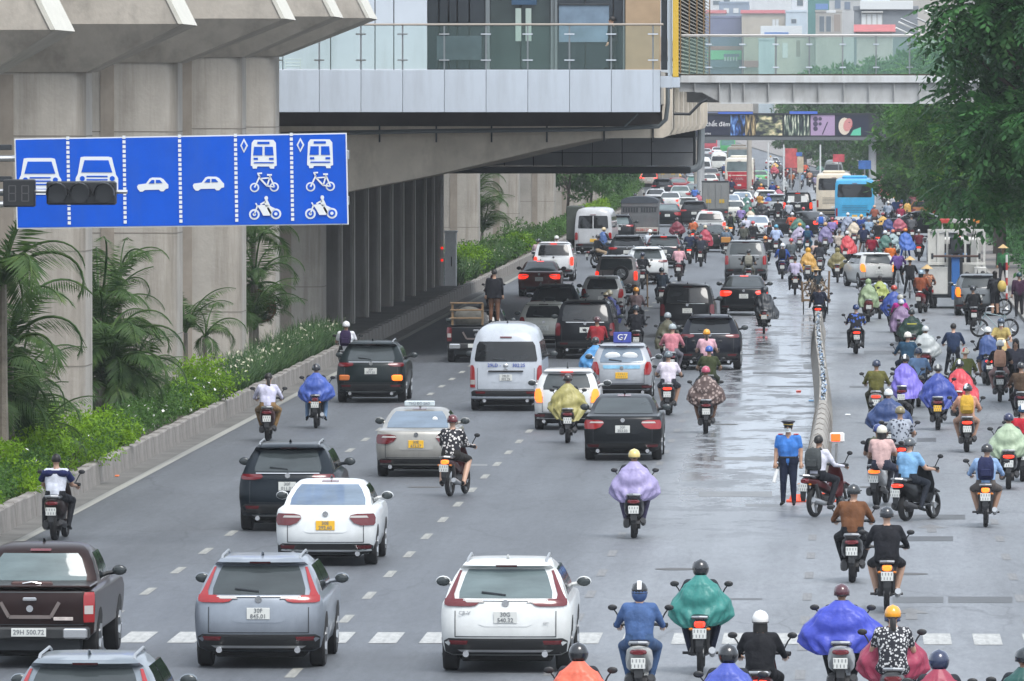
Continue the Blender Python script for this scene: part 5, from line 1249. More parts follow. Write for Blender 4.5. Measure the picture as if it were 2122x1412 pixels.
    for s_ in (-1, 1):
        e, h = Vector(J['el'+('L' if s_ < 0 else 'R')]), Vector(J['ha'+('L' if s_ < 0 else 'R')]); d = (h-e).normalized()
        gr = Vector(J.get('grip', (0, .35, -1))).normalized()
        if abs(gr.dot(d)) > .9: gr = Vector((0,1,0))
        lat = d.cross(gr).normalized(); gr = lat.cross(d).normalized()
        ex.tube([h-d*.035, h, h+d*.055, h+d*.075], [.026, .033, .036, .028], 8)
        for k in range(4):
            L = (.062, .074, .070, .055)[k]; p0 = h+d*.068+lat*(k-1.5)*.019; p1 = p0+d*L*.5+gr*.008; p2 = p1+d*L*.12+gr*L*.45; p3 = p2-d*L*.2+gr*L*.28
            ex.tube([p0-d*.015, p0, p1, p2, p3], [.0095, .0095, .009, .0085, .006], 5)
        p0 = h+d*.015-lat*.03; p1 = p0+d*.03-lat*.022+gr*.01; p2 = p1+d*.03-lat*.002+gr*.018
        ex.tube([h, p0, p1, p2], [.012, .0115, .0105, .007], 5)
    nh = len(ex.f); ey = MB()
    for s_ in (-1, 1):
        ey.ell(H_(s_*.030,.078,.020), (.012,.008,.007), 8, 5, 7); ey.tube([H_(s_*.016,.086,.038), H_(s_*.046,.078,.038)], .0035, 4, 7)
    mo = MB(); mo.tube([H_(-.020,.098,-.050), H_(.020,.098,-.050)], 0.006, 4)
    o_ = len(V); V += ex.v; Fc += [tuple(i+o_ for i in f_) for f_ in ex.f]
    o_ = len(V); V += ey.v; Fc += [tuple(i+o_ for i in f_) for f_ in ey.f]
    o_ = len(V); V += mo.v; Fc += [tuple(i+o_ for i in f_) for f_ in mo.f]
    me3 = bpy.data.meshes.new(name); me3.from_pydata(V, [], Fc)
    for i in range(8): me3.materials.append(m_trim)
    idx = np.concatenate([idx, np.zeros(nh, np.int32), np.full(len(ey.f), 7, np.int32), np.full(len(mo.f), 7, np.int32)]).astype(np.int32)
    me3.polygons.foreach_set('material_index', idx); me3.polygons.foreach_set('use_smooth', np.ones(len(idx), bool)); me3.update()
    bpy.data.meshes.remove(me2)
    return me3
def ridepose(face=(0,1,0), tilt=0., lean=.0, kn=.22, elb=.32, hy=1.06, hz=1.0, seat=.84, sy=.42, sc=1.0, foot='board', w=1.0):
    J = dict(hip=(0, sy, seat), chest=(0, sy+.03+lean*.5, seat+.32), neck=(0, sy+.06+lean, seat+.52), head=(tilt, sy+.10+lean*1.15, seat+.66), w=w, face=face)
    fy = .82 if foot == 'board' else .52; fz = .30 if foot == 'board' else .26; fx = .15 if foot == 'board' else .23
    for s_, q in ((-1, 'L'), (1, 'R')):
        J['sh'+q] = (s_*.178, sy+.05+lean*.95, seat+.45); J['el'+q] = (s_*elb, sy+.20+lean, seat+.20); J['ha'+q] = (s_*.30, hy, hz)
        J['hp'+q] = (s_*.09, sy+.02, seat-.01); J['kn'+q] = (s_*kn, sy+.43, seat-.10); J['an'+q] = (s_*fx, fy, fz); J['to'+q] = (s_*(fx+.02), fy+.17, fz-.05)
    return J
def standpose(az=0, arm='down', stride=0.0, bend=0.0, face=(0,1,0)):
    J = dict(hip=(0, 0, .90), chest=(0, .02+bend*.4, 1.20-bend*.1), neck=(0, .02+bend, 1.42-bend*.3), head=(0, .04+bend*1.25, 1.57-bend*.38), face=face)
    for s_, q in ((-1, 'L'), (1, 'R')):
        J['sh'+q] = (s_*.19, .02+bend*.95, 1.36-bend*.3)
        if arm == 'down': J['el'+q] = (s_*.25, 0+bend, 1.10); J['ha'+q] = (s_*.26, .06+bend, .86)
        elif arm == 'front': J['el'+q] = (s_*.24, .10+bend, 1.12-bend*.2); J['ha'+q] = (s_*.12, .34+bend, 1.10-bend*.3)
        elif arm == 'behind': J['el'+q] = (s_*.27, -.06, 1.10); J['ha'+q] = (s_*.10, -.14, .95)
        J['hp'+q] = (s_*.09, 0, .88); J['kn'+q] = (s_*.10, .03+s_*stride*.5, .48); J['an'+q] = (s_*.11, s_*stride, .08); J['to'+q] = (s_*.13, .16+s_*stride, .04)
    return J
POSE = {
 'ride': ridepose(elb=.285), 'wide': ridepose(elb=.315, kn=.24, w=1.04), 'lean': ridepose(lean=.10, elb=.30), 'moto': ridepose(foot='peg', kn=.23, elb=.295),
 'ride2': ridepose(face=(-.5,1,-.1), tilt=-.02, elb=.27, kn=.20), 'wide2': ridepose(face=(.45,1,-.15), tilt=.025, elb=.33, kn=.26, lean=.04), 'moto2': ridepose(face=(-.3,1,-.2), foot='peg', kn=.26, elb=.27, lean=.06, tilt=-.015),
 'pass': ridepose(sy=.12, hy=.45, hz=1.05, elb=.27, seat=.88, foot='peg', kn=.27),
 'cycle': ridepose(seat=.92, lean=.08, kn=.12, sy=.32, foot='peg', hz=1.08, hy=.86), 'legs': ridepose(foot='peg', kn=.30, elb=.30),
 'stand': standpose(), 'walk': standpose(stride=.16), 'bend': standpose(arm='front', bend=.22), 'behind': standpose(arm='behind', stride=.04), 'front': standpose(arm='front'),
}
BODY = {k: make_body('body_'+k, J) for k, J in POSE.items()}
# ---- headgear (origin at head centre)
def dome(r, z0, n=16, nv=7, flat=1.0):
    mb = MB(); mb.ell((0,0,0), r, n, nv, z0=z0, z1=1.0); return mb
hl = MB(); hl.ell((0,-.015,.030), (.112,.135,.125), 16, 7, 0, z0=-.38, z1=1.0); hl.tube([(-.09,.09,.035),(0,.150,.028),(.09,.09,.035)], .012, 6, 1)
hl.loft([[(.113*math.cos(R(a)), -.015+.136*math.sin(R(a)), .030-.045+d) for a in range(0, 360, 24)] for d in (0, .012)], m=1, caps=(False, False))
HELM = hl.mesh('helmet', [m_trim, m_trim])
h2 = MB(); h2.ell((0,-.012,.012), (.122,.140,.138), 16, 9, 0, z0=-.78, z1=1.0); h2.box(-.085, .085, .115, .140, -.045, .045, 1); HELMF = h2.mesh('helmet', [m_trim, m_trim])
h3 = MB(); 
for k, (a, b) in enumerate(((-.13, -.045), (.045, .13))): pass
st3 = MB(); st3.loft([[(x, -.015+.139*math.cos(t), .030+.129*math.sin(t)) for x in (-.03, .03)] for t in [math.pi*(.02+.105*i) for i in range(10)]], caps=(False, False), closed=False); STRIPE = st3.mesh('helmet_stripe', [m_trim])
ch_ = MB(); ch_.loft([[(r*math.cos(R(a)), r*math.sin(R(a))-.01, z) for a in range(0, 360, 20)] for r, z in ((.24,-.005),(.235,.0),(.12,.085),(.012,.165))]); CONE = ch_.mesh('conical_hat', [m_trim])
bh = MB(); bh.loft([[(r*math.cos(R(a)), r*math.sin(R(a)), z) for a in range(0, 360, 20)] for r, z in ((.20,.01),(.20,.02),(.11,.045),(.105,.12),(.06,.135))]); BRIM = bh.mesh('straw_hat', [m_trim])
cp = MB(); cp.ell((0,-.01,.035), (.094,.108,.09), 14, 6, 0, z0=-.1); cp.loft([[(x*.075, .085+.085*(1-x*x*.6), z) for x in (-1,-.5,0,.5,1)]+[(x*.075, .06, z) for x in (1,.5,0,-.5,-1)] for z in (.035,.045)]); CAP = cp.mesh('cap', [m_trim])
hr = MB(); hr.ell((0,-.02,.035), (.090,.105,.105), 14, 8, 0, z0=-.55); HAIR = hr.mesh('hair', [m_trim])
pt = MB(); pt.tube([(0,-.10,.0),(0,-.135,-.07),(.008,-.14,-.2),(0,-.11,-.34)], [.035,.042,.036,.012], 8); PONY = pt.mesh('ponytail', [m_trim])
lh = MB(); lh.loft([[(a*.085*w_, -.075-.03*math.cos(a*1.5)+.045*abs(a), z) for a in (-1,-.6,-.2,.2,.6,1)]+[(a*.07*w_, -.03+.03*abs(a), z) for a in (1,.6,.2,-.2,-.6,-1)] for z, w_ in ((.05,1.05),(-.08,1.15),(-.2,1.1),(-.27,.7))]); LONG = lh.mesh('long_hair', [m_trim])
hood = MB(); hood.ell((0,-.02,.0), (.118,.130,.145), 14, 9, 0, z0=-.95, z1=1); HOOD = hood.mesh('hood', [m_trim])
mk_ = MB(); mk_.loft([[(.066*math.sin(a), .04+.062*math.cos(a), z) for a in (-1.2,-.6,0,.6,1.2)] for z in (-.085,-.05,-.005)], caps=(False,False), closed=False); MASK = mk_.mesh('face_mask', [m_trim])
# ---- raincoats
from mathutils import noise as mno
def raincoat(name, rows, fold=.02, seed=0, skew=0., nseg=84):
    """rows: z, half width, y back, y front, side swell"""
    r_ = random.Random(seed); ph = [r_.uniform(0, 6.28) for _ in range(8)]
    mb = MB(); rings = []
    rr = []
    for a, b in zip(rows, rows[1:]):
        for k in range(5): t = k/5; rr.append(tuple(p+(q-p)*t for p, q in zip(a, b)))
    rr.append(rows[-1]); zt, zb = rows[0][0], rows[-1][0]
    for z, w_, yb, yf in rr:
        t = (zt-z)/(zt-zb); ring = []
        for i in range(nseg):
            a = 2*math.pi*i/nseg; ca, sa = math.cos(a), math.sin(a)
            f_ = 1+fold*2.6*t*(.5*math.sin(5*a+ph[0]+2.2*t)+.35*math.sin(9*a+ph[1]-3*t)+.3*math.sin(14*a+ph[2]+5*t))*(.35+t)
            f_ += fold*1.6*math.sin(17*t+3*math.sin(a*2+ph[3])+ph[4])*math.sin(math.pi*min(1, t*1.05))
            v = Vector((ca*3.0+seed*7, sa*3.0+z*.6, z*2.0-abs(ca)*1.8)); rid = 1-abs(mno.noise(v))*2.2; rid2 = 1-abs(mno.noise(v*2.3+Vector((9,1,4))))*2.2
            f_ += (.075*rid+.04*rid2-.06)*min(1, t*3+.15)
            e = .75 if t > .25 else .9
            x = w_*math.copysign(abs(ca)**e, ca)*f_+skew*t*t; y = (yb+yf)/2+(yf-yb)/2*math.copysign(abs(sa)**e, sa)*f_
            zz = z+.022*t*math.sin(2*a+ph[5])+.008*t*math.sin(7*a+ph[6])
            ring.append((x, y, zz))
        rings.append(ring)
    mb.loft(rings[::-1], caps=(False, False)); return mb.mesh(name, [m_trim], 180)
RC = {
 'wide': raincoat('raincoat', [(1.42,.075,.38,.54),(1.36,.13,.33,.60),(1.29,.235,.28,.70),(1.17,.32,.24,.88),(1.04,.41,.22,1.02),(.92,.465,.20,1.08),(.82,.45,.19,1.05),(.74,.37,.18,.98),(.68,.27,.19,.9)], 0.026, 1),
 'bell': raincoat('raincoat', [(1.42,.07,.38,.54),(1.36,.13,.33,.60),(1.28,.23,.28,.70),(1.12,.30,.24,.85),(.95,.36,.20,.98),(.80,.40,.17,1.0),(.66,.38,.15,.95),(.55,.34,.14,.9)], 0.030, 2),
 'droop': raincoat('raincoat', [(1.42,.07,.38,.54),(1.35,.15,.33,.60),(1.26,.26,.27,.72),(1.10,.37,.22,.9),(.95,.45,.19,1.02),(.82,.47,.16,1.06),(.70,.38,.12,.95),(.55,.26,.06,.7)], 0.036, 3),
 'flare': raincoat('raincoat', [(1.42,.07,.38,.54),(1.36,.14,.33,.60),(1.27,.24,.26,.70),(1.10,.30,.18,.85),(.92,.36,.10,.95),(.76,.40,.02,.98),(.62,.38,-.06,.95),(.52,.32,-.1,.9)], 0.042, 4, skew=.16),
 'jacket': raincoat('raincoat', [(1.42,.07,.38,.54),(1.36,.14,.34,.60),(1.28,.225,.29,.64),(1.12,.235,.26,.62),(.95,.24,.25,.60),(.85,.25,.23,.60)], 0.018, 5),
}
bk = MB(); bk.loft([rrect(-w_, w_, -.10-d_, .0, .04, z, 3) for z, w_, d_ in ((-.24,.12,.02),(-.20,.155,.05),(-.05,.165,.07),(.12,.155,.06),(.19,.12,.02),(.205,.06,-.03))]); bk.bbox(-.11,.11,-.19,-.16,-.17,-.02,.015)
BACKP = bk.mesh('pack_body', [m_trim])
sb = MB(); 
for s_ in (-1, 1): sb.tube([(s_*.09,.02,-.16),(s_*.15,.10,-.02),(s_*.12,.12,.13),(s_*.08,.06,.2),(s_*.07,-.0,.17)], 0.024, 6)
STRAPS = sb.mesh('strap', [m_trim])
# ================================================================== TWO-WHEELERS
m_seat = mat('seat_black', (.012,.012,.013), .4, coat=.2)
m_eng = mat('engine_grey', (.05,.05,.052), .5, metal=.4)
def se(cx, y, cz, w_, h_, n=12, e=.7):
    return [(cx+w_*math.copysign(abs(math.cos(2*math.pi*i/n))**e, math.cos(2*math.pi*i/n)), y, cz+h_*math.copysign(abs(math.sin(2*math.pi*i/n))**e, math.sin(2*math.pi*i/n))) for i in range(n)]
def bike_parts():
    out = {}
    def W(name, mb, key): return (name, mb.mesh(name, [m_trim]), key)
    def wheel(y, r, w_):
        n = 18; mb = MB(); rings = [[(x, y+rr*math.cos(2*math.pi*i/n), r+rr*math.sin(2*math.pi*i/n)) for i in range(n)] for x, rr in ((-w_*.5, r*.76), (-w_*.5, r*.92), (-w_*.25, r*.99), (w_*.25, r*.99), (w_*.5, r*.92), (w_*.5, r*.76), (-w_*.5, r*.76))]
        mb.loft(rings, caps=(False, False)); rm = MB()
        for k in range(5): a = 2*math.pi*k/5; rm.tube([(0, y, r), (0, y+r*.75*math.cos(a), r+r*.75*math.sin(a))], 0.027, 4)
        rm.tube([(-.05, y, r), (.05, y, r)], 0.068, 8); return mb, rm
    mir = []
    for s_ in (-1, 1):
        mb = MB(); mb.tube([(s_*.27, 1.08, 1.04), (s_*.33, 1.08, 1.16), (s_*.36, 1.07, 1.20)], 0.011, 5); mb.ell((s_*.385, 1.07, 1.235), (.065, .015, .042), 10, 6); mir.append(W('mirror', mb, 'trim'))
    hb = MB(); hb.tube([(-.36, 1.02, 1.0), (-.28, 1.06, 1.01), (0, 1.14, 1.0), (.28, 1.06, 1.01), (.36, 1.02, 1.0)], 0.026, 6); hb.tube([(-.36,1.02,1.0),(-.25,1.07,1.01)], 0.035, 6); hb.tube([(.36,1.02,1.0),(.25,1.07,1.01)], 0.035, 6)
    ex = MB(); ex.tube([(.16, .75, .26), (.17, .45, .27), (.175, .1, .33), (.175, -.05, .36)], [.02, .045, .058, .05], 10)
    # scooter
    t1, r1 = wheel(.33, .27, .115); t2, r2 = wheel(1.55, .27, .10)
    body = MB(); body.loft([se(0,-.08,.72,.075,.045), se(0,-.02,.70,.13,.085), se(0,.15,.64,.175,.14), se(0,.40,.58,.19,.19), se(0,.65,.56,.175,.20), se(0,.80,.46,.14,.12)])
    body.loft([se(0,.72,.30,.15,.035), se(0,1.15,.30,.16,.035)])
    body.loft([se(0,1.10,.32,.15,.05), se(0,1.22,.45,.17,.10), se(0,1.20,.70,.20,.14), se(0,1.14,.92,.16,.10), se(0,1.08,1.02,.12,.05)])
    body.loft([se(0,1.25,.42,.07,.04), se(0,1.5,.58,.075,.03), se(0,1.75,.52,.06,.02)])
    eng = MB(); eng.loft([se(-.13,.05,.30,.05,.07), se(-.135,.2,.29,.065,.09), se(-.13,.5,.29,.065,.10), se(-.10,.75,.30,.05,.08)]); eng.tube([(-.05,.33,.27),(.12,.33,.27)], 0.090, 8)
    seat = MB(); seat.loft([se(0,.0,.775,.09,.03), se(0,.12,.80,.145,.04), se(0,.35,.81,.15,.045), se(0,.62,.79,.13,.045), se(0,.80,.77,.07,.03)])
    rail = MB(); rail.tube([(-.12,.10,.80),(-.11,-.08,.83),(0,-.14,.835),(.11,-.08,.83),(.12,.10,.80)], 0.021, 6)
    tl_ = MB(); tl_.loft([se(0,-.125,.695,.075,.026), se(0,-.09,.70,.115,.038), se(0,-.03,.70,.12,.04)])
    fn = MB(); fn.loft([[(-.055,.06,.62),(.055,.06,.62),(.055,.02,.62),(-.055,.02,.62)], [(-.065,-.10,.50),(.065,-.10,.50),(.065,-.13,.50),(-.065,-.13,.50)], [(-.05,-.13,.36),(.05,-.13,.36),(.05,-.15,.36),(-.05,-.15,.36)], [(-.035,-.11,.30),(.035,-.11,.30),(.035,-.13,.30),(-.035,-.13,.30)]], sm=False)
    out['scooter'] = [W('body_panel', body, 'paint'), W('engine', eng, 'eng'), W('seat', seat, 'seat'), W('grab_rail', rail, 'rail'), W('tail_light', tl_, 'lamp'), W('rear_mudguard', fn, 'trim'), W('wheel', t1, 'rub'), W('wheel', t2, 'rub'), W('rim', r1, 'rimm'), W('rim', r2, 'rimm'), W('handlebar', hb, 'trim'), W('exhaust', ex, 'eng')]+mir
    # underbone
    t1, r1 = wheel(.33, .30, .085); t2, r2 = wheel(1.58, .30, .075)
    body = MB(); body.loft([se(0,-.10,.76,.05,.03), se(0,.0,.72,.085,.06), se(0,.25,.68,.11,.085), se(0,.55,.62,.12,.10), se(0,.85,.52,.10,.08), se(0,1.05,.58,.09,.09)])
    body.loft([se(0,1.0,.40,.13,.05), se(0,1.18,.50,.19,.16), se(0,1.20,.72,.18,.14), se(0,1.15,.92,.13,.09), se(0,1.12,1.0,.09,.04)])
    body.loft([se(0,1.30,.55,.05,.03), se(0,1.55,.64,.055,.02), se(0,1.8,.56,.045,.02)])
    eng = MB(); eng.loft([se(0,.55,.33,.11,.08), se(0,.75,.33,.14,.11), se(0,.98,.35,.12,.09), se(0,1.1,.38,.07,.06)]); eng.tube([(-.11,.33,.30),(-.11,.75,.33)], 0.053, 6)
    for s_ in (-1, 1): eng.tube([(s_*.10,.33,.32),(s_*.10,.20,.66)], 0.038, 6); eng.tube([(s_*.06,1.55,.32),(s_*.06,1.22,.92)], 0.033, 6)
    eng.tube([(-.26,.62,.28),(.26,.62,.28)], 0.021, 5)
    seat = MB(); seat.loft([se(0,-.02,.80,.07,.025), se(0,.15,.82,.125,.035), se(0,.45,.82,.125,.04), se(0,.75,.79,.08,.035)])
    rail = MB(); rail.tube([(-.10,.15,.80),(-.10,-.10,.83),(0,-.15,.835),(.10,-.10,.83),(.10,.15,.80)], 0.018, 6)
    tl_ = MB(); tl_.loft([se(0,-.155,.72,.055,.035), se(0,-.12,.725,.078,.048), se(0,-.05,.73,.08,.05)])
    fn = MB(); fn.loft([[(-.05,.04,.66),(.05,.04,.66),(.05,.0,.66),(-.05,.0,.66)], [(-.06,-.13,.55),(.06,-.13,.55),(.06,-.16,.55),(-.06,-.16,.55)], [(-.055,-.15,.42),(.055,-.15,.42),(.055,-.17,.42),(-.055,-.17,.42)], [(-.04,-.14,.33),(.04,-.14,.33),(.04,-.155,.33),(-.04,-.155,.33)]], sm=False)
    ind = MB()
    for s_ in (-1, 1): ind.ell((s_*.12,-.10,.66), (.035,.03,.022), 8, 5)
    out['underbone'] = [W('body_panel', body, 'paint'), W('engine', eng, 'eng'), W('seat', seat, 'seat'), W('grab_rail', rail, 'rail'), W('tail_light', tl_, 'lamp'), W('rear_mudguard', fn, 'trim'), W('wheel', t1, 'rub'), W('wheel', t2, 'rub'), W('rim', r1, 'rimm'), W('rim', r2, 'rimm'), W('handlebar', hb, 'trim'), W('exhaust', ex, 'chrome'), W('indicator', ind, 'amber')]+mir
    # bicycle
    t1, r1 = wheel(.33, .33, .04); t2, r2 = wheel(1.38, .33, .04)
    fr = MB(); S_ = (0,.45,.85)
    for a, b in (((0,.33,.33),(0,.72,.32)), ((0,.72,.32),(0,.50,.80)), ((0,.33,.33),(0,.50,.78)), ((0,.72,.32),(0,1.18,.78)), ((0,.52,.72),(0,1.16,.84)), ((0,1.16,.88),(0,1.38,.33))): fr.tube([a, b], .018, 6)
    st_ = MB(); st_.loft([se(0,.30,.92,.09,.03), se(0,.42,.93,.10,.03), se(0,.60,.93,.03,.02)])
    hb2 = MB(); hb2.tube([(-.28,.92,1.05),(-.22,1.08,1.05),(0,1.14,1.0),(.22,1.08,1.05),(.28,.92,1.05)], 0.021, 6); hb2.tube([(0,1.16,.85),(0,1.14,1.0)], 0.024, 6)
    ck = MB(); ck.tube([(-.1,.72,.32),(.1,.72,.32)], 0.030, 6); ck.tube([(.09,.72,.32),(.09,.80,.18)], 0.018, 5); ck.tube([(-.09,.72,.32),(-.09,.64,.46)], 0.018, 5)
    rk = MB(); rk.box(-.07,.07,.02,.42,.70,.715); rk.tube([(-.06,.1,.7),(-.05,.33,.34)], 0.012, 4); rk.tube([(.06,.1,.7),(.05,.33,.34)], 0.012, 4)
    out['bicycle'] = [W('bicycle_frame', fr, 'paint'), W('saddle', st_, 'seat'), W('handlebar', hb2, 'rail'), W('crank', ck, 'rail'), W('rear_rack', rk, 'rail'), W('wheel', t1, 'rub'), W('wheel', t2, 'rub'), W('rim', r1, 'rimm'), W('rim', r2, 'rimm')]
    return out
BP = bike_parts()
m_amber = mat('amber_dim', (.50,.16,.02), .25)
def bike(kind, x, y, h, col, lit, label, far=False, plate_y=False):
    root = empty({'scooter':'scooter','underbone':'motorbike','bicycle':'bicycle'}[kind], (x, y, 0), label, 'motorbike' if kind != 'bicycle' else 'bicycle', 'two wheelers in the traffic', rz=R(h))
    mk = dict(paint=paint(col), eng=m_eng, seat=m_seat, rail=m_steel if col not in ('15171a',) else m_black, lamp={'r': m_litred, 'o': m_litor}.get(lit, m_lampdark), trim=m_black, rub=m_rubber, rimm=m_rim, chrome=m_steel, amber=m_litor if lit == 'a' else m_amber)
    wl = None
    for nm, me, k in BP[kind]:
        if far and nm in ('rim', 'exhaust', 'grab_rail', 'indicator'): continue
        if nm == 'rim': o = put(nm, me, ws.pop(0)) if ws else put(nm, me, root)
        else: o = put(nm, me, root)
        if nm == 'wheel':
            if wl is None or wl is not root: ws = []; wl = root
            ws.append(o)
        usemat(o, 0, mk[k])
    if kind != 'bicycle' and not far:
        z = .555 if kind == 'scooter' else .60
        add_plate(root, 0, -.155 if kind == 'scooter' else -.175, z, h=.145, w=.195, yellow=False) if not plate_y else add_plate(root, 0, -.155, z, h=.145, w=.195, yellow=True)
    elif far and kind != 'bicycle':
        add_plate_far(root)
    return root
def add_plate_far(root):
    k = 'farplate'
    if k not in _plate: _plate[k] = MB().bbox(-.10, .10, -.012, .0, -.075, .075, .004).mesh('number_plate', [m_plate])
    put('number_plate', _plate[k], root, (0, -.165, .57))
def cloth(h, kind='c'):
    return mat('cloth_'+h+kind, h, .75 if kind == 'c' else .38, coat=0, noise=.22, ns=5, spec=.25 if kind == 'c' else .5, bump=.7, bs=7)
def patt(key, c1, c2, sc):
    if key in _m: return _m[key]
    m = bpy.data.materials.new(key); m.use_nodes = True; _m[key] = m; n = m.node_tree.nodes; l = m.node_tree.links; b = n['Principled BSDF']
    tc = n.new('ShaderNodeTexCoord'); v = n.new('ShaderNodeTexVoronoi'); v.inputs['Scale'].default_value = sc; l.new(tc.outputs['Object'], v.inputs['Vector'])
    cr = n.new('ShaderNodeValToRGB'); cr.color_ramp.interpolation = 'CONSTANT'; e = cr.color_ramp.elements; e[0].color = (*lin(c1), 1); e[1].position = .38; e[1].color = (*lin(c2), 1)
    l.new(v.outputs['Distance'], cr.inputs[0]); l.new(cr.outputs[0], b.inputs['Base Color']); b.inputs['Roughness'].default_value = .8
    return m
PAT = {'dots': lambda: patt('dotted_cloth', 'd8d4d0', '1a1a22', 17), 'geo': lambda: patt('patterned_dress', 'c8c8c8', '23242c', 26), 'camo': lambda: patt('grey_print', '3a3e4a', '9aa0aa', 13), 'brownp': lambda: patt('brown_print', '9a8a84', '574845', 12), 'floral': lambda: patt('floral_print', 'c98a62', '7a5040', 12), 'multi': lambda: patt('bright_print', '3f62b8', '1a1c26', 9), 'stripe': lambda: patt('blue_stripe', '3d6fb0', 'b9c6d6', 9)}
def clothm(c, k='c'):
    return PAT[c]() if c in PAT else cloth(c, k)
m_hair = mat('hair_black', (.012,.010,.009), .45)
SK = [mat('skin_a', (.42,.25,.17), .5, noise=.08), mat('skin_b', (.33,.19,.125), .5, noise=.08), mat('skin_c', (.50,.31,.22), .5, noise=.08)]
def person(pose, loc, h, label, top='2a2d33', pants='1b1d22', sleeve='long', shin='long', shoe='17181a', head=('helmet', '1c1e22'), coat=None, pack=None, cat='person', group='people riding or standing on the road', scale=1.0, hair=None, stripe=None, mask=False, far=False, hood=None, dz=0, coatk='r'):
    sk = SK[rnd.randrange(3)]
    if pose in ('ride', 'wide', 'moto') and not coat and rnd.random() < .4: pose += '2'
    z = dz
    o = put('person', BODY[pose], None, (loc[0], loc[1], z), label, cat, group, rz=R(h)); o.scale = (scale,)*3
    tm_ = clothm(top); ms = [sk, tm_, tm_ if sleeve == 'long' else sk, clothm(pants), clothm(pants) if shin == 'long' else sk, cloth(shoe), m_hair, m_dark]
    for i, m_ in enumerate(ms): usemat(o, i, m_)
    J = POSE[pose]; hd = Vector(J['head'])
    hk, hc = head if head else (None, None)
    sr = {'helmet': HELM, 'full': HELMF, 'cone': CONE, 'brim': BRIM, 'cap': CAP, 'hair': HAIR}
    if hk:
        me = sr[hk]; nm = {'helmet':'helmet','full':'helmet','cone':'conical_hat','brim':'straw_hat','cap':'cap','hair':'hair'}[hk]
        off_ = .0
        if hk in ('cone',): off_ = .075
        if hk == 'brim': off_ = .05
        q = put(nm, me, o, (hd.x, hd.y, hd.z+off_))
        usemat(q, 0, m_hair if hk == 'hair' else (mat('straw', (.55,.38,.18), .8, noise=.2) if hk in ('cone','brim') and hc is None else mat('helmet_'+hc, hc, .22, coat=.8))); usemat(q, 1, m_black)
        fc = J.get('face', (0,1,0)); q.rotation_euler = (0, 0, math.atan2(-fc[0], fc[1]))
        if stripe: s_ = put('helmet_stripe', STRIPE, q); s_.scale = (1.0, 1.02, 1.02); usemat(s_, 0, mat('helmet_'+stripe, stripe, .25, coat=.6))
    if hood: q = put('hood', HOOD, o, (hd.x, hd.y-.01, hd.z-.01)); usemat(q, 0, clothm(hood, 'r')); q.scale = (.93,.93,.93) if hk else (1,1,1)
    if hair == 'pony': q = put('ponytail', PONY, o, hd); usemat(q, 0, m_hair)
    if hair == 'long': q = put('long_hair', LONG, o, hd); usemat(q, 0, m_hair)
    if mask: q = put('face_mask', MASK, o, hd); usemat(q, 0, mat('mask_cloth', (.55,.6,.62), .7))
    if coat:
        ck, cc = coat; q = put('raincoat', RC[ck], o)
        if pose in ('pass',): q.location = (0, -.30, .04)
        if pose == 'cycle': q.location = (0, -.08, .08)
        q.scale = (1, 1, 1)
        usemat(q, 0, rainm(cc) if coatk == 'r' else glassmat('clear_plastic', (.55,.58,.58), .25, .72))
        if not hood:
            q = put('collar', MB_COLLAR, o, (hd.x, hd.y-.03, hd.z-.155)); usemat(q, 0, rainm(cc) if coatk == 'r' else glassmat('clear_plastic', (.55,.58,.58), .25, .72))
    if pack:
        b = empty('backpack', (0,0,0), 'backpack worn by the '+label.replace('motorbike rider','rider') if False else None, None)
        b.location = Vector((loc[0], loc[1], z))+Matrix.Rotation(R(h), 3, 'Z') @ (Vector((0, J['chest'][1]-.10-(.0 if not coat else .08), J['chest'][2]+.02))*scale)
        b.rotation_euler = (0, 0, R(h)); b.scale = (scale,)*3
        b['label'] = pack[1]; b['category'] = 'backpack'; b['group'] = 'backpacks worn by riders'
        q = put('pack_body', BACKP, b); usemat(q, 0, cloth(pack[0])); q = put('strap', STRAPS, b); usemat(q, 0, cloth(pack[0]))
    return o
cl = MB(); cl.loft([[(r*math.cos(R(a)), r*1.05*math.sin(R(a)), z) for a in range(0, 360, 24)] for r, z in ((.13,-.06),(.095,-.01),(.082,.05),(.078,.06))], caps=(False, False)); MB_COLLAR = cl.mesh('collar', [m_trim])
def rainm(h):
    if h in PAT: return PAT[h]()
    k = 'rain_'+h
    if k in _m: return _m[k]
    c = lin(h); g = sum(c)/3; c = tuple(.82*a+.18*g+.006 for a in c)
    return mat(k, c, .4, noise=.16, ns=3, spec=.4, bump=.5, bs=6)
KB = {'s': 'scooter', 'u': 'underbone', 'b': 'bicycle'}
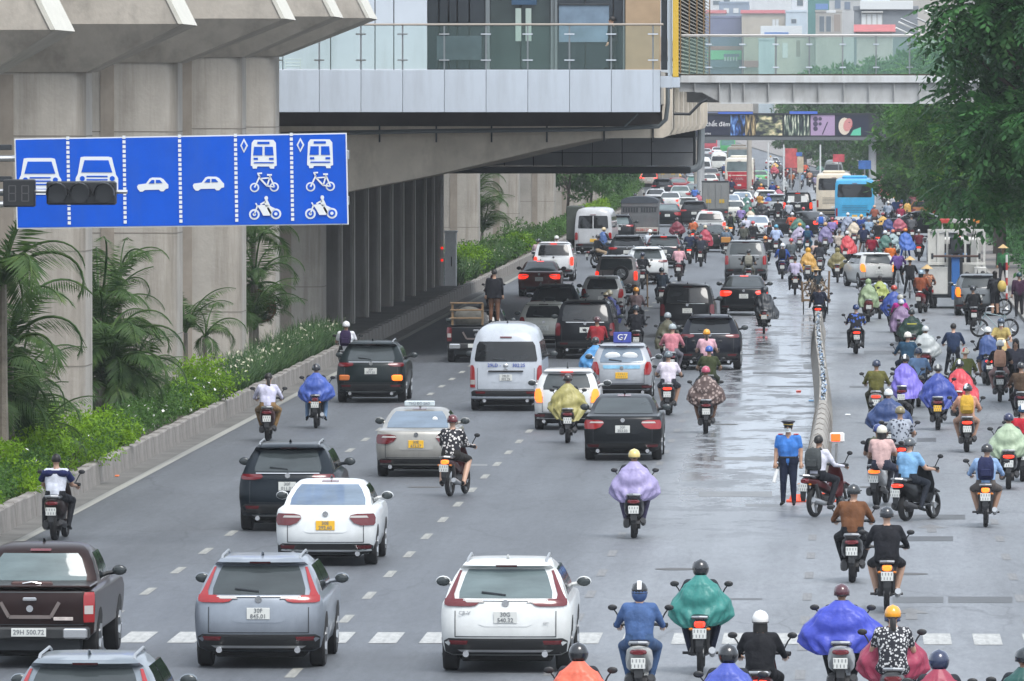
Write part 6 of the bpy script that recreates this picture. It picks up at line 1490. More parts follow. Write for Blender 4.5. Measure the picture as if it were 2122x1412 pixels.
# (px, py, heading, bike, bike colour, lit, pose, description, keywords)
RIDERS = [
 (108,1122,-4,'s','2a1f1d',None,'moto','white shirt with navy shoulders at the wall',dict(top='d3d6e0',sleeve='short',pants='14161c',head=('hair',None),yoke=1)),
 (553,916,0,'s','3a1416',None,'wide','white blouse with long black ponytail',dict(top='c9c8de',pants='8a6f4c',head=('hair',None),hair='pony')),
 (653,889,0,'u','1c1c20',None,'moto','blue poncho just below the wall side SUV',dict(coat=('wide','2a52b0'),pants='6d87a6',head=('helmet','20232a'))),
 (714,786,0,'s','24262c','o','ride','white shirt and purple backpack beside the wall',dict(top='d6d6da',sleeve='short',pants='1a1c22',head=('helmet','d8d8d8'),pack=('2b1d3f','purple backpack on the rider next to the wall side SUV'))),
 (924,1031,-12,'u','3a1a1c','o','moto','black dotted shirt and maroon helmet beside the roof sign taxi',dict(top='dots',pants='2c2a28',shin='skin',head=('helmet','5a1c22'))),
 (1313,1118,0,'s','17181c',None,'wide','shiny lilac poncho and cream yellow helmet',dict(coat=('wide','9a8fc0'),pants='55506a',head=('helmet','d8c27a'))),
 (1176,920,0,'s','2c2624',None,'ride','khaki green poncho behind the white hatchback',dict(coat=('droop','a39a4e'),head=('helmet','2a1d1b'))),
 (1383,862,0,'s','16181c','r','wide','white tank top and grey helmet',dict(top='d5cdd8',sleeve='skin',bare=1,pants='2c2e36',shin='skin',head=('helmet','5f6b72'))),
 (1463,900,0,'s','1a1b1f',None,'wide','brown patterned cape and pink helmet',dict(coat=('wide','brownp'),pants='8a6a58',head=('helmet','b24a62'))),
 (1470,843,0,'u','1c1d20',None,'wide','dark green sleeveless top and blue helmet',dict(top='3a4228',sleeve='skin',pants='3a4030',head=('helmet','2b56a8'))),
 (1464,800,0,'s','20242c',None,'ride','pale pink shirt and round yellow helmet',dict(top='d2a6b0',sleeve='short',pants='2c2e36',head=('helmet','e09a1c'),hair='pony')),
 (1391,790,0,'s','252a33',None,'wide','pink hooded jacket and silver helmet',dict(top='c07a84',pants='6c6a72',head=('helmet','9aa4a6'))),
 (1236,822,3,'s','1d2024','r','ride','bright blue poncho between the silver van and the roof board taxi',dict(coat=('wide','2f8fd0'),head=('helmet','1c1c20'))),
 (1238,772,0,'u','1a1b20',None,'moto','red sleeves ahead of the bright blue poncho',dict(top='8a2028',pants='1c1e24',head=('helmet','4a2226'))),
 (1382,762,0,'u','15171a',None,'ride','olive coat in the gap between the two black SUVs',dict(coat=('bell','4c4a30'),head=('helmet','8a9094'))),
 (1317,692,0,'u','15171a',None,'moto','grey brown jacket with yellow helmet and upright pole',dict(top='6a5a5c',pants='14161c',head=('helmet','e0941a'))),
 (1318,740,0,'s','14161a',None,'ride','black clothes under the yellow helmet rider',dict(top='14161d',pants='121318',head=('helmet','22303c'))),
 (1254,706,0,'s','16181c',None,'ride','long black coat and cream cap',dict(coat=('bell','0f1118'),head=('cap','b8ac8c'))),
 (1262,704,0,'s','1c2a50',None,'lean','deep blue coat beside the long black coat',dict(coat=('bell','1f2f7a'),head=('helmet','c0b89a'))),
 (1022,660,0,'s','8a8c90',None,'wide','dusty pink coat and pink hood at the bay mouth',dict(top='9a5a62',pants='5a3c44',head=('helmet','a0505e'))),
 (1153,558,0,'s','9a9c9e',None,'ride','white shirt and white helmet above the white braking SUV',dict(top='c8ccd6',head=('helmet','e0e0dc'))),
 (1115,566,0,'s','15171a',None,'ride','grey clothes beside the white braking SUV',dict(top='b09aa0',head=('helmet','23262c'))),
 (1222,554,-52,'u','1a1c20',None,'moto','black shirt and khaki trousers turning under the minibus',dict(top='14161c',pants='a08c74',head=('helmet','24262c'))),
 (1236,538,-48,'u','30343c',None,'moto','blue coat beside the turning black shirt rider',dict(coat=('jacket','3c62a0'),pants='2e6f9c',head=('helmet','c8b48c'))),
 (1331,600,0,'s','20242a','a','moto','black vest and navy helmet beside the white SUV',dict(top='14171e',pants='1c1e26',head=('helmet','222a40'))),
 (1371,640,0,'s','191b20',None,'ride','dark jeans jacket beside the boxy black SUV',dict(top='23303c',pants='22283a',head=('helmet','1e3238'))),
 (1406,584,0,'s','4a1a20',None,'ride','pale pink vest behind the dark grey braking SUV',dict(top='d0a0a8',pants='1e2026',head=('helmet','1c2026'))),
 (1428,548,0,'s','1a1c22','r','ride','navy jacket with red tail lamp',dict(top='1c2640',pants='14161c',head=('helmet','1c2024'))),
 (1451,554,0,'u','191a1e',None,'moto','charcoal jacket between navy jacket and red raincoat',dict(top='2a2f3c',pants='1c1e24',head=('helmet','30343c'))),
 (1402,511,0,'s','1a1a1e',None,'wide','crimson raincoat beside the dark saloon',dict(coat=('wide','7a1f35'),head=('helmet','2a1a1e'))),
 (1436,512,0,'s','16181c','r','ride','orange topped beige jacket',dict(top='b0603c',pants='8a8070',head=('helmet','1c2024'))),
 (1461,532,0,'s','20242a',None,'ride','strawberry red raincoat in front of the green sedan',dict(coat=('bell','b02040'),head=('helmet','c4b8a0'))),
 (1504,537,0,'u','1c2024',None,'wide','grey blue shirt with orange crate behind',dict(top='5c6c7c',pants='3a4048',head=('helmet','b0a68c'))),
 (1514,498,0,'s','1f2420','o','ride','olive shirt with black backpack beside the white pickup',dict(top='6c7866',pants='2a2e2a',head=('helmet','20242a'),pack=('14181c','black backpack on the rider beside the white pickup'))),
 (1347,545,0,'s','9a9c9e',None,'ride','white helmet and shirt beside the dark lorry tail',dict(top='c6ccd4',head=('helmet','e2e2de'))),
 (1551,597,0,'s','2b1f20',None,'ride','black shirt and grey backpack behind the silver SUV',dict(top='15171c',sleeve='short',pants='6a6a60',head=('helmet','1c2024'),pack=('8a887c','pale grey backpack on the rider behind the silver SUV'))),
 (1583,693,0,'u','16181c',None,'wide','dark grey cape blown to one side',dict(coat=('flare','2c3138'),head=None,hood='2c3138')),
 (1695,682,-3,'s','15171c','r','ride','dark blue jacket at the tip of the barrier',dict(top='151d30',pants='12141a',head=('helmet','3a3226'))),
 (1648,612,0,'u','17181c',None,'moto','pale lilac shirt and black hair',dict(top='b9b2cc',pants='1a1c24',head=('hair',None))),
 (1621,579,0,'s','1c2a60',None,'wide','blue and white jacket with black backpack',dict(top='2f52a0',pants='22283c',head=('helmet','d8dde0'),pack=('10131a','black backpack on the blue and white jacket rider'))),
 (1640,566,0,'s','4a1c22',None,'ride','grey jacket and red helmet beside the blue and white jacket',dict(top='50585c',pants='1e2026',head=('helmet','b0303c'))),
 (1674,590,0,'s','5a5e64',None,'ride','mustard yellow poncho',dict(coat=('bell','c8941e'),head=None,hood='c8941e')),
 (1699,572,0,'s','6a6c70',None,'ride','charcoal shirt and long hair',dict(top='2c2f36',head=('hair',None),hair='long')),
 (1691,568,0,'u','40342c',None,'ride','beige blouse beside the charcoal shirt rider',dict(top='b89c90',head=('hair',None),hair='long')),
 (1735,587,0,'u','18191c',None,'wide','olive green poncho on a narrow motorbike',dict(coat=('wide','7a703c'),head=None,hood='7a703c')),
 (1752,548,-10,'s','1a1c20',None,'ride','scarlet raincoat billowing behind',dict(coat=('flare','c8202e'),head=('helmet','c8c8c8'))),
 (1737,545,-5,'u','1a1c20',None,'ride','cream shirt with black shoulder strap',dict(top='b8aca0',head=('helmet','3a2a26'))),
 (1673,530,0,'u','191b20',None,'ride','navy shirt with teal backpack',dict(top='1f3670',pants='3a6a80',head=('helmet','8a90c8'),pack=('1f4a60','teal backpack on the navy shirt rider'))),
 (1657,524,0,'s','6a6c74',None,'ride','transparent lilac poncho and yellow helmet',dict(coat=('droop','a69cb8'),head=('helmet','d89020'))),
 (1710,525,0,'s','5a5c66',None,'ride','purple rain cape with grey patches',dict(coat=('bell','7a70a0'),head=('helmet','c4a070'))),
 (1701,497,0,'s','3a6aa0',None,'ride','pale shirt and blue backpack behind the coupe',dict(top='b8b4c8',head=('helmet','d4d6da'),pack=('2a62b8','bright blue backpack on the rider behind the coupe'))),
 (1665,485,0,'s','3a3c44',None,'ride','patterned grey shirt and red helmet by the coupe',dict(top='camo',head=('helmet','b83038'))),
 (1789,535,0,'b','1a1c20',None,'cycle','navy shirt and bare calves on a bicycle',dict(top='1a2240',sleeve='short',pants='1a1c24',shin='skin',head=('hair',None))),
 (1800,512,0,'s','6a7a8a',None,'ride','pale blue shirt and grey helmet ahead of the navy cyclist',dict(top='8aa0b8',head=('helmet','8fa2b4'))),
 (1819,520,0,'s','1a1c20','r','wide','black shirt with grey cap near the kerb',dict(top='16181c',sleeve='short',head=('cap','6a7076'))),
 (1806,556,0,'s','4a1018',None,'ride','dark pink shirt and patterned helmet',dict(top='9a2038',head=('helmet','5a6a7a'))),
 (1845,574,0,'s','1c1e22',None,'ride','orange shirt and black hair beside the turning hatchback',dict(top='c06424',head=('hair',None))),
 (1835,548,0,'s','20242a',None,'ride','sea green coat and white helmet',dict(coat=('bell','3c7064'),head=('helmet','d4d8d8'))),
 (1851,540,0,'s','3c4a4a',None,'ride','transparent cape with orange helmet beside the sea green coat',dict(coat=('droop','8fa8ac'),head=('helmet','c86a4a'))),
 (1876,543,0,'b','3a3c40',None,'cycle','bright blue rain trousers with hat on the back',dict(coat=('flare','1c5cb8'),top='5a78a8',pants='1c5cb8',head=('helmet','d87a20'))),
 (1904,542,0,'s','20242a','r','wide','maroon coat with red tail lamp near the tow truck',dict(top='5c1c28',pants='1a1c20',head=('helmet','3a3436'),stripe='c8c8c8')),
 (1608,533,0,'s','3a4048',None,'wide','pale blue shirt and turquoise helmet',dict(top='a8b8d8',pants='1c1e26',head=('helmet','4a9ab8'))),
 (1586,560,0,'u','1c1e24',None,'ride','black shirt and orange helmet beside the silver SUV',dict(top='14161c',head=('helmet','d88020'))),
 (1560,520,0,'s','1c1e24',None,'ride','black jacket and red helmet ahead of the silver SUV',dict(top='16181e',head=('helmet','c03038'))),
 (1546,508,0,'s','6a2028',None,'ride','white shirt with shoulder strap ahead of the silver SUV',dict(top='c4c4d4',head=('hair',None))),
 (1541,528,0,'u','1c1e24',None,'ride','grey green shirt beside the red helmet rider',dict(top='4a4c44',head=('helmet','3a4450'))),
 (1595,522,0,'s','6a1c24',None,'ride','white shirt with black backpack straps by the saloon',dict(top='c8ccd8',head=('hair',None),pack=('15181e','black backpack by the white saloon'))),
 (1612,465,0,'u','15171b',None,'moto','black clothes alone beside the luxury SUV',dict(top='15181c',head=('helmet','1c1e22'))),
 (1634,470,0,'s','16181c',None,'ride','pale grey shirt behind the luxury SUV',dict(top='a8acb4',head=('helmet','c8d4d4'))),
 (1592,452,0,'s','1c2a60',None,'ride','royal blue jacket next to the luxury SUV',dict(coat=('bell','2050b0'),head=('helmet','7a70b8'))),
 (1574,446,0,'s','3a3020',None,'ride','ochre jacket next to the royal blue jacket',dict(top='a87a34',head=('hair',None))),
 (1546,450,0,'s','203a34',None,'ride','dark teal coat beside the small white saloon',dict(coat=('bell','2a6a60'),head=('helmet','b0a488'))),
 (1516,410,0,'s','203040',None,'ride','navy coat against the red coach',dict(top='1c2a48',head=('hair',None))),
 (1440,432,0,'s','506080',None,'ride','sky blue coat beside the grey box lorry',dict(top='4a70b8',head=('helmet','2a2c34'))),
 (1315,450,0,'s','20303c',None,'wide','navy jacket at the hedge end',dict(top='1c2c50',pants='151c2a',head=('helmet','1c2430'))),
 (1334,446,0,'s','5a3c38',None,'ride','dark shirt beside the far white cluster',dict(top='22303c',head=('hair',None))),
 (1558,430,0,'s','6a6c70',None,'ride','grey jacket beside the black far saloon',dict(top='8a8c90',head=('helmet','d0d0d0'))),
 (1604,375,0,'s','2a2c30',None,'wide','pinkish red rain cape far along the road',dict(coat=('wide','b83048'),head=('helmet','c0a0a0'))),
 (1590,378,0,'s','3a3c40',None,'ride','pale blue jacket far along the road',dict(top='8aa0c0',head=('helmet','b0c0d0'))),
 (1612,362,0,'s','1c2030',None,'ride','navy coat just beyond the pinkish cape',dict(coat=('bell','1c2850'),head=('helmet','20242c'))),
 (1627,385,0,'s','50302c',None,'ride','rust jacket ahead of the luxury SUV',dict(top='6a2c28',head=('hair',None))),
 (1640,394,0,'s','3a3430',None,'ride','orange brown shirt ahead of the luxury SUV roof',dict(top='a8643c',head=('helmet','2a2a30'))),
 (1660,393,0,'s','5a6070',None,'ride','light blue shirt ahead of the luxury SUV',dict(top='7a94b0',head=('helmet','a8c0d0'))),
 (1678,388,0,'s','6a5a50',None,'ride','peach shirt next to the grey van',dict(top='b88a70',head=('hair',None))),
 (1690,400,0,'s','6a6a74',None,'ride','lavender shirt next to the cream bus',dict(top='8a84a0',head=('helmet','6a6a70'))),
 (1625,408,0,'s','5a5c60',None,'ride','silver rain cape beside the far roadway',dict(coat=('bell','9aa0a4'),head=('helmet','c8ccd0'))),
 (1757,500,0,'s','4a5468',None,'ride','pale grey rain cape below the blue bus',dict(coat=('bell','8a94ac'),head=('helmet','d4dadc'))),
 (1798,498,0,'s','20242a',None,'ride','slate jacket below the blue bus corner',dict(top='4a5468',head=('hair',None))),
 (1812,478,0,'s','1c1e24',None,'ride','brown coat beside the blue bus flank',dict(top='8a5040',head=('helmet','c09a80'))),
 (1833,425,0,'s','6a2a2c',None,'wide','coral red rain cape beyond the blue bus',dict(coat=('wide','c8403c'),head=('helmet','3a8070'))),
 (1840,470,0,'s','22262c',None,'wide','light grey shirt and white helmet near the orange taxi',dict(top='9aa4b4',head=('helmet','d8d4cc'))),
 (1857,462,0,'s','1c2030',None,'wide','dark blue shirt beside the light grey shirt rider',dict(top='203a68',head=('helmet','20283a'))),
 (1866,478,0,'s','a0a4a4',None,'ride','crimson shirt on a pale scooter',dict(top='8a2a44',head=('helmet','8a3a44'))),
 (1880,466,0,'s','3a3a30',None,'ride','yellow coat with black ponytail',dict(coat=('jacket','c8961c'),head=('hair',None),hair='pony')),
 (1841,505,0,'u','1c2440',None,'ride','deep blue rain trousers ahead of the grey cap rider',dict(coat=('bell','1c3c80'),head=('helmet','22304c'))),
 (1877,430,0,'s','5a2430',None,'ride','pink coat near the kerb railing',dict(top='d07090',head=('helmet','3a2a2c'))),
 (1838,402,0,'s','3a3c48',None,'ride','white and navy jacket beside the kerb railing',dict(top='8a94a8',head=('helmet','c8c8cc'))),
 (1775,735,0,'s','16181c','r','moto','black shirt with bright rainbow back and blue helmet',dict(top='multi',pants='15171c',head=('helmet','1c3464'))),
 (1800,668,0,'s','7a2a2c',None,'ride','pale green see-through poncho',dict(coat=('bell','8fa67c'),head=None,hood='8fa67c')),
 (1823,662,0,'s','1c1e22',None,'ride','lime yellow poncho with blue striped shirt',dict(coat=('bell','a2b04c'),top='stripe',head=('hair',None))),
 (1853,690,0,'s','1c1e28',None,'ride','royal blue poncho with red helmet',dict(coat=('droop','1f46a0'),head=('helmet','b04030'))),
 (1866,712,0,'s','2a2430',None,'ride','magenta coat and cream helmet',dict(top='c83a96',pants='2a2430',head=('helmet','d0ccc0'))),
 (1868,722,0,'s','3a3040',None,'wide','lilac and tan poncho under the magenta coat',dict(coat=('bell','8a7098'),head=('helmet','c8c8d4'))),
 (1890,748,0,'s','1a2024',None,'wide','dark green cape with yellow stripe',dict(coat=('wide','12382c'),head=('helmet','141a1c'),tape=1)),
 (1918,790,0,'s','4a1418',None,'wide','transparent grey plastic poncho',dict(coat=('wide','9aa0a2'),head=('helmet','b8bcbc'),coatk='p',top='8a9494')),
 (1904,650,-8,'s','8a1420',None,'ride','rust blouse and long hair on a red scooter',dict(top='8a4a30',head=('helmet','9ab0c0'),hair='long')),
 (1921,648,0,'b','3a342c',None,'cycle','floral blouse and conical hat beside the tow truck',dict(top='floral',head=('cone',None))),
 (1886,620,0,'b','2a2a2c',None,'cycle','black clothes and conical hat ahead of the red scooter',dict(top='15171c',head=('cone',None))),
 (1861,600,0,'b','2a2c30',None,'cycle','violet shirt beside the turning white hatchback',dict(top='7a5aa4',head=('hair',None))),
 (2018,686,0,'s','141518',None,'moto','black clothes at the open hatchback',dict(top='131418',pants='121317',head=('helmet','22262c'))),
 (1883,808,3,'s','1c2024','r','wide','petrol blue jacket and white helmet',dict(top='1e4058',pants='1c2838',head=('helmet','dcd8cc'))),
 (1903,845,0,'s','22262a',None,'wide','faded blue shirt and navy helmet',dict(top='6480a4',sleeve='long',pants='2a3240',head=('helmet','26344c'))),
 (1976,790,0,'b','22262c',None,'cycle','navy jacket with bare black hair',dict(top='1c2c48',pants='1a1f2a',head=('hair',None))),
 (1815,880,0,'s','8a8c88','r','wide','olive jacket and navy helmet on a grey scooter',dict(top='5c5a2c',pants='3a3826',head=('helmet','1c2844'))),
 (1869,868,-8,'s','20242c',None,'lean','lavender blown poncho with striped helmet',dict(coat=('flare','6a5cc8'),head=('helmet','1c1e24'),stripe='d8d8d8')),
 (1842,952,0,'s','14161a','r','wide','huge navy poncho and white helmet',dict(coat=('wide','1c3c74'),head=('helmet','d4d8d6'),cs=1.18)),
 (1943,893,0,'s','2a1f26',None,'wide','deep blue poncho with yellow plate scooter',dict(coat=('droop','1f3c9a'),head=('helmet','2a2a2c'),stripe='9a9c98',py_=1)),
 (1984,880,-6,'s','8a1a24',None,'wide','bright red poncho with striped helmet',dict(coat=('flare','d01c34'),head=('helmet','1c1e24'),stripe='d8d8d8')),
 (2000,848,0,'s','3a3c34',None,'wide','olive padded jacket and red white helmet',dict(top='5a6034',pants='4a4c3a',head=('helmet','cfc8b4'),stripe='c84030')),
 (2004,939,0,'s','1c1416','r','wide','peach jacket with small yellow backpack',dict(top='c09078',pants='b08c78',head=('helmet','17191e'),stripe='c8d4dc',pack=('c8a03c','small yellow backpack on the peach jacket rider'))),
 (2050,800,4,'s','2c4c78','r','ride','mid blue rain jacket and white helmet at the kerb side',dict(coat=('jacket','2f4f8c'),pants='2c3c5c',shin='skin',head=('helmet','d6d8d4'))),
 (2072,834,0,'s','191a1e',None,'wide','black shirt with large peach backpack',dict(top='16161b',sleeve='short',pants='9a7c78',head=('helmet','d8dad8'),hair='pony',pack=('c99c84','large peach backpack on the black shirt rider'))),
 (2117,882,0,'s','2a2c30',None,'wide','brown jacket cut by the picture edge',dict(top='4a3a2c',head=('helmet','2a2c30'))),
 (1812,1050,-10,'s','b8b8b8','o','ride','black top with olive backpack on a white scooter',dict(top='14141a',sleeve='short',pants='2a2c34',head=('helmet','1c3070'),pack=('4f5443','olive backpack on the white scooter rider'))),
 (1866,1000,0,'s','23262b','r','wide','grey printed shirt and khaki helmet',dict(top='camo',sleeve='short',pants='2a2c34',head=('helmet','7a7050'))),
 (1862,1082,-25,'s','16181b','r','moto','light blue shirt with grey cap turning on black scooter',dict(top='7aa6cc',sleeve='short',pants='1c222c',shin='long',head=('helmet','4a4e52'))),
 (2090,1016,0,'s','1c1d20','r','wide','clear green poncho over a grey backpack',dict(coat=('wide','9fb493'),head=('helmet','1f2448'))),
 (2119,1000,0,'s','2a1416','r','wide','red and white jacket at the picture edge',dict(top='b02030',head=('helmet','20486a'),stripe='d8d8d8')),
 (2042,1095,0,'u','1c1e22','o','wide','light blue jacket with navy backpack',dict(top='8aa6cc',pants='5a5450',shin='skin',head=('helmet','17181c'),pack=('20264a','navy backpack on the light blue jacket rider'))),
 (1672,1074,-27,'u','4a1518',None,'moto','white shirt with grey backpack turning beside the officer',dict(top='d0d0dc',pants='14171f',head=('hair',None),pack=('45494a','grey backpack on the rider turning beside the officer'))),
 (1765,1210,-3,'s','1a1c1e',None,'wide','brown sweater and black helmet',dict(top='6a452c',pants='15171c',head=('helmet','1e2224'))),
 (1838,1272,0,'u','17181b','o','wide','black shirt and black helmet with white hem',dict(top='191a20',pants='15161b',shin='skin',head=('helmet','20242a'))),
 (1450,1400,0,'u','17181b','r','wide','teal green raincoat and black helmet',dict(coat=('wide','128078'),pants='22283c',head=('full','1c1f24'))),
 (1323,1459,0,'s','b9b9b4',None,'wide','denim blue hooded jacket on a white scooter',dict(top='46608c',pants='40587c',head=('helmet','17191d'),stripe='d8d8d8',hood='46608c')),
 (1572,1528,0,'s','3a0c12','r','wide','black jacket and shiny white helmet',dict(top='16171c',pants='131419',head=('helmet','e2e0dc'),hair='long')),
 (1505,1626,0,'s','3a3c40',None,'wide','blue poncho at the bottom edge with black helmet',dict(coat=('wide','2f48b0'),head=('full','1a1c20'))),
 (1195,1615,0,'s','3a3c40',None,'wide','orange poncho at the bottom edge',dict(coat=('wide','e0582c'),head=('full','15171c'),hood=None)),
 (1742,1459,0,'s','b0b2b2',None,'wide','very wide royal blue poncho on a silver scooter',dict(coat=('wide','2038b8'),head=('helmet','4a1c26'),cs=1.32)),
 (1850,1520,0,'s','5a5c5e',None,'wide','raspberry poncho driving with a passenger',dict(coat=('wide','a01c48'),head=('helmet','3a4c78'),cs=1.05)),
 (1944,1643,0,'s','3a3c40',None,'wide','raspberry coat and dark blue helmet at the bottom edge',dict(coat=('jacket','9a1c40'),head=('full','1c2848'))),
 (2124,1640,0,'s','3a3c40',None,'wide','dark green coat at the bottom corner',dict(coat=('wide','12504a'),head=('helmet','1c2428'))),
]
for r_ in RIDERS:
    px, py, h, bk_, bc, lit, pose, who, kw = r_; kw = dict(kw); x, y = G(px, py); y -= 0.0
    h = h+rnd.uniform(-2, 2)
    far = py < 560
    cs = kw.pop('cs', None); tape = kw.pop('tape', None); yoke = kw.pop('yoke', None); kw.pop('bare', None); py_ = kw.pop('py_', None)
    kn = KB[bk_]; nm = {'scooter':'scooter','underbone':'motorbike','bicycle':'bicycle'}[kn]
    bike(kn, x, y, h, bc, lit, nm+' under rider in '+who, far, plate_y=bool(py_))
    sc = rnd.uniform(.95, 1.02)
    o = person(pose, (x, y), h, 'rider in '+who, far=far, scale=sc, **kw)
    if cs:
        for q in o.children:
            if q.name.startswith('raincoat'): q.scale = (cs, 1.0, 1.0)
    if tape:
        for q in list(o.children):
            if q.name.startswith('raincoat'): MB().bbox(-.15, .15, .225, .24, 1.16, 1.185, .003).obj('reflective_stripe', mat('tape_yellow', (.75,.70,.05), .4), o)
    if yoke:
        MB().ell((-.13,.42,1.265), (.13,.10,.07), 12, 7).ell((.13,.42,1.265), (.13,.10,.07), 12, 7).ell((0,.43,1.28), (.15,.09,.05), 12, 7).obj('shirt_yoke', cloth('1c2350'), o)
        for s_ in (-1, 1): MB().tube([(s_*.2,.47,1.28),(s_*.30,.56,1.13)], [.072,.062], 10).obj('shirt_sleeve', cloth('1c2350'), o)
# passengers
def passenger(px, py, h, label, **kw):
    x, y = G(px, py); return person('pass', (x, y), h, label, scale=.97, **kw)
passenger(1850, 1520, 0, 'passenger in black and white patterned dress with round yellow helmet', top='geo', sleeve='short', pants='geo', head=('helmet', 'e39a1a'), hair='pony')
passenger(1824, 1052, -10, 'passenger with cream white helmet and pale pink shirt on white scooter', top='c8a8a4', sleeve='short', pants='2c3040', head=('helmet', 'd2cdbd'), hair='long')
# lettering printed on raincoats
# ---- cargo cart, standing people
x, y = G(1690, 652); ct = empty('cargo_cart', (x, y+.4, 0), 'handcart piled with cut branches ahead of the barrier', 'cart')
for s_ in (-1, 1):
    mb = MB(); n = 20; mb.loft([[(s_*.46+dx, .33*math.cos(2*math.pi*i/n), .33+.33*math.sin(2*math.pi*i/n)) if rr else (s_*.46+dx, .29*math.cos(2*math.pi*i/n), .33+.29*math.sin(2*math.pi*i/n)) for i in range(n)] for dx, rr in ((-.02,1),(.02,1),(.02,0),(-.02,0),(-.02,1))], caps=(False,False)); mb.obj('wheel', m_rubber, ct)
    MB().tube([(s_*.5,-.5,.5),(s_*.5,.9,.7)], 0.045, 6).obj('shaft', mw, ct)
    MB().tube([(s_*.48,-.4,.5),(s_*.52,-.42,1.25 if s_ < 0 else 1.65)], 0.045, 6).obj('stake', mw, ct)
MB().bbox(-.48, .48, -.5, .6, .5, .56, .01).obj('deck', mw, ct)
mb = MB()
for i in range(70):
    a = Vector((rnd.uniform(-.42,.42), rnd.uniform(-.45,.5), .6+rnd.random()*.62)); d = Vector((rnd.uniform(-.12,.12), rnd.uniform(-.35,.35), rnd.uniform(-.05,.22)))
    mb.tube([a-d, a+d], [.028,.02], 5, m=rnd.randrange(2))
o = mb.obj('branch_load', [mat('branch_bark', (.10,.07,.045), .8), mat('branch_cut', (.42,.33,.24), .8)], ct); o['kind'] = 'stuff'
person('cycle', (x, y+1.6), 0, 'cart puller in dark shirt and wide straw hat ahead of the load', top='1c2a34', pants='1c1e22', head=('brim', None))
bike('bicycle', x, y+1.6, 0, '2a2a2c', None, 'bicycle pulling the handcart of branches')
x, y = G(1318, 692); q = MB().tube([(.38, 1.0, .9), (.36, .9, 2.05)], 0.030, 6).obj('wooden_pole', mw, None, (x, y, 0), label='upright wooden pole carried by the yellow helmet rider', cat='pole')
x, y = G(1504, 537); MB().bbox(-.24, .24, -.34, .1, .84, 1.12, .02).obj('delivery_crate', mat('crate_orange', (.45,.20,.04), .6), None, (x, y, 0), label='orange brown crate strapped behind the grey blue shirt rider', cat='crate')
def stand(px, py, h, label, pose='stand', z=0, **kw):
    x, y = G(px, py, z); return person(pose, (x, y), h, label, dz=z, **kw)
# traffic officer facing the camera
x, y = G(1634, 1049)
o = person('stand', (x, y), 180-8, 'traffic officer in sky blue shirt navy trousers peaked cap and mask', top='3f78c4', sleeve='short', pants='141d33', shoe='0e0e10', head=('hair', None), mask=True, scale=1.0)
mb = MB(); mb.loft([[(r*math.cos(R(a)), r*1.08*math.sin(R(a)), z) for a in range(0, 360, 20)] for r, z in ((.10,.035),(.10,.075),(.145,.105),(.135,.125),(.05,.135))]); mb.loft([[(x_*.08, .09+.06*(1-x_*x_*.6), z) for x_ in (-1,-.5,0,.5,1)]+[(x_*.08, .06, z) for x_ in (1,.5,0,-.5,-1)] for z in (.03,.042)])
mb.obj('peaked_cap', mat('cap_navy', (.012,.015,.03), .5), o, (0,.04,1.585))
MB().loft([[(r*math.cos(R(a)), r*1.08*math.sin(R(a)), z) for a in range(0, 360, 20)] for r, z in ((.104,.045),(.104,.062))], caps=(False,False)).obj('cap_band', mat('cap_gold', (.6,.42,.08), .4), o, (0,.04,1.585))
for s_ in (-1, 1): MB().bbox(s_*.155-.05, s_*.155+.05, -.03, .06, 1.43, 1.45, .006).obj('epaulette', mat('epaulette_red', (.5,.03,.04), .6), o)
MB().bbox(-.16, .16, -.115, .125, .96, 1.0, .01).obj('belt', m_black, o)
bt = empty('traffic_baton', (x+.25, y-.05, .55), 'white traffic baton held in the hand of the officer', 'baton'); bt.rotation_euler = (R(-8), R(14), 0)
bt.location = (x-.27, y-.06, .57)
MB().tube([(0,0,.30),(0,0,.18)], 0.027, 8).obj('grip', m_black, bt); MB().tube([(0,0,.18),(0,0,-.10)], 0.036, 8).obj('tube', m_white, bt)
# crowd by the tow truck and along the kerb
stand(1996, 652, -30, 'man in white shirt leaning in at the grey hatchback boot', 'bend', top='b8b4b4', sleeve='short', pants='1a1a20', head=('hair', None))
stand(2034, 650, -10, 'man in grey patterned shirt leaning in at the grey hatchback boot', 'bend', top='camo', sleeve='short', pants='1a1c22', head=('hair', None))
stand(2062, 655, 30, 'woman in black with a yellow bag beside the grey hatchback', 'front', top='24262c', pants='1c1e24', shin='skin', head=('hair', None), hair='long')
o = stand(2079, 592, 160, 'person in green vest and conical hat under the trees', 'walk', top='3c7a4c', pants='2c2c30', head=('cone', None))
stand(2105, 832, 170, 'woman in grey blouse walking at the kerb edge', 'walk', top='5a5a66', pants='15161a', head=('hair', None), hair='long')
stand(2112, 660, 10, 'person in plum jacket by the parked bicycles', 'stand', top='3c2038', pants='2c2c30', head=('helmet', '20484a'))
stand(1824, 372, 0, 'person in red gown standing past the blue bus', 'walk', top='8a2430', pants='8a2430', head=('hair', None))
stand(1811, 376, 0, 'person in rust clothes past the blue bus', 'walk', top='8a4038', pants='3a2c30', head=('hair', None))
for i, (px, py, c_, d_) in enumerate(((1745,395,'a06a5a','peach brown'),(1766,372,'2c3c5a','slate blue'),(1783,368,'b0a49c','cream'),(1797,380,'3a4050','charcoal'),(1850,392,'6a3c60','plum'),(1716,392,'c0b4a8','ivory'),(1703,352,'5a5c64','grey'),(1868,400,'8a6a58','tan'))):
    stand(px, py, rnd.uniform(-40, 40), d_+' dressed walker among the far crowd past the buses', 'walk', top=c_, head=('hair', None) if i % 2 else ('helmet', 'b8bcc0'))
x, y = G(987, 752)
o = person('stand', (x+.5, y+1.35), 0, 'man in black shirt standing on the loaded pickup bed', top='12131a', pants='6a4a38', head=('hair', None), dz=1.17)
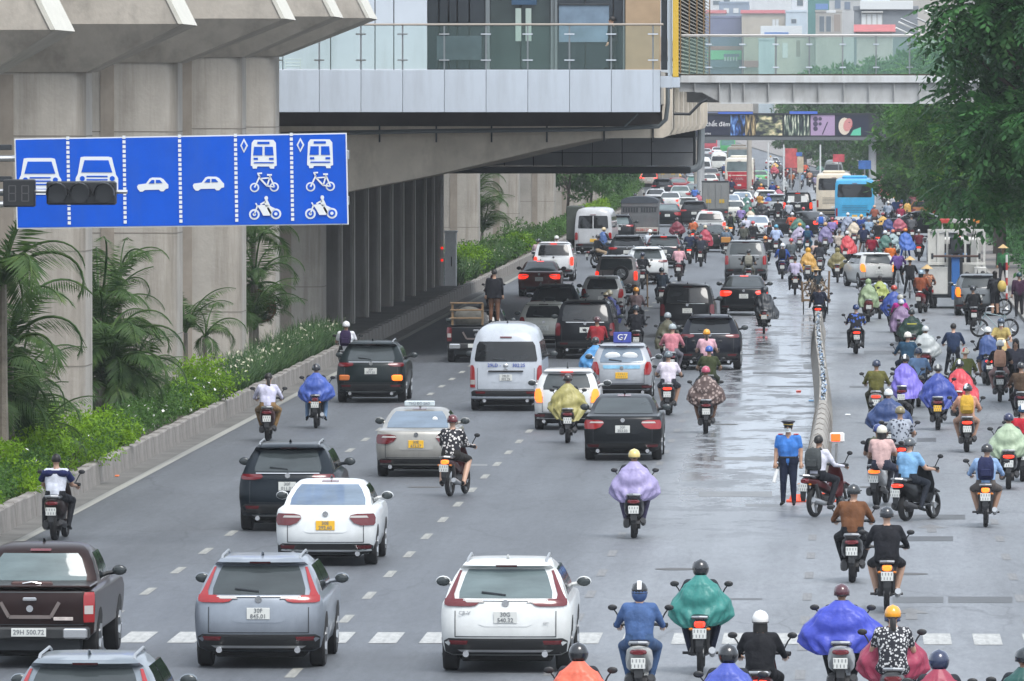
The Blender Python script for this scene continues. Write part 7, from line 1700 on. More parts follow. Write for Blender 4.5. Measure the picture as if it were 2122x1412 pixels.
MB().loft([[(r*math.cos(R(a)), r*.78*math.sin(R(a)), z) for a in range(0, 360, 20)] for z, r in ((.80,.235),(.95,.225),(1.15,.215),(1.32,.21),(1.40,.15))], caps=(False, False)).obj('loose_shirt', cloth('12131a'), o)
# yellow bag
x, y = G(2064, 655); MB().ell((0,0,0), (.17,.12,.22), 10, 8).obj('shopping_bag', mat('bag_yellow', (.6,.45,.12), .6, noise=.2), None, (x+.22, y-.15, 1.12), label='yellow and red shopping bag on the arm of the woman in black', cat='bag')
# oncoming scooter
x, y = G(2077, 776)
bike('scooter', x, y+1.5, 178, 'c9b27a', None, 'cream scooter coming towards the camera against the traffic')
person('ride', (x, y+1.5), 178, 'masked woman in yellow blouse riding towards the camera', top='a8965c', sleeve='short', pants='b87a50', head=('helmet', '3a4c60'), hair='long', mask=True)
# parked bicycles by the trees
for px, py, h, c_, lb in ((2098, 655, 70, '30363c', 'parked bicycle under the trees with blue bag'), (2112, 700, 80, '8aa0a4', 'parked bicycle at the picture edge below the plum jacket')):
    x, y = G(px, py); bike('bicycle', x, y, h, c_, None, lb)
x, y = G(2086, 640); pl = empty('marker_post', (x, y, 0), 'red and white striped post beside the parked bicycles', 'post')
for i in range(7): MB().tube([(0,0,.3*i),(0,0,.3*i+.3)], .045, 10).obj('band', mat('post_red', (.5,.05,.05), .5) if i % 2 else m_white, pl)
# inside the station
x, z = PY(1270, 135, 267.2)
person('walk', (x, 267.0), 70, 'dark clothed person behind the station balustrade', top='14161c', head=('hair', None), dz=Z1)

# riders too small and far to tell apart
GF = 'distant riders along the road'
fc_ = ['2a3c66','7a3038','a8a8ac','1c1e24','c05030','3c7060','8a7ab0','c8b8a0','203a7a','b04a60','5a5c60','d0a030']
far_spots = [(1500,372),(1512,384),(1563,398),(1570,410),(1577,425),(1548,470),(1535,482),(1556,486),(1600,420),(1613,432),(1618,372),(1606,366),(1632,366),(1645,372),(1597,352),(1657,372),(1668,370),(1700,372),(1714,380),(1790,402),(1800,412),(1822,408),(1845,415),(1855,440),(1868,445),(1890,442),(1850,452),(1885,425),(1860,418),(1775,360),(1760,358),(1740,362),(1462,412),(1448,446),(1418,395),(1402,388),(1372,380),(1390,362),(1420,362),(1580,470),(1640,500),(1655,505),(1725,512),(1770,515),(1783,505),(1862,505),(1890,505),(1830,500)]
for i, (px, py) in enumerate(far_spots):
    x, y = G(px, py); h = rnd.uniform(-5, 5)
    who_ = ('navy','brick red','light grey','black','rust orange','sea green','lilac','sand','royal blue','rose','mid grey','mustard')[i % 12]+(' cape' if i % 2 else ' shirt')+' and '+('silver','black','maroon','blue','yellow')[i % 5]+' helmet in the far crowd'
    b_ = bike('scooter' if i % 3 else 'underbone', x, y, h, ('1c1e22','5a5c60','3a1a1e','2a3040')[i % 4], 'r' if i % 4 == 0 else None, ('scooter' if i % 3 else 'motorbike')+' under distant rider in '+who_, True); b_['group'] = 'distant scooters along the road'
    c_ = fc_[i % 12]
    kw = dict(coat=(('wide','bell','droop')[i % 3], c_)) if i % 2 else dict(top=c_)
    o = person(('ride','wide','lean')[i % 3], (x, y), h, 'distant rider in '+who_, head=('helmet', ('c8ccd0','1c1e22','8a2a30','3a5a8a','d0a040')[i % 5]), far=True, **kw); o['group'] = GF
# ================================================================== VEGETATION
def unit(v): return v/np.maximum(1e-9, np.linalg.norm(v, axis=1, keepdims=True))
def leaves_from(P0, D, N, L, Wd):
    """one folded kite leaf per row: base point, direction, normal, length, width -> 2 quads-ish (as 1 quad kite)"""
    S_ = unit(np.cross(D, N)); n = len(P0); L = L[:, None]; Wd = Wd[:, None]
    V = np.empty((n, 4, 3), np.float32)
    V[:, 0] = P0; V[:, 1] = P0+D*L*.45+S_*Wd*.5-N*Wd*.12; V[:, 2] = P0+D*L; V[:, 3] = P0+D*L*.45-S_*Wd*.5-N*Wd*.12
    return V.reshape(-1, 3), np.arange(n*4, dtype=np.int32).reshape(-1, 4)
def cloud(rs, clumps, n, size, flat=.5, droop=.3, shell=.45):
    """n leaves spread through clumps (cx,cy,cz,rx,ry,rz)"""
    C_ = np.array(clumps, np.float32); w_ = (C_[:, 3]*C_[:, 5]); w_ = w_/w_.sum()
    k = rs.choice(len(C_), n, p=w_); d = unit(rs.normal(size=(n, 3))); r = rs.uniform(0, 1, n)**shell
    P0 = C_[k, :3]+d*C_[k, 3:]*r[:, None]
    D = unit(d*.8+rs.normal(size=(n, 3))*.7+np.array([0, 0, -droop])); N = unit(rs.normal(size=(n, 3))*flat+np.array([0, -.15, 1.0]))
    L = size*rs.uniform(.65, 1.3, n); return leaves_from(P0, D, N, L, L*rs.uniform(.42, .6, n))
def sprigs(rs, clumps, n, size, k=11, spread=1.0):
    """compound leaves: a drooping stalk with paired leaflets"""
    C_ = np.array(clumps, np.float32); w_ = (C_[:, 3]*C_[:, 5]); w_ = w_/w_.sum()
    q = rs.choice(len(C_), n, p=w_); d = unit(rs.normal(size=(n, 3))*np.array([1,1,.8])+np.array([0,0,.15])); r = rs.uniform(.25, 1, n)**.5
    P0 = C_[q, :3]+d*C_[q, 3:]*r[:, None]
    D = unit(d*1.0+rs.normal(size=(n, 3))*.45+np.array([0, 0, -.25])); U = unit(np.cross(np.cross(D, np.array([0,0,1.0])), D)); S_ = unit(np.cross(D, U)); L = size*rs.uniform(.7, 1.25, n)
    Vs = []; 
    for j in range(k):
        t = (j+1)/k; side = 1 if j % 2 else -1
        if j == k-1: side = 0
        base = P0+D*(L*t)[:, None]-np.array([0,0,1.0])*(L*.35*t*t)[:, None]
        dd = unit(S_*side*.95+D*(.45 if side else 1)+np.array([0,0,-.35-.25*t])); nn = unit(U*1.0+rs.normal(size=(n, 3))*.18)
        ll = L*.36*(1-.25*abs(t-.5)); V, Q = leaves_from(base, dd, nn, ll, ll*.5); Vs.append(V)
    V = np.concatenate(Vs); return V, np.arange(len(V), dtype=np.int32).reshape(-1, 4)
def subclumps(rs, big, n, r0, r1):
    """small clumps around the surface of big ellipsoids, leaving gaps"""
    out = []
    B_ = np.array(big); w_ = B_[:, 3]*B_[:, 5]; w_ = w_/w_.sum()
    for i in range(n):
        b = B_[rs.choice(len(B_), p=w_)]; d = rs.normal(size=3); d /= np.linalg.norm(d); r = rs.uniform(.55, 1.0)
        s_ = rs.uniform(r0, r1); out.append((b[0]+d[0]*b[3]*r, b[1]+d[1]*b[4]*r, b[2]+d[2]*b[5]*r, s_*1.25, s_*1.25, s_*.6))
    return out
LM = dict(
 dark=leafmat('leaf_dark', (.014,.055,.018), (.060,.18,.050), (.15,.31,.09), 1.3, .3),
 mid=leafmat('leaf_mid', (.022,.080,.016), (.07,.19,.032), (.17,.32,.045), .9, .35),
 light=leafmat('leaf_light', (.045,.12,.018), (.12,.26,.035), (.22,.36,.05), .8, .4),
 shrub=leafmat('leaf_shrub', (.09,.20,.010), (.20,.36,.018), (.32,.46,.03), 2.2, .4),
 hedge=leafmat('leaf_hedge', (.025,.075,.014), (.07,.16,.025), (.13,.25,.04), 2.5, .35),
 palm=leafmat('leaf_palm', (.032,.075,.022), (.085,.155,.045), (.17,.24,.07), 2.2, .35),
 lily=leafmat('leaf_lily', (.035,.085,.03), (.09,.165,.06), (.20,.27,.11), 1.8, .35),
 far=leafmat('leaf_far', (.03,.090,.022), (.075,.18,.038), (.14,.26,.05), .5, .35),
 dry=leafmat('leaf_dry', (.10,.055,.02), (.20,.11,.04), (.28,.17,.07), 2.0, .3))
m_bark = mat('bark', (.09,.075,.06), .9, noise=.35, ns=3, bump=.4, bs=12, vert=True)
def tree(x, y, h, big, kind, label, n=9000, size=.32, group='street trees', sprig=False, r0=.5, r1=1.0, nc=70, seed=0, trunk=.22, lean=0, cat='tree'):
    rs = np.random.RandomState(seed+11); t = empty('street_tree', (x, y, 0), label, cat, group)
    cl_ = subclumps(rs, big, nc, r0, r1)
    V, Q = (sprigs if sprig else cloud)(rs, cl_, n, size)
    put('crown', npmesh('crown', V, Q, [LM[kind]]), t)
    mb = MB(); c0 = np.mean([b[:3] for b in big], axis=0); top = Vector(c0)
    p = [Vector((0,0,0)), Vector((lean*.2, 0, h*.25)), Vector((top.x*.35, top.y*.35, h*.5)), Vector((top.x*.8, top.y*.8, h*.72))]
    mb.tube(p, [trunk*1.25, trunk, trunk*.85, trunk*.5], 10)
    for c in cl_[::4]:
        s_ = p[2] if rs.rand() < .5 else p[3]; e = Vector(c[:3]); m_ = (s_+e)/2+Vector((0,0,-.3)); mb.tube([s_, m_, e], [trunk*.38, trunk*.22, .025], 5)
    mb.obj('trunk', m_bark, t); return t
# big trees over the pavement on the right of the road
tree(7.15, 222, 9, [(0,0,9.8,5.3,4.2,3.4),(-.6,0,7.4,5.0,3.8,2.0),(1.0,0,5.4,4.4,3.5,1.6),(0,1,12.5,5.0,4,3)], 'dark', 'big dark leafed tree overhanging the road beside the glass footbridge', n=6800, size=.74, sprig=True, nc=100, r0=.45, r1=.95, seed=1, trunk=.32)
tree(9.0, 262, 9, [(0,0,6.8,5.4,3.5,2.2),(0,0,9.5,5.4,4,3.4),(.8,0,4.6,4.2,3,1.2)], 'dark', 'second dark leafed tree just behind the big overhanging tree', n=6500, size=.62, sprig=True, nc=90, r0=.5, r1=1.0, seed=2, trunk=.28)
tree(7.7, 356, 9, [(0,0,7.6,5.6,4.5,2.7),(-.6,0,5.2,5.2,4,1.6),(0,0,10.3,4.6,4,2.2)], 'mid', 'green tree with layered light tipped branches under the footbridge girder', n=5500, size=.66, sprig=True, nc=85, r0=.45, r1=1.0, seed=3)
tree(7.1, 402, 8, [(0,0,6.5,4.6,4,2.4),(0,0,9.2,4.5,4,2.4)], 'light', 'light green tree beyond the layered tree over the kerb side scooters', n=4500, size=.66, sprig=True, nc=70, seed=4)
tree(7.6, 440, 9, [(0,0,8.2,5.2,4.5,3.0),(.2,0,5.4,4.4,4,1.8)], 'mid', 'mid green tree above the orange taxi', n=9000, size=.40, nc=90, seed=5)
for i, (y_, px, hh, kd, lb) in enumerate(((500, 1975, 9.5, 'mid', 'round street tree near the blue bus side of the kerb'), (560, 1945, 11.5, 'far', 'tall street tree behind the glass of the footbridge'), (625, 1925, 12, 'far', 'street tree in front of the advert banner end'),
        (700, 1885, 12, 'far', 'street tree just beyond the advert banner'), (770, 1835, 12.5, 'far', 'leafy tree second beyond the advert banner'), (850, 1790, 13, 'far', 'leafy tree third beyond the advert banner'), (920, 1735, 12, 'far', 'leafy tree fourth beyond the advert banner'), (990, 1702, 12.5, 'far', 'leafy tree fifth beyond the advert banner'), (1060, 1668, 11.5, 'far', 'leafy tree sixth beyond the advert banner'))):
    tree((px-1765)*y_/17500, y_, hh*.8, [(0,0,hh*.66,4.6,4,hh*.24),(0,0,hh*.84,3.4,4,hh*.15),(-.6,0,hh*.40,3.8,3,hh*.15),(0,0,hh*.2,3.6,3,hh*.12)], kd, lb, n=8000, size=.5, nc=90, r0=.5, r1=1.1, seed=20+i)
for i, (x_, y_, hh, lb) in enumerate(((11.5, 300, 8, 'dense dark tree filling the space behind the parked bicycles'), (12.0, 360, 9, 'dense dark tree behind the tow truck crowd'), (11.5, 420, 9, 'dense tree behind the crossing dark sedan'), (11, 480, 10, 'dense tree set back behind the kerb side taxi'))):
    tree(x_, y_, hh*.8, [(0,0,hh*.68,4.6,3.5,hh*.32),(0,0,hh*.32,4.2,3,hh*.24)], 'dark', lb, n=9000, size=.42, nc=110, r0=.6, r1=1.2, seed=40+i)
for i in range(10):
    y_ = 275+24*i; rs = np.random.RandomState(60+i)
    V, Q = cloud(rs, subclumps(rs, [(0,0,.8,1.2,8,.9)], 30, .4, .7), 2600, .22)
    put('kerb_shrubs', npmesh('kerb_shrubs', V, Q, [LM['dark']]), None, (8.9, y_, .1), kind='stuff')
# trees on the median beyond the station
for i, (y_, xx, hh, lb) in enumerate(((520, -17.5, 6.3, 'dark median tree nearest beyond the single palm'), (560, -17.3, 6.0, 'dark median tree second beyond the single palm'), (610, -17.4, 6.2, 'dark median tree third beyond the single palm'), (665, -17.6, 6, 'dark median tree fourth beyond the single palm'), (730, -17.8, 6, 'dark median tree fifth near the hedge end'), (800, -19, 6, 'dark median tree sixth near the hedge end'))):
    tree(xx+off(y_), y_, hh*.8, [(0,0,hh*.72,2.5,2.2,hh*.22),(.5,0,hh*.46,1.7,2,hh*.14)], 'far', lb, n=4200, size=.26, nc=30, r0=.4, r1=.75, seed=70+i, group='trees on the median', trunk=.1)
# shrubs and hedges in the bed
def shrub(x, y, r, kind, label, n=2600, size=.09, hz=.75, name='shrub', seed=0, ry=None):
    rs = np.random.RandomState(seed+100); t = empty(name, (x, y, .33), label, 'shrub', 'shrubs in the planting bed')
    cl_ = subclumps(rs, [(0,0,r*hz*.75,r,ry or r,r*hz*.72)], 26, r*.22, r*.42)+[(0,0,r*hz*.5,r*.8,(ry or r)*.8,r*hz*.6)]
    V, Q = cloud(rs, cl_, n, size, shell=.4); put('foliage', npmesh('foliage', V, Q, [LM[kind]]), t)
    mb = MB()
    for i in range(7): a = rnd.uniform(0, 6.28); mb.tube([(0,0,0),(math.cos(a)*r*.3, math.sin(a)*r*.3, r*hz*.6)], [.02,.008], 4)
    mb.obj('stem', m_bark, t); return t
sd = 0
for px, Y, r, lb in ((165, 178, 1.05, 'bright yellow green shrub at the foot of the nearest pier'), (75, 172, .85, 'bright yellow green shrub left of the biggest one'), (232, 186, .7, 'small yellow green shrub beside the biggest one'), (30, 165, .8, 'yellow green shrub by the picture edge'),
                     (418, 214, .95, 'yellow green shrub between the palm clump and the lilies'), (372, 209, .6, 'low yellow green shrub before the third pier'), (12, 152, .8, 'yellow green shrub behind the white and navy shirt rider'), (62, 156, .65, 'low green yellow shrub on the wall near the first rider')):
    x = -16.95; xx = (px-1765)*Y/17500; xx = min(xx, -16.5)
    sd += 1; shrub(xx, Y, r, 'shrub', lb.replace('left of', 'next to'), n=3600, size=.085, seed=sd, hz=.95)
m_petal = mat('petal_white', (.75,.75,.70), .6)
def hedge(y0, y1, label, kind='hedge', h=.8, x=-16.65, w=.55, n=None, flowers=0, size=.08, seed=0):
    rs = np.random.RandomState(seed+300); L = y1-y0; big = []
    k = int(L/1.1)+1
    cl_ = [(rs.uniform(-w*.5, w*.5), (i+.5)*L/k-L/2, h*rs.uniform(.42, .62), w*rs.uniform(.7, 1.0), .9, h*rs.uniform(.45, .6)) for i in range(k)]
    n = n or int(L*420); V, Q = cloud(rs, cl_, n, size, shell=.35)
    t = empty('hedge', (x+off((y0+y1)/2), (y0+y1)/2, .33), label, 'hedge', 'hedges along the wall')
    put('foliage', npmesh('foliage', V, Q, [LM[kind]]), t)
    if flowers:
        c = np.array(cl_)[rs.choice(k, flowers)]; d = unit(rs.normal(size=(flowers, 3))+np.array([.5,-.6,.7])); P0 = c[:, :3]+d*c[:, 3:]*1.02
        V, Q = leaves_from(P0, unit(rs.normal(size=(flowers, 3))), unit(d), np.full(flowers, .085), np.full(flowers, .085)); o = put('white_blossom', npmesh('white_blossom', V, Q, [m_petal]), t); o['kind'] = 'stuff'
hedge(126, 150, 'dark green hedge at the wall beside the first rider', flowers=6, seed=1, h=.85)
hedge(150, 172, 'dark green hedge speckled with small white blossom at the picture edge', flowers=14, seed=2, h=.8)
hedge(172, 196, 'dark green hedge under the nearest pier with white blossom', flowers=22, seed=3, h=.72)
hedge(196, 216, 'dark green hedge dotted with white blossom beside the palm clump', flowers=60, seed=4, h=.8)
for i, (a, b) in enumerate(((356, 392), (392, 430), (430, 470), (470, 520), (520, 580), (580, 650), (650, 730), (730, 820))):
    hedge(a, b, ('first','second','third','fourth','fifth','sixth','seventh','eighth')[i]+' stretch of green hedge beyond the control cabinet', 'shrub' if i in (4,) else 'hedge', h=.62+.12*(i % 3)+(.3 if i > 2 else 0), w=.5, n=int((b-a)*90), size=.17, seed=10+i, x=-16.9)
r6 = random.Random(5)
for i in range(9):
    Y = 352+i*15+r6.uniform(-4, 4)
    shrub(-16.9-r6.uniform(0, .5), Y, r6.uniform(.7, 1.25), ('hedge','shrub','hedge','palm')[i % 4], ('rounded dark','bright yellow green','loose green','greyish green')[i % 4]+' shrub beyond the control cabinet, '+('first','second','third','fourth','fifth','sixth','seventh','eighth','ninth')[i]+' along the wall', n=2200, size=.14, seed=200+i, hz=.9)
# strap leaved lilies
def lily_bed(y0, y1, n, seed, x0=-17.4, x1=-16.1, hh=.75):
    rs = np.random.RandomState(seed+400); nb = n*16
    cx_ = np.repeat(rs.uniform(x0, x1, n), 16); cy_ = np.repeat(rs.uniform(y0, y1, n), 16); a = rs.uniform(0, 6.283, nb); L = hh*rs.uniform(.7, 1.25, nb); out = rs.uniform(.25, .75, nb)
    P0 = np.stack([cx_, cy_, np.full(nb, .33)], 1); hd_ = np.stack([np.cos(a), np.sin(a), np.zeros(nb)], 1); sd_ = np.stack([-np.sin(a), np.cos(a), np.zeros(nb)], 1)*.022
    pts = []
    for t in (0, .35, .7, 1.0):
        p = P0+hd_*(L*out*t**1.3)[:, None]+np.array([0,0,1.0])*(L*(t*1.25-.75*out*t*t*1.3))[:, None]; w_ = (1-.85*t)
        pts += [p-sd_*w_, p+sd_*w_]
    V = np.stack(pts, 1).reshape(-1, 3); b = np.arange(nb)[:, None]*8; Q = np.concatenate([b+np.array([[0,1,3,2]]), b+np.array([[2,3,5,4]]), b+np.array([[4,5,7,6]])])
    o = put('lily_leaves', npmesh('lily_leaves', V, Q, [LM['lily']]), None, kind='stuff')
    nf = n//9; P1 = np.stack([rs.uniform(x0, x1, nf*6), rs.uniform(y0, y1, nf*6), rs.uniform(.85, 1.15, nf*6)], 1); V, Q = leaves_from(P1, unit(rs.normal(size=(nf*6, 3))), unit(rs.normal(size=(nf*6, 3))), np.full(nf*6, .12), np.full(nf*6, .05))
    put('lily_flowers', npmesh('lily_flowers', V, Q, [mat('petal_cream', (.62,.60,.45), .6)]), None, kind='stuff')
lily_bed(214, 240, 330, 1); lily_bed(240, 270, 340, 2, hh=.85); lily_bed(128, 214, 150, 5, x0=-19.5, x1=-17.6); lily_bed(352, 400, 300, 3, x0=-18, x1=-16.3, hh=1.0); lily_bed(400, 470, 200, 4, x0=-18, x1=-16.4)
# palms
def frond(name, L, curl, nl=40, ll=.46, seed=0, up=.5):
    rs = np.random.RandomState(seed); mb = MB(); pts = []; a = up; p = Vector((0,0,0)); st_ = L/14
    for i in range(15):
        pts.append(p.copy()); p = p+Vector((math.cos(a)*st_, 0, math.sin(a)*st_)); a -= curl/14*(.5+i/10)
    mb.tube(pts, [.03*(1-i/17)+.006 for i in range(15)], 5)
    V0 = []; D0 = []; N0 = []; LL = []
    for j in range(nl):
        t = .12+.86*j/(nl-1); f = t*14; i = min(13, int(f)); q = pts[i].lerp(pts[i+1], f-i); d = (pts[i+1]-pts[i]).normalized(); upv = Vector((0,1,0)).cross(d)*-1
        for s_ in (-1, 1):
            dr = (Vector((0, s_, 0))*.8+d*.65-Vector((0,0,1))*(.42+rs.uniform(0,.3))).normalized()
            V0.append(q); D0.append(dr); N0.append((upv+Vector((0, -s_*.4, 0))).normalized()); LL.append(ll*math.sin(math.pi*min(1, t*.85+.12))*rs.uniform(.85, 1.1)+.08)
    V, Q = leaves_from(np.array(V0), np.array(D0), np.array(N0), np.array(LL), np.array(LL)*.05+.008)
    mb.add([tuple(v) for v in V], [tuple(q) for q in Q], 0, False)
    return mb.mesh(name, [LM['palm']])
FR = [frond('frond', 2.0, 2.4, seed=1, up=1.1), frond('frond', 1.8, 3.0, seed=2, up=.9), frond('frond', 2.2, 1.9, seed=3, up=1.25), frond('frond', 1.6, 2.6, seed=4, up=.5)]
FRB = [frond('frond', 2.4, 1.4, seed=5, up=1.35, ll=.5), frond('frond', 2.2, 1.9, seed=6, up=1.2, ll=.5), frond('frond', 2.0, 2.2, seed=7, up=1.0, ll=.46)]
m_ptr = mat('palm_trunk', (.17,.15,.12), .85, noise=.3, ns=5, bump=.3)
def palm(x, y, th, n, sc, label, fr=FR, dead=0, multi=0, seed=0):
    r_ = random.Random(seed+5); t = empty('palm_tree', (x, y, .3), label, 'palm', 'palms in the planting bed')
    heads = [(0, 0, th)]+[(r_.uniform(-.9,.9), r_.uniform(-1.5,1.5), th*r_.uniform(.25,.8)) for _ in range(multi)]
    for hx, hy, hz in heads:
        if hz > .3: MB().tube([(hx*.3,hy*.3,-.1),(hx*.8,hy*.8,hz*.5),(hx,hy,hz)], [.10*sc,.07*sc,.06*sc], 8).obj('trunk', m_ptr, t)
        for i in range(n):
            o = put('frond', fr[i % len(fr)], t, (hx, hy, hz)); a = 6.283*i/n+r_.uniform(-.3,.3); o.rotation_euler = (r_.uniform(-.2,.2), r_.uniform(-.45,.3), a); o.scale = (.88*sc*r_.uniform(.8,1.2),)*3
    for i in range(dead):
        o = put('dead_frond', FR[1], t, (0,0,th-.15)); o.rotation_euler = (0, 1.1, r_.uniform(-1.2,.6)); o.scale = (sc*.7,)*3; usemat(o, 0, LM['dry'])
def pp_(px, py, Y): x, z = PY(px, py, Y); return x, z
for px, py, Y, n, sc, lb, k in (
    (5, 590, 168, 15, 1.45, 'tall palm with arching fronds at the picture edge below the blue sign', dict(seed=1)),
    (20, 720, 172, 13, 1.3, 'dark palm under the tall one at the picture edge', dict(seed=2, multi=2)),
    (35, 860, 174, 12, 1.1, 'low palm above the yellow green shrubs', dict(seed=3, fr=FRB, multi=2)),
    (248, 590, 204, 9, .92, 'slender single palm standing clear before the second pier', dict(seed=4)),
    (205, 660, 202, 12, 1.25, 'bushy palm clump hugging the nearest pier', dict(seed=5, fr=FRB, multi=2)),
    (232, 745, 200, 13, 1.25, 'drooping palm at the heart of the palm clump', dict(seed=6, multi=2)),
    (275, 810, 202, 11, .95, 'low palm beside the hedge with white blossom', dict(seed=7, fr=FRB, multi=1)),
    (385, 690, 226, 10, .85, 'small palm between second and third piers', dict(seed=8, fr=FRB)),
    (425, 700, 228, 9, .8, 'small drooping palm beside the yellow green shrub and lilies', dict(seed=9)),
    (525, 505, 248, 11, 1.25, 'tall palm crown rising to the bottom edge of the blue sign', dict(seed=10)),
    (530, 590, 247, 12, 1.2, 'dense palm with a dead brown frond before the bay pier', dict(seed=11, dead=3)),
    (520, 665, 246, 11, .95, 'lowest palm of the group before the bay pier', dict(seed=12, fr=FRB, multi=1)),
    (985, 400, 432, 12, 1.5, 'lone palm beyond the grey control cabinet', dict(seed=13)),
    (985, 450, 430, 12, 1.3, 'lower palm beyond the grey control cabinet', dict(seed=14, fr=FRB, multi=1))):
    x, z = pp_(px, py, Y); palm(x, Y, max(.1, z-.3), n, sc, lb, **k)
# ================================================================== FAR BUILDINGS
def facade(px0, px1, py0, Y, col, label, wins=(), roofc=None, D=14, extra=None, py1=None, name='building'):
    if px0 < 1770 and Y < 1400: Y = Y+900
    x0, zt = PY(px0, py0, Y); x1, _ = PY(px1, py0, Y)
    b = empty(name, (x0, Y, 0), label, 'building', 'buildings beyond the footbridge'); w_ = x1-x0
    m = mat('wall_'+str(col), col, .8, noise=.15, ns=.3, grime=(tuple(c*.5 for c in (col if not isinstance(col, str) else lin(col))), .25, .15, .5))
    MB().bbox(0, w_, 0, D, 0, zt, .05).obj('wall', m, b)
    if roofc:
        MB().add([(-.3,-.5,zt),(w_+.3,-.5,zt),(w_+.3,D*.3,zt+.8),(-.3,D*.3,zt+.8),(-.3,D,zt),(w_+.3,D,zt)], [(0,1,2,3),(3,2,5,4),(0,3,4),(1,5,2)]).obj('roof', mat('roof_'+roofc, roofc, .7, noise=.2, ns=1), b)
    else:
        MB().bbox(-.1, w_+.1, -.12, .2, zt-.02, zt+.5, .04).obj('parapet', m, b)
    for (a, c, e, f, mm) in wins:
        xa, za = PY(a, c, Y); xb, zb = PY(e, f, Y)
        fr_ = MB().bbox(xa-x0-.08, xb-x0+.08, -.08, -.01, zb-.08, za+.08, .02).obj('window', mat('far_frame', (.45,.45,.43), .6), b)
        MB().box(xa-x0, xb-x0, -.11, -.082, zb, za).obj('pane', mat('far_pane', (.08,.11,.13), .2) if mm is None else mm, fr_)
    return b, x0, zt
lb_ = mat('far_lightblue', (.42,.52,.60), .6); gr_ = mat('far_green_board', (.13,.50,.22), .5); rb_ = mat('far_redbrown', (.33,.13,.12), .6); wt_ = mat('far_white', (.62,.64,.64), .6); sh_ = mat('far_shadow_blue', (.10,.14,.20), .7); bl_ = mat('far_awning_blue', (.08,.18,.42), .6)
def board(b, x0, Y, a, c, e, f, m, nm='signboard', y=-.5):
    Y = b.location.y; y *= 1.6
    xa, za = PY(a, c, Y+y); xb, zb = PY(e, f, Y+y); MB().bbox(xa-x0, xb-x0, y, y+.2, zb, za, .03).obj(nm, m, b)
facade(1440, 1640, -40, 1150, (.60,.62,.63), 'pale tall building highest behind the red tiled roofs', wins=[(1478,2,1492,10,None),(1500,-8,1512,6,None)])
facade(1555, 1740, -6, 1180, (.66,.69,.72), 'very pale tall block behind the beige house', wins=[(1652,0,1664,12,None)])
facade(1490, 1552, 8, 1090, (.22,.28,.36), 'slate blue building between the pale towers', wins=[(1500,18,1510,27,wt_),(1520,18,1530,27,wt_)])
b, x0, _ = facade(1455, 1502, 28, 1020, (.50,.50,.48), 'white walled house with red roof beside the louvre screen', roofc='9a4a4a', wins=[(1472,40,1488,56,None)])
b, x0, _ = facade(1455, 1540, 38, 1010, (.13,.15,.25), 'dark violet grey building behind the glass balustrade')
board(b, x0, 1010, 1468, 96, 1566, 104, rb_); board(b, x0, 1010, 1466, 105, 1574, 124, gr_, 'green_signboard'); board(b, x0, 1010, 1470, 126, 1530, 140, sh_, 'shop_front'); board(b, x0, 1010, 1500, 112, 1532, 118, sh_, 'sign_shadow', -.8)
for i in range(5): board(b, x0, 1010, 1501+6*i, 118, 1503.5+6*i, 127, wt_, 'sign_post', -.9)
b, x0, _ = facade(1537, 1632, 28, 1000, (.45,.40,.32), 'beige house with long red tiled roof', roofc='9c4448', wins=[(1601,41,1606,54,wt_),(1608,41,1613,54,wt_)])
board(b, x0, 1000, 1537, 126, 1575, 140, rb_, 'shop_front'); 
b, x0, _ = facade(1572, 1606, 84, 980, (.50,.58,.62), 'pale blue panel house behind the balustrade glass')
b, x0, _ = facade(1628, 1672, 26, 990, (.48,.56,.62), 'pale blue grey wall house beside the green scaffolding', wins=[(1640,40,1650,48,None)])
board(b, x0, 990, 1576, 54, 1662, 74, wt_, 'white_band', -1.5); board(b, x0, 990, 1584, 67, 1634, 72, bl_, 'blue_awning', -2.2)
facade(1674, 1718, -20, 960, (.035,.17,.15), 'tall building wrapped in dark green scaffold netting')
b, x0, _ = facade(1690, 1745, 26, 930, (.38,.36,.32), 'narrow grey house with blue awning beside the scaffold netting', wins=[(1698,34,1708,66,None),(1712,34,1722,66,None),(1728,30,1742,66,mat('far_brown', (.25,.20,.16), .7))])
board(b, x0, 930, 1690, 8, 1716, 20, bl_, 'blue_awning', -1.2); board(b, x0, 930, 1712, 22, 1732, 27, wt_, 'ledge', -.8)
facade(1715, 1785, 0, 1000, (.42,.42,.41), 'grey concrete house with plants on its balconies', wins=[(1730,0,1742,18,sh_),(1750,4,1762,20,sh_)])
b, x0, _ = facade(1770, 1902, 22, 950, (.20,.22,.24), 'white topped house with a tall window grid', wins=[(1786+11*i,30,1794+11*i,58,wt_) for i in range(4)])
board(b, x0, 950, 1782, 2, 1892, 20, wt_, 'white_parapet', -.3); board(b, x0, 950, 1785, 24, 1830, 27, mat('far_frame'), 'frame_bar', -.3)
b, x0, _ = facade(1775, 1850, 66, 900, (.45,.42,.40), 'low house with red roof above the footbridge handrail', roofc='b06060')
b, x0, _ = facade(1605, 1690, 78, 940, (.50,.47,.40), 'cream building behind the balustrade glass', wins=[(1622,90,1632,120,wt_),(1650,84,1658,118,mat('far_brown'))])
board(b, x0, 940, 1700, 84, 1712, 112, mat('far_orange', (.55,.30,.08), .6), 'orange_board', -.5)
x0, z1 = PY(1438, 205, 700); x1, z0 = PY(1560, 232, 700)
cw = empty('covered_walkway', (x0, 700, 0), 'pale beige covered walkway above the advert banner beside the station end', 'walkway')
MB().bbox(0, x1-x0, 0, 2.5, z0, z1, .05).obj('walkway_body', mat('walkway_beige', (.50,.47,.42), .7, noise=.1), cw)
for a_ in (.2, x1-x0-.3): MB().tube([(a_, 1.2, 0), (a_, 1.2, z0)], .22, 10).obj('support_column', m_conc, cw)
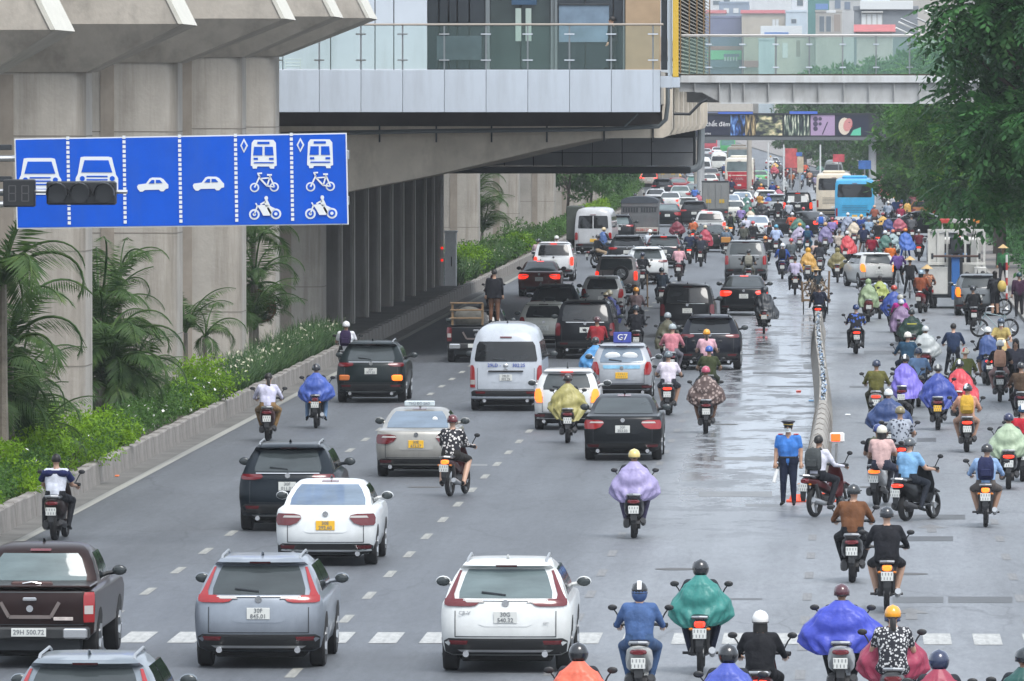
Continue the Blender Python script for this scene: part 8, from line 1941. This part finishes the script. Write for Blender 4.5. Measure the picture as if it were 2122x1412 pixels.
for px0, px1, py0, Y, c_, lb in ((1845, 1990, -30, 1050, (.40,.38,.35), 'grey brown block hidden by the street trees'), (1985, 2260, -60, 900, (.35,.34,.33), 'large grey block behind the big overhanging tree'), (1590, 1720, 150, 2250, (.45,.48,.50), 'hazy block closing the far end of the street'), (1350, 1600, 120, 2300, (.45,.48,.50), 'hazy long block closing the bend of the street')):
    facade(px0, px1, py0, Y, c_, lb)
for i in range(7):
    y_ = 300+75*i; t = empty('shop_house', (15.5, y_, 0), ('narrow shop house behind the pavement trees, '+('first','second','third','fourth','fifth','sixth','seventh')[i]+' along the road'), 'building', 'shop houses along the pavement')
    c_ = ((.35,.32,.27),(.30,.33,.34),(.42,.38,.30))[i % 3]
    MB().bbox(0, 12, 0, 60, .1, 11+2*(i % 3), .05).obj('wall', mat('shop_wall%d' % (i % 3), c_, .8, noise=.2, ns=.3), t)
    for j in range(9): f_ = MB().box(-.06, 0, 3+6*j, 7+6*j, .3, 3.2).obj('shop_front', mat('shop_dark', (.05,.05,.055), .3), t); MB().box(-.5, -.02, 2.6+6*j, 7.4+6*j, 3.3, 4.2).obj('signboard', mat(('shop_red','shop_blue','shop_cream')[j % 3], ((.45,.05,.05),(.05,.15,.4),(.5,.45,.35))[j % 3], .5), t)
# far signs and boards under the trees
def fsign(px0, py0, px1, py1, col, label, Y, posts=True):
    xa, za = PY(px0, py0, Y); xb, zb = PY(px1, py1, Y); s_ = empty('roadside_sign', ((xa+xb)/2, Y, 0), label, 'sign', 'roadside signs far along the road'); w_ = (xb-xa)/2
    MB().bbox(-w_, w_, -.04, .04, zb, za, .01).obj('board', mat('fs_'+str(col), col, .5, noise=.5, ns=1.2), s_)
    MB().tube([(0,.06,0),(0,.06,za)], .06, 6).obj('post', m_steel, s_)
fsign(1779, 333, 1805, 351, (.04,.14,.42), 'blue lettered road sign under the far trees', 640)
fsign(1627, 308, 1652, 348, (.55,.10,.10), 'red and white shop banner under the trees beyond the advert bridge', 760)
fsign(1652, 325, 1665, 358, (.55,.45,.32), 'cream banner beside the red and white shop banner', 750)
fsign(1726, 320, 1750, 336, (.6,.08,.10), 'small red shop sign under the far trees', 700)
fsign(1650, 316, 1662, 324, (.06,.15,.45), 'small blue sign above the cream banner', 755)
for px, py0, py1, Y, lb in ((1592, 296, 345, 700, 'slim white lamp post at the far bend'), (1624, 300, 385, 640, 'grey lamp post beside the red shop banner'), (1700, 300, 372, 600, 'grey pole among the far tree trunks')):
    x, z = PY(px, py0, Y); MB().tube([(0,0,0),(0,0,z)], [.09,.06], 6).obj('lamp_post', mat('far_white'), None, (x, Y, 0), label=lb, cat='lamp post')
# guard railing at the kerb
gr = empty('kerb_railing', (5.9, 470, 0), 'low grey kerb railing near the pink coat rider', 'railing')
for z in (.35, .62): MB().tube([(-1.0,0,z),(0,60,z),(-.6,150,z)], .05, 6).obj('rail', m_steel, gr)
for i in range(15): MB().tube([(-1.0+i*.07 if i < 7 else -.5,i*10,0),(-1.0+i*.07 if i < 7 else -.5,i*10,.66)], .04, 5).obj('post', m_steel, gr)
# white poles sticking out above the footbridge
for i, (a, b, c, d) in enumerate(((1916,22,2000,60),(1866,39,1950,75),(1862,46,1915,70),(1900,38,1990,78),(1856,58,1892,74))):
    x0, z0 = PY(a, b, 300); x1, z1 = PY(c, d, 300)
    MB().tube([(0,0,0),(x1-x0,.5,z1-z0)], .035, 6).obj('slanting_pole', m_white if i % 2 == 0 else m_steel, None, (x0, 300, z0), label=('thin white pole slanting out of the tree tops, ' + ('highest','longest','pale middle','green tipped','lowest')[i]+' of five'), cat='pole', group='poles above the footbridge')
# ================================================================== AIR
hz_ = bpy.data.materials.new('haze_air'); hz_.use_nodes = True; n = hz_.node_tree.nodes; n.clear()
ov = n.new('ShaderNodeOutputMaterial'); pv = n.new('ShaderNodeVolumePrincipled'); pv.inputs['Color'].default_value = (.93,.96,1,1); pv.inputs['Density'].default_value = .00015; pv.inputs['Anisotropy'].default_value = .2
hz_.node_tree.links.new(pv.outputs[0], ov.inputs['Volume'])
MB().box(-420, 420, -80, 3300, -2.2, 60).obj('haze', hz_, kind='stuff')
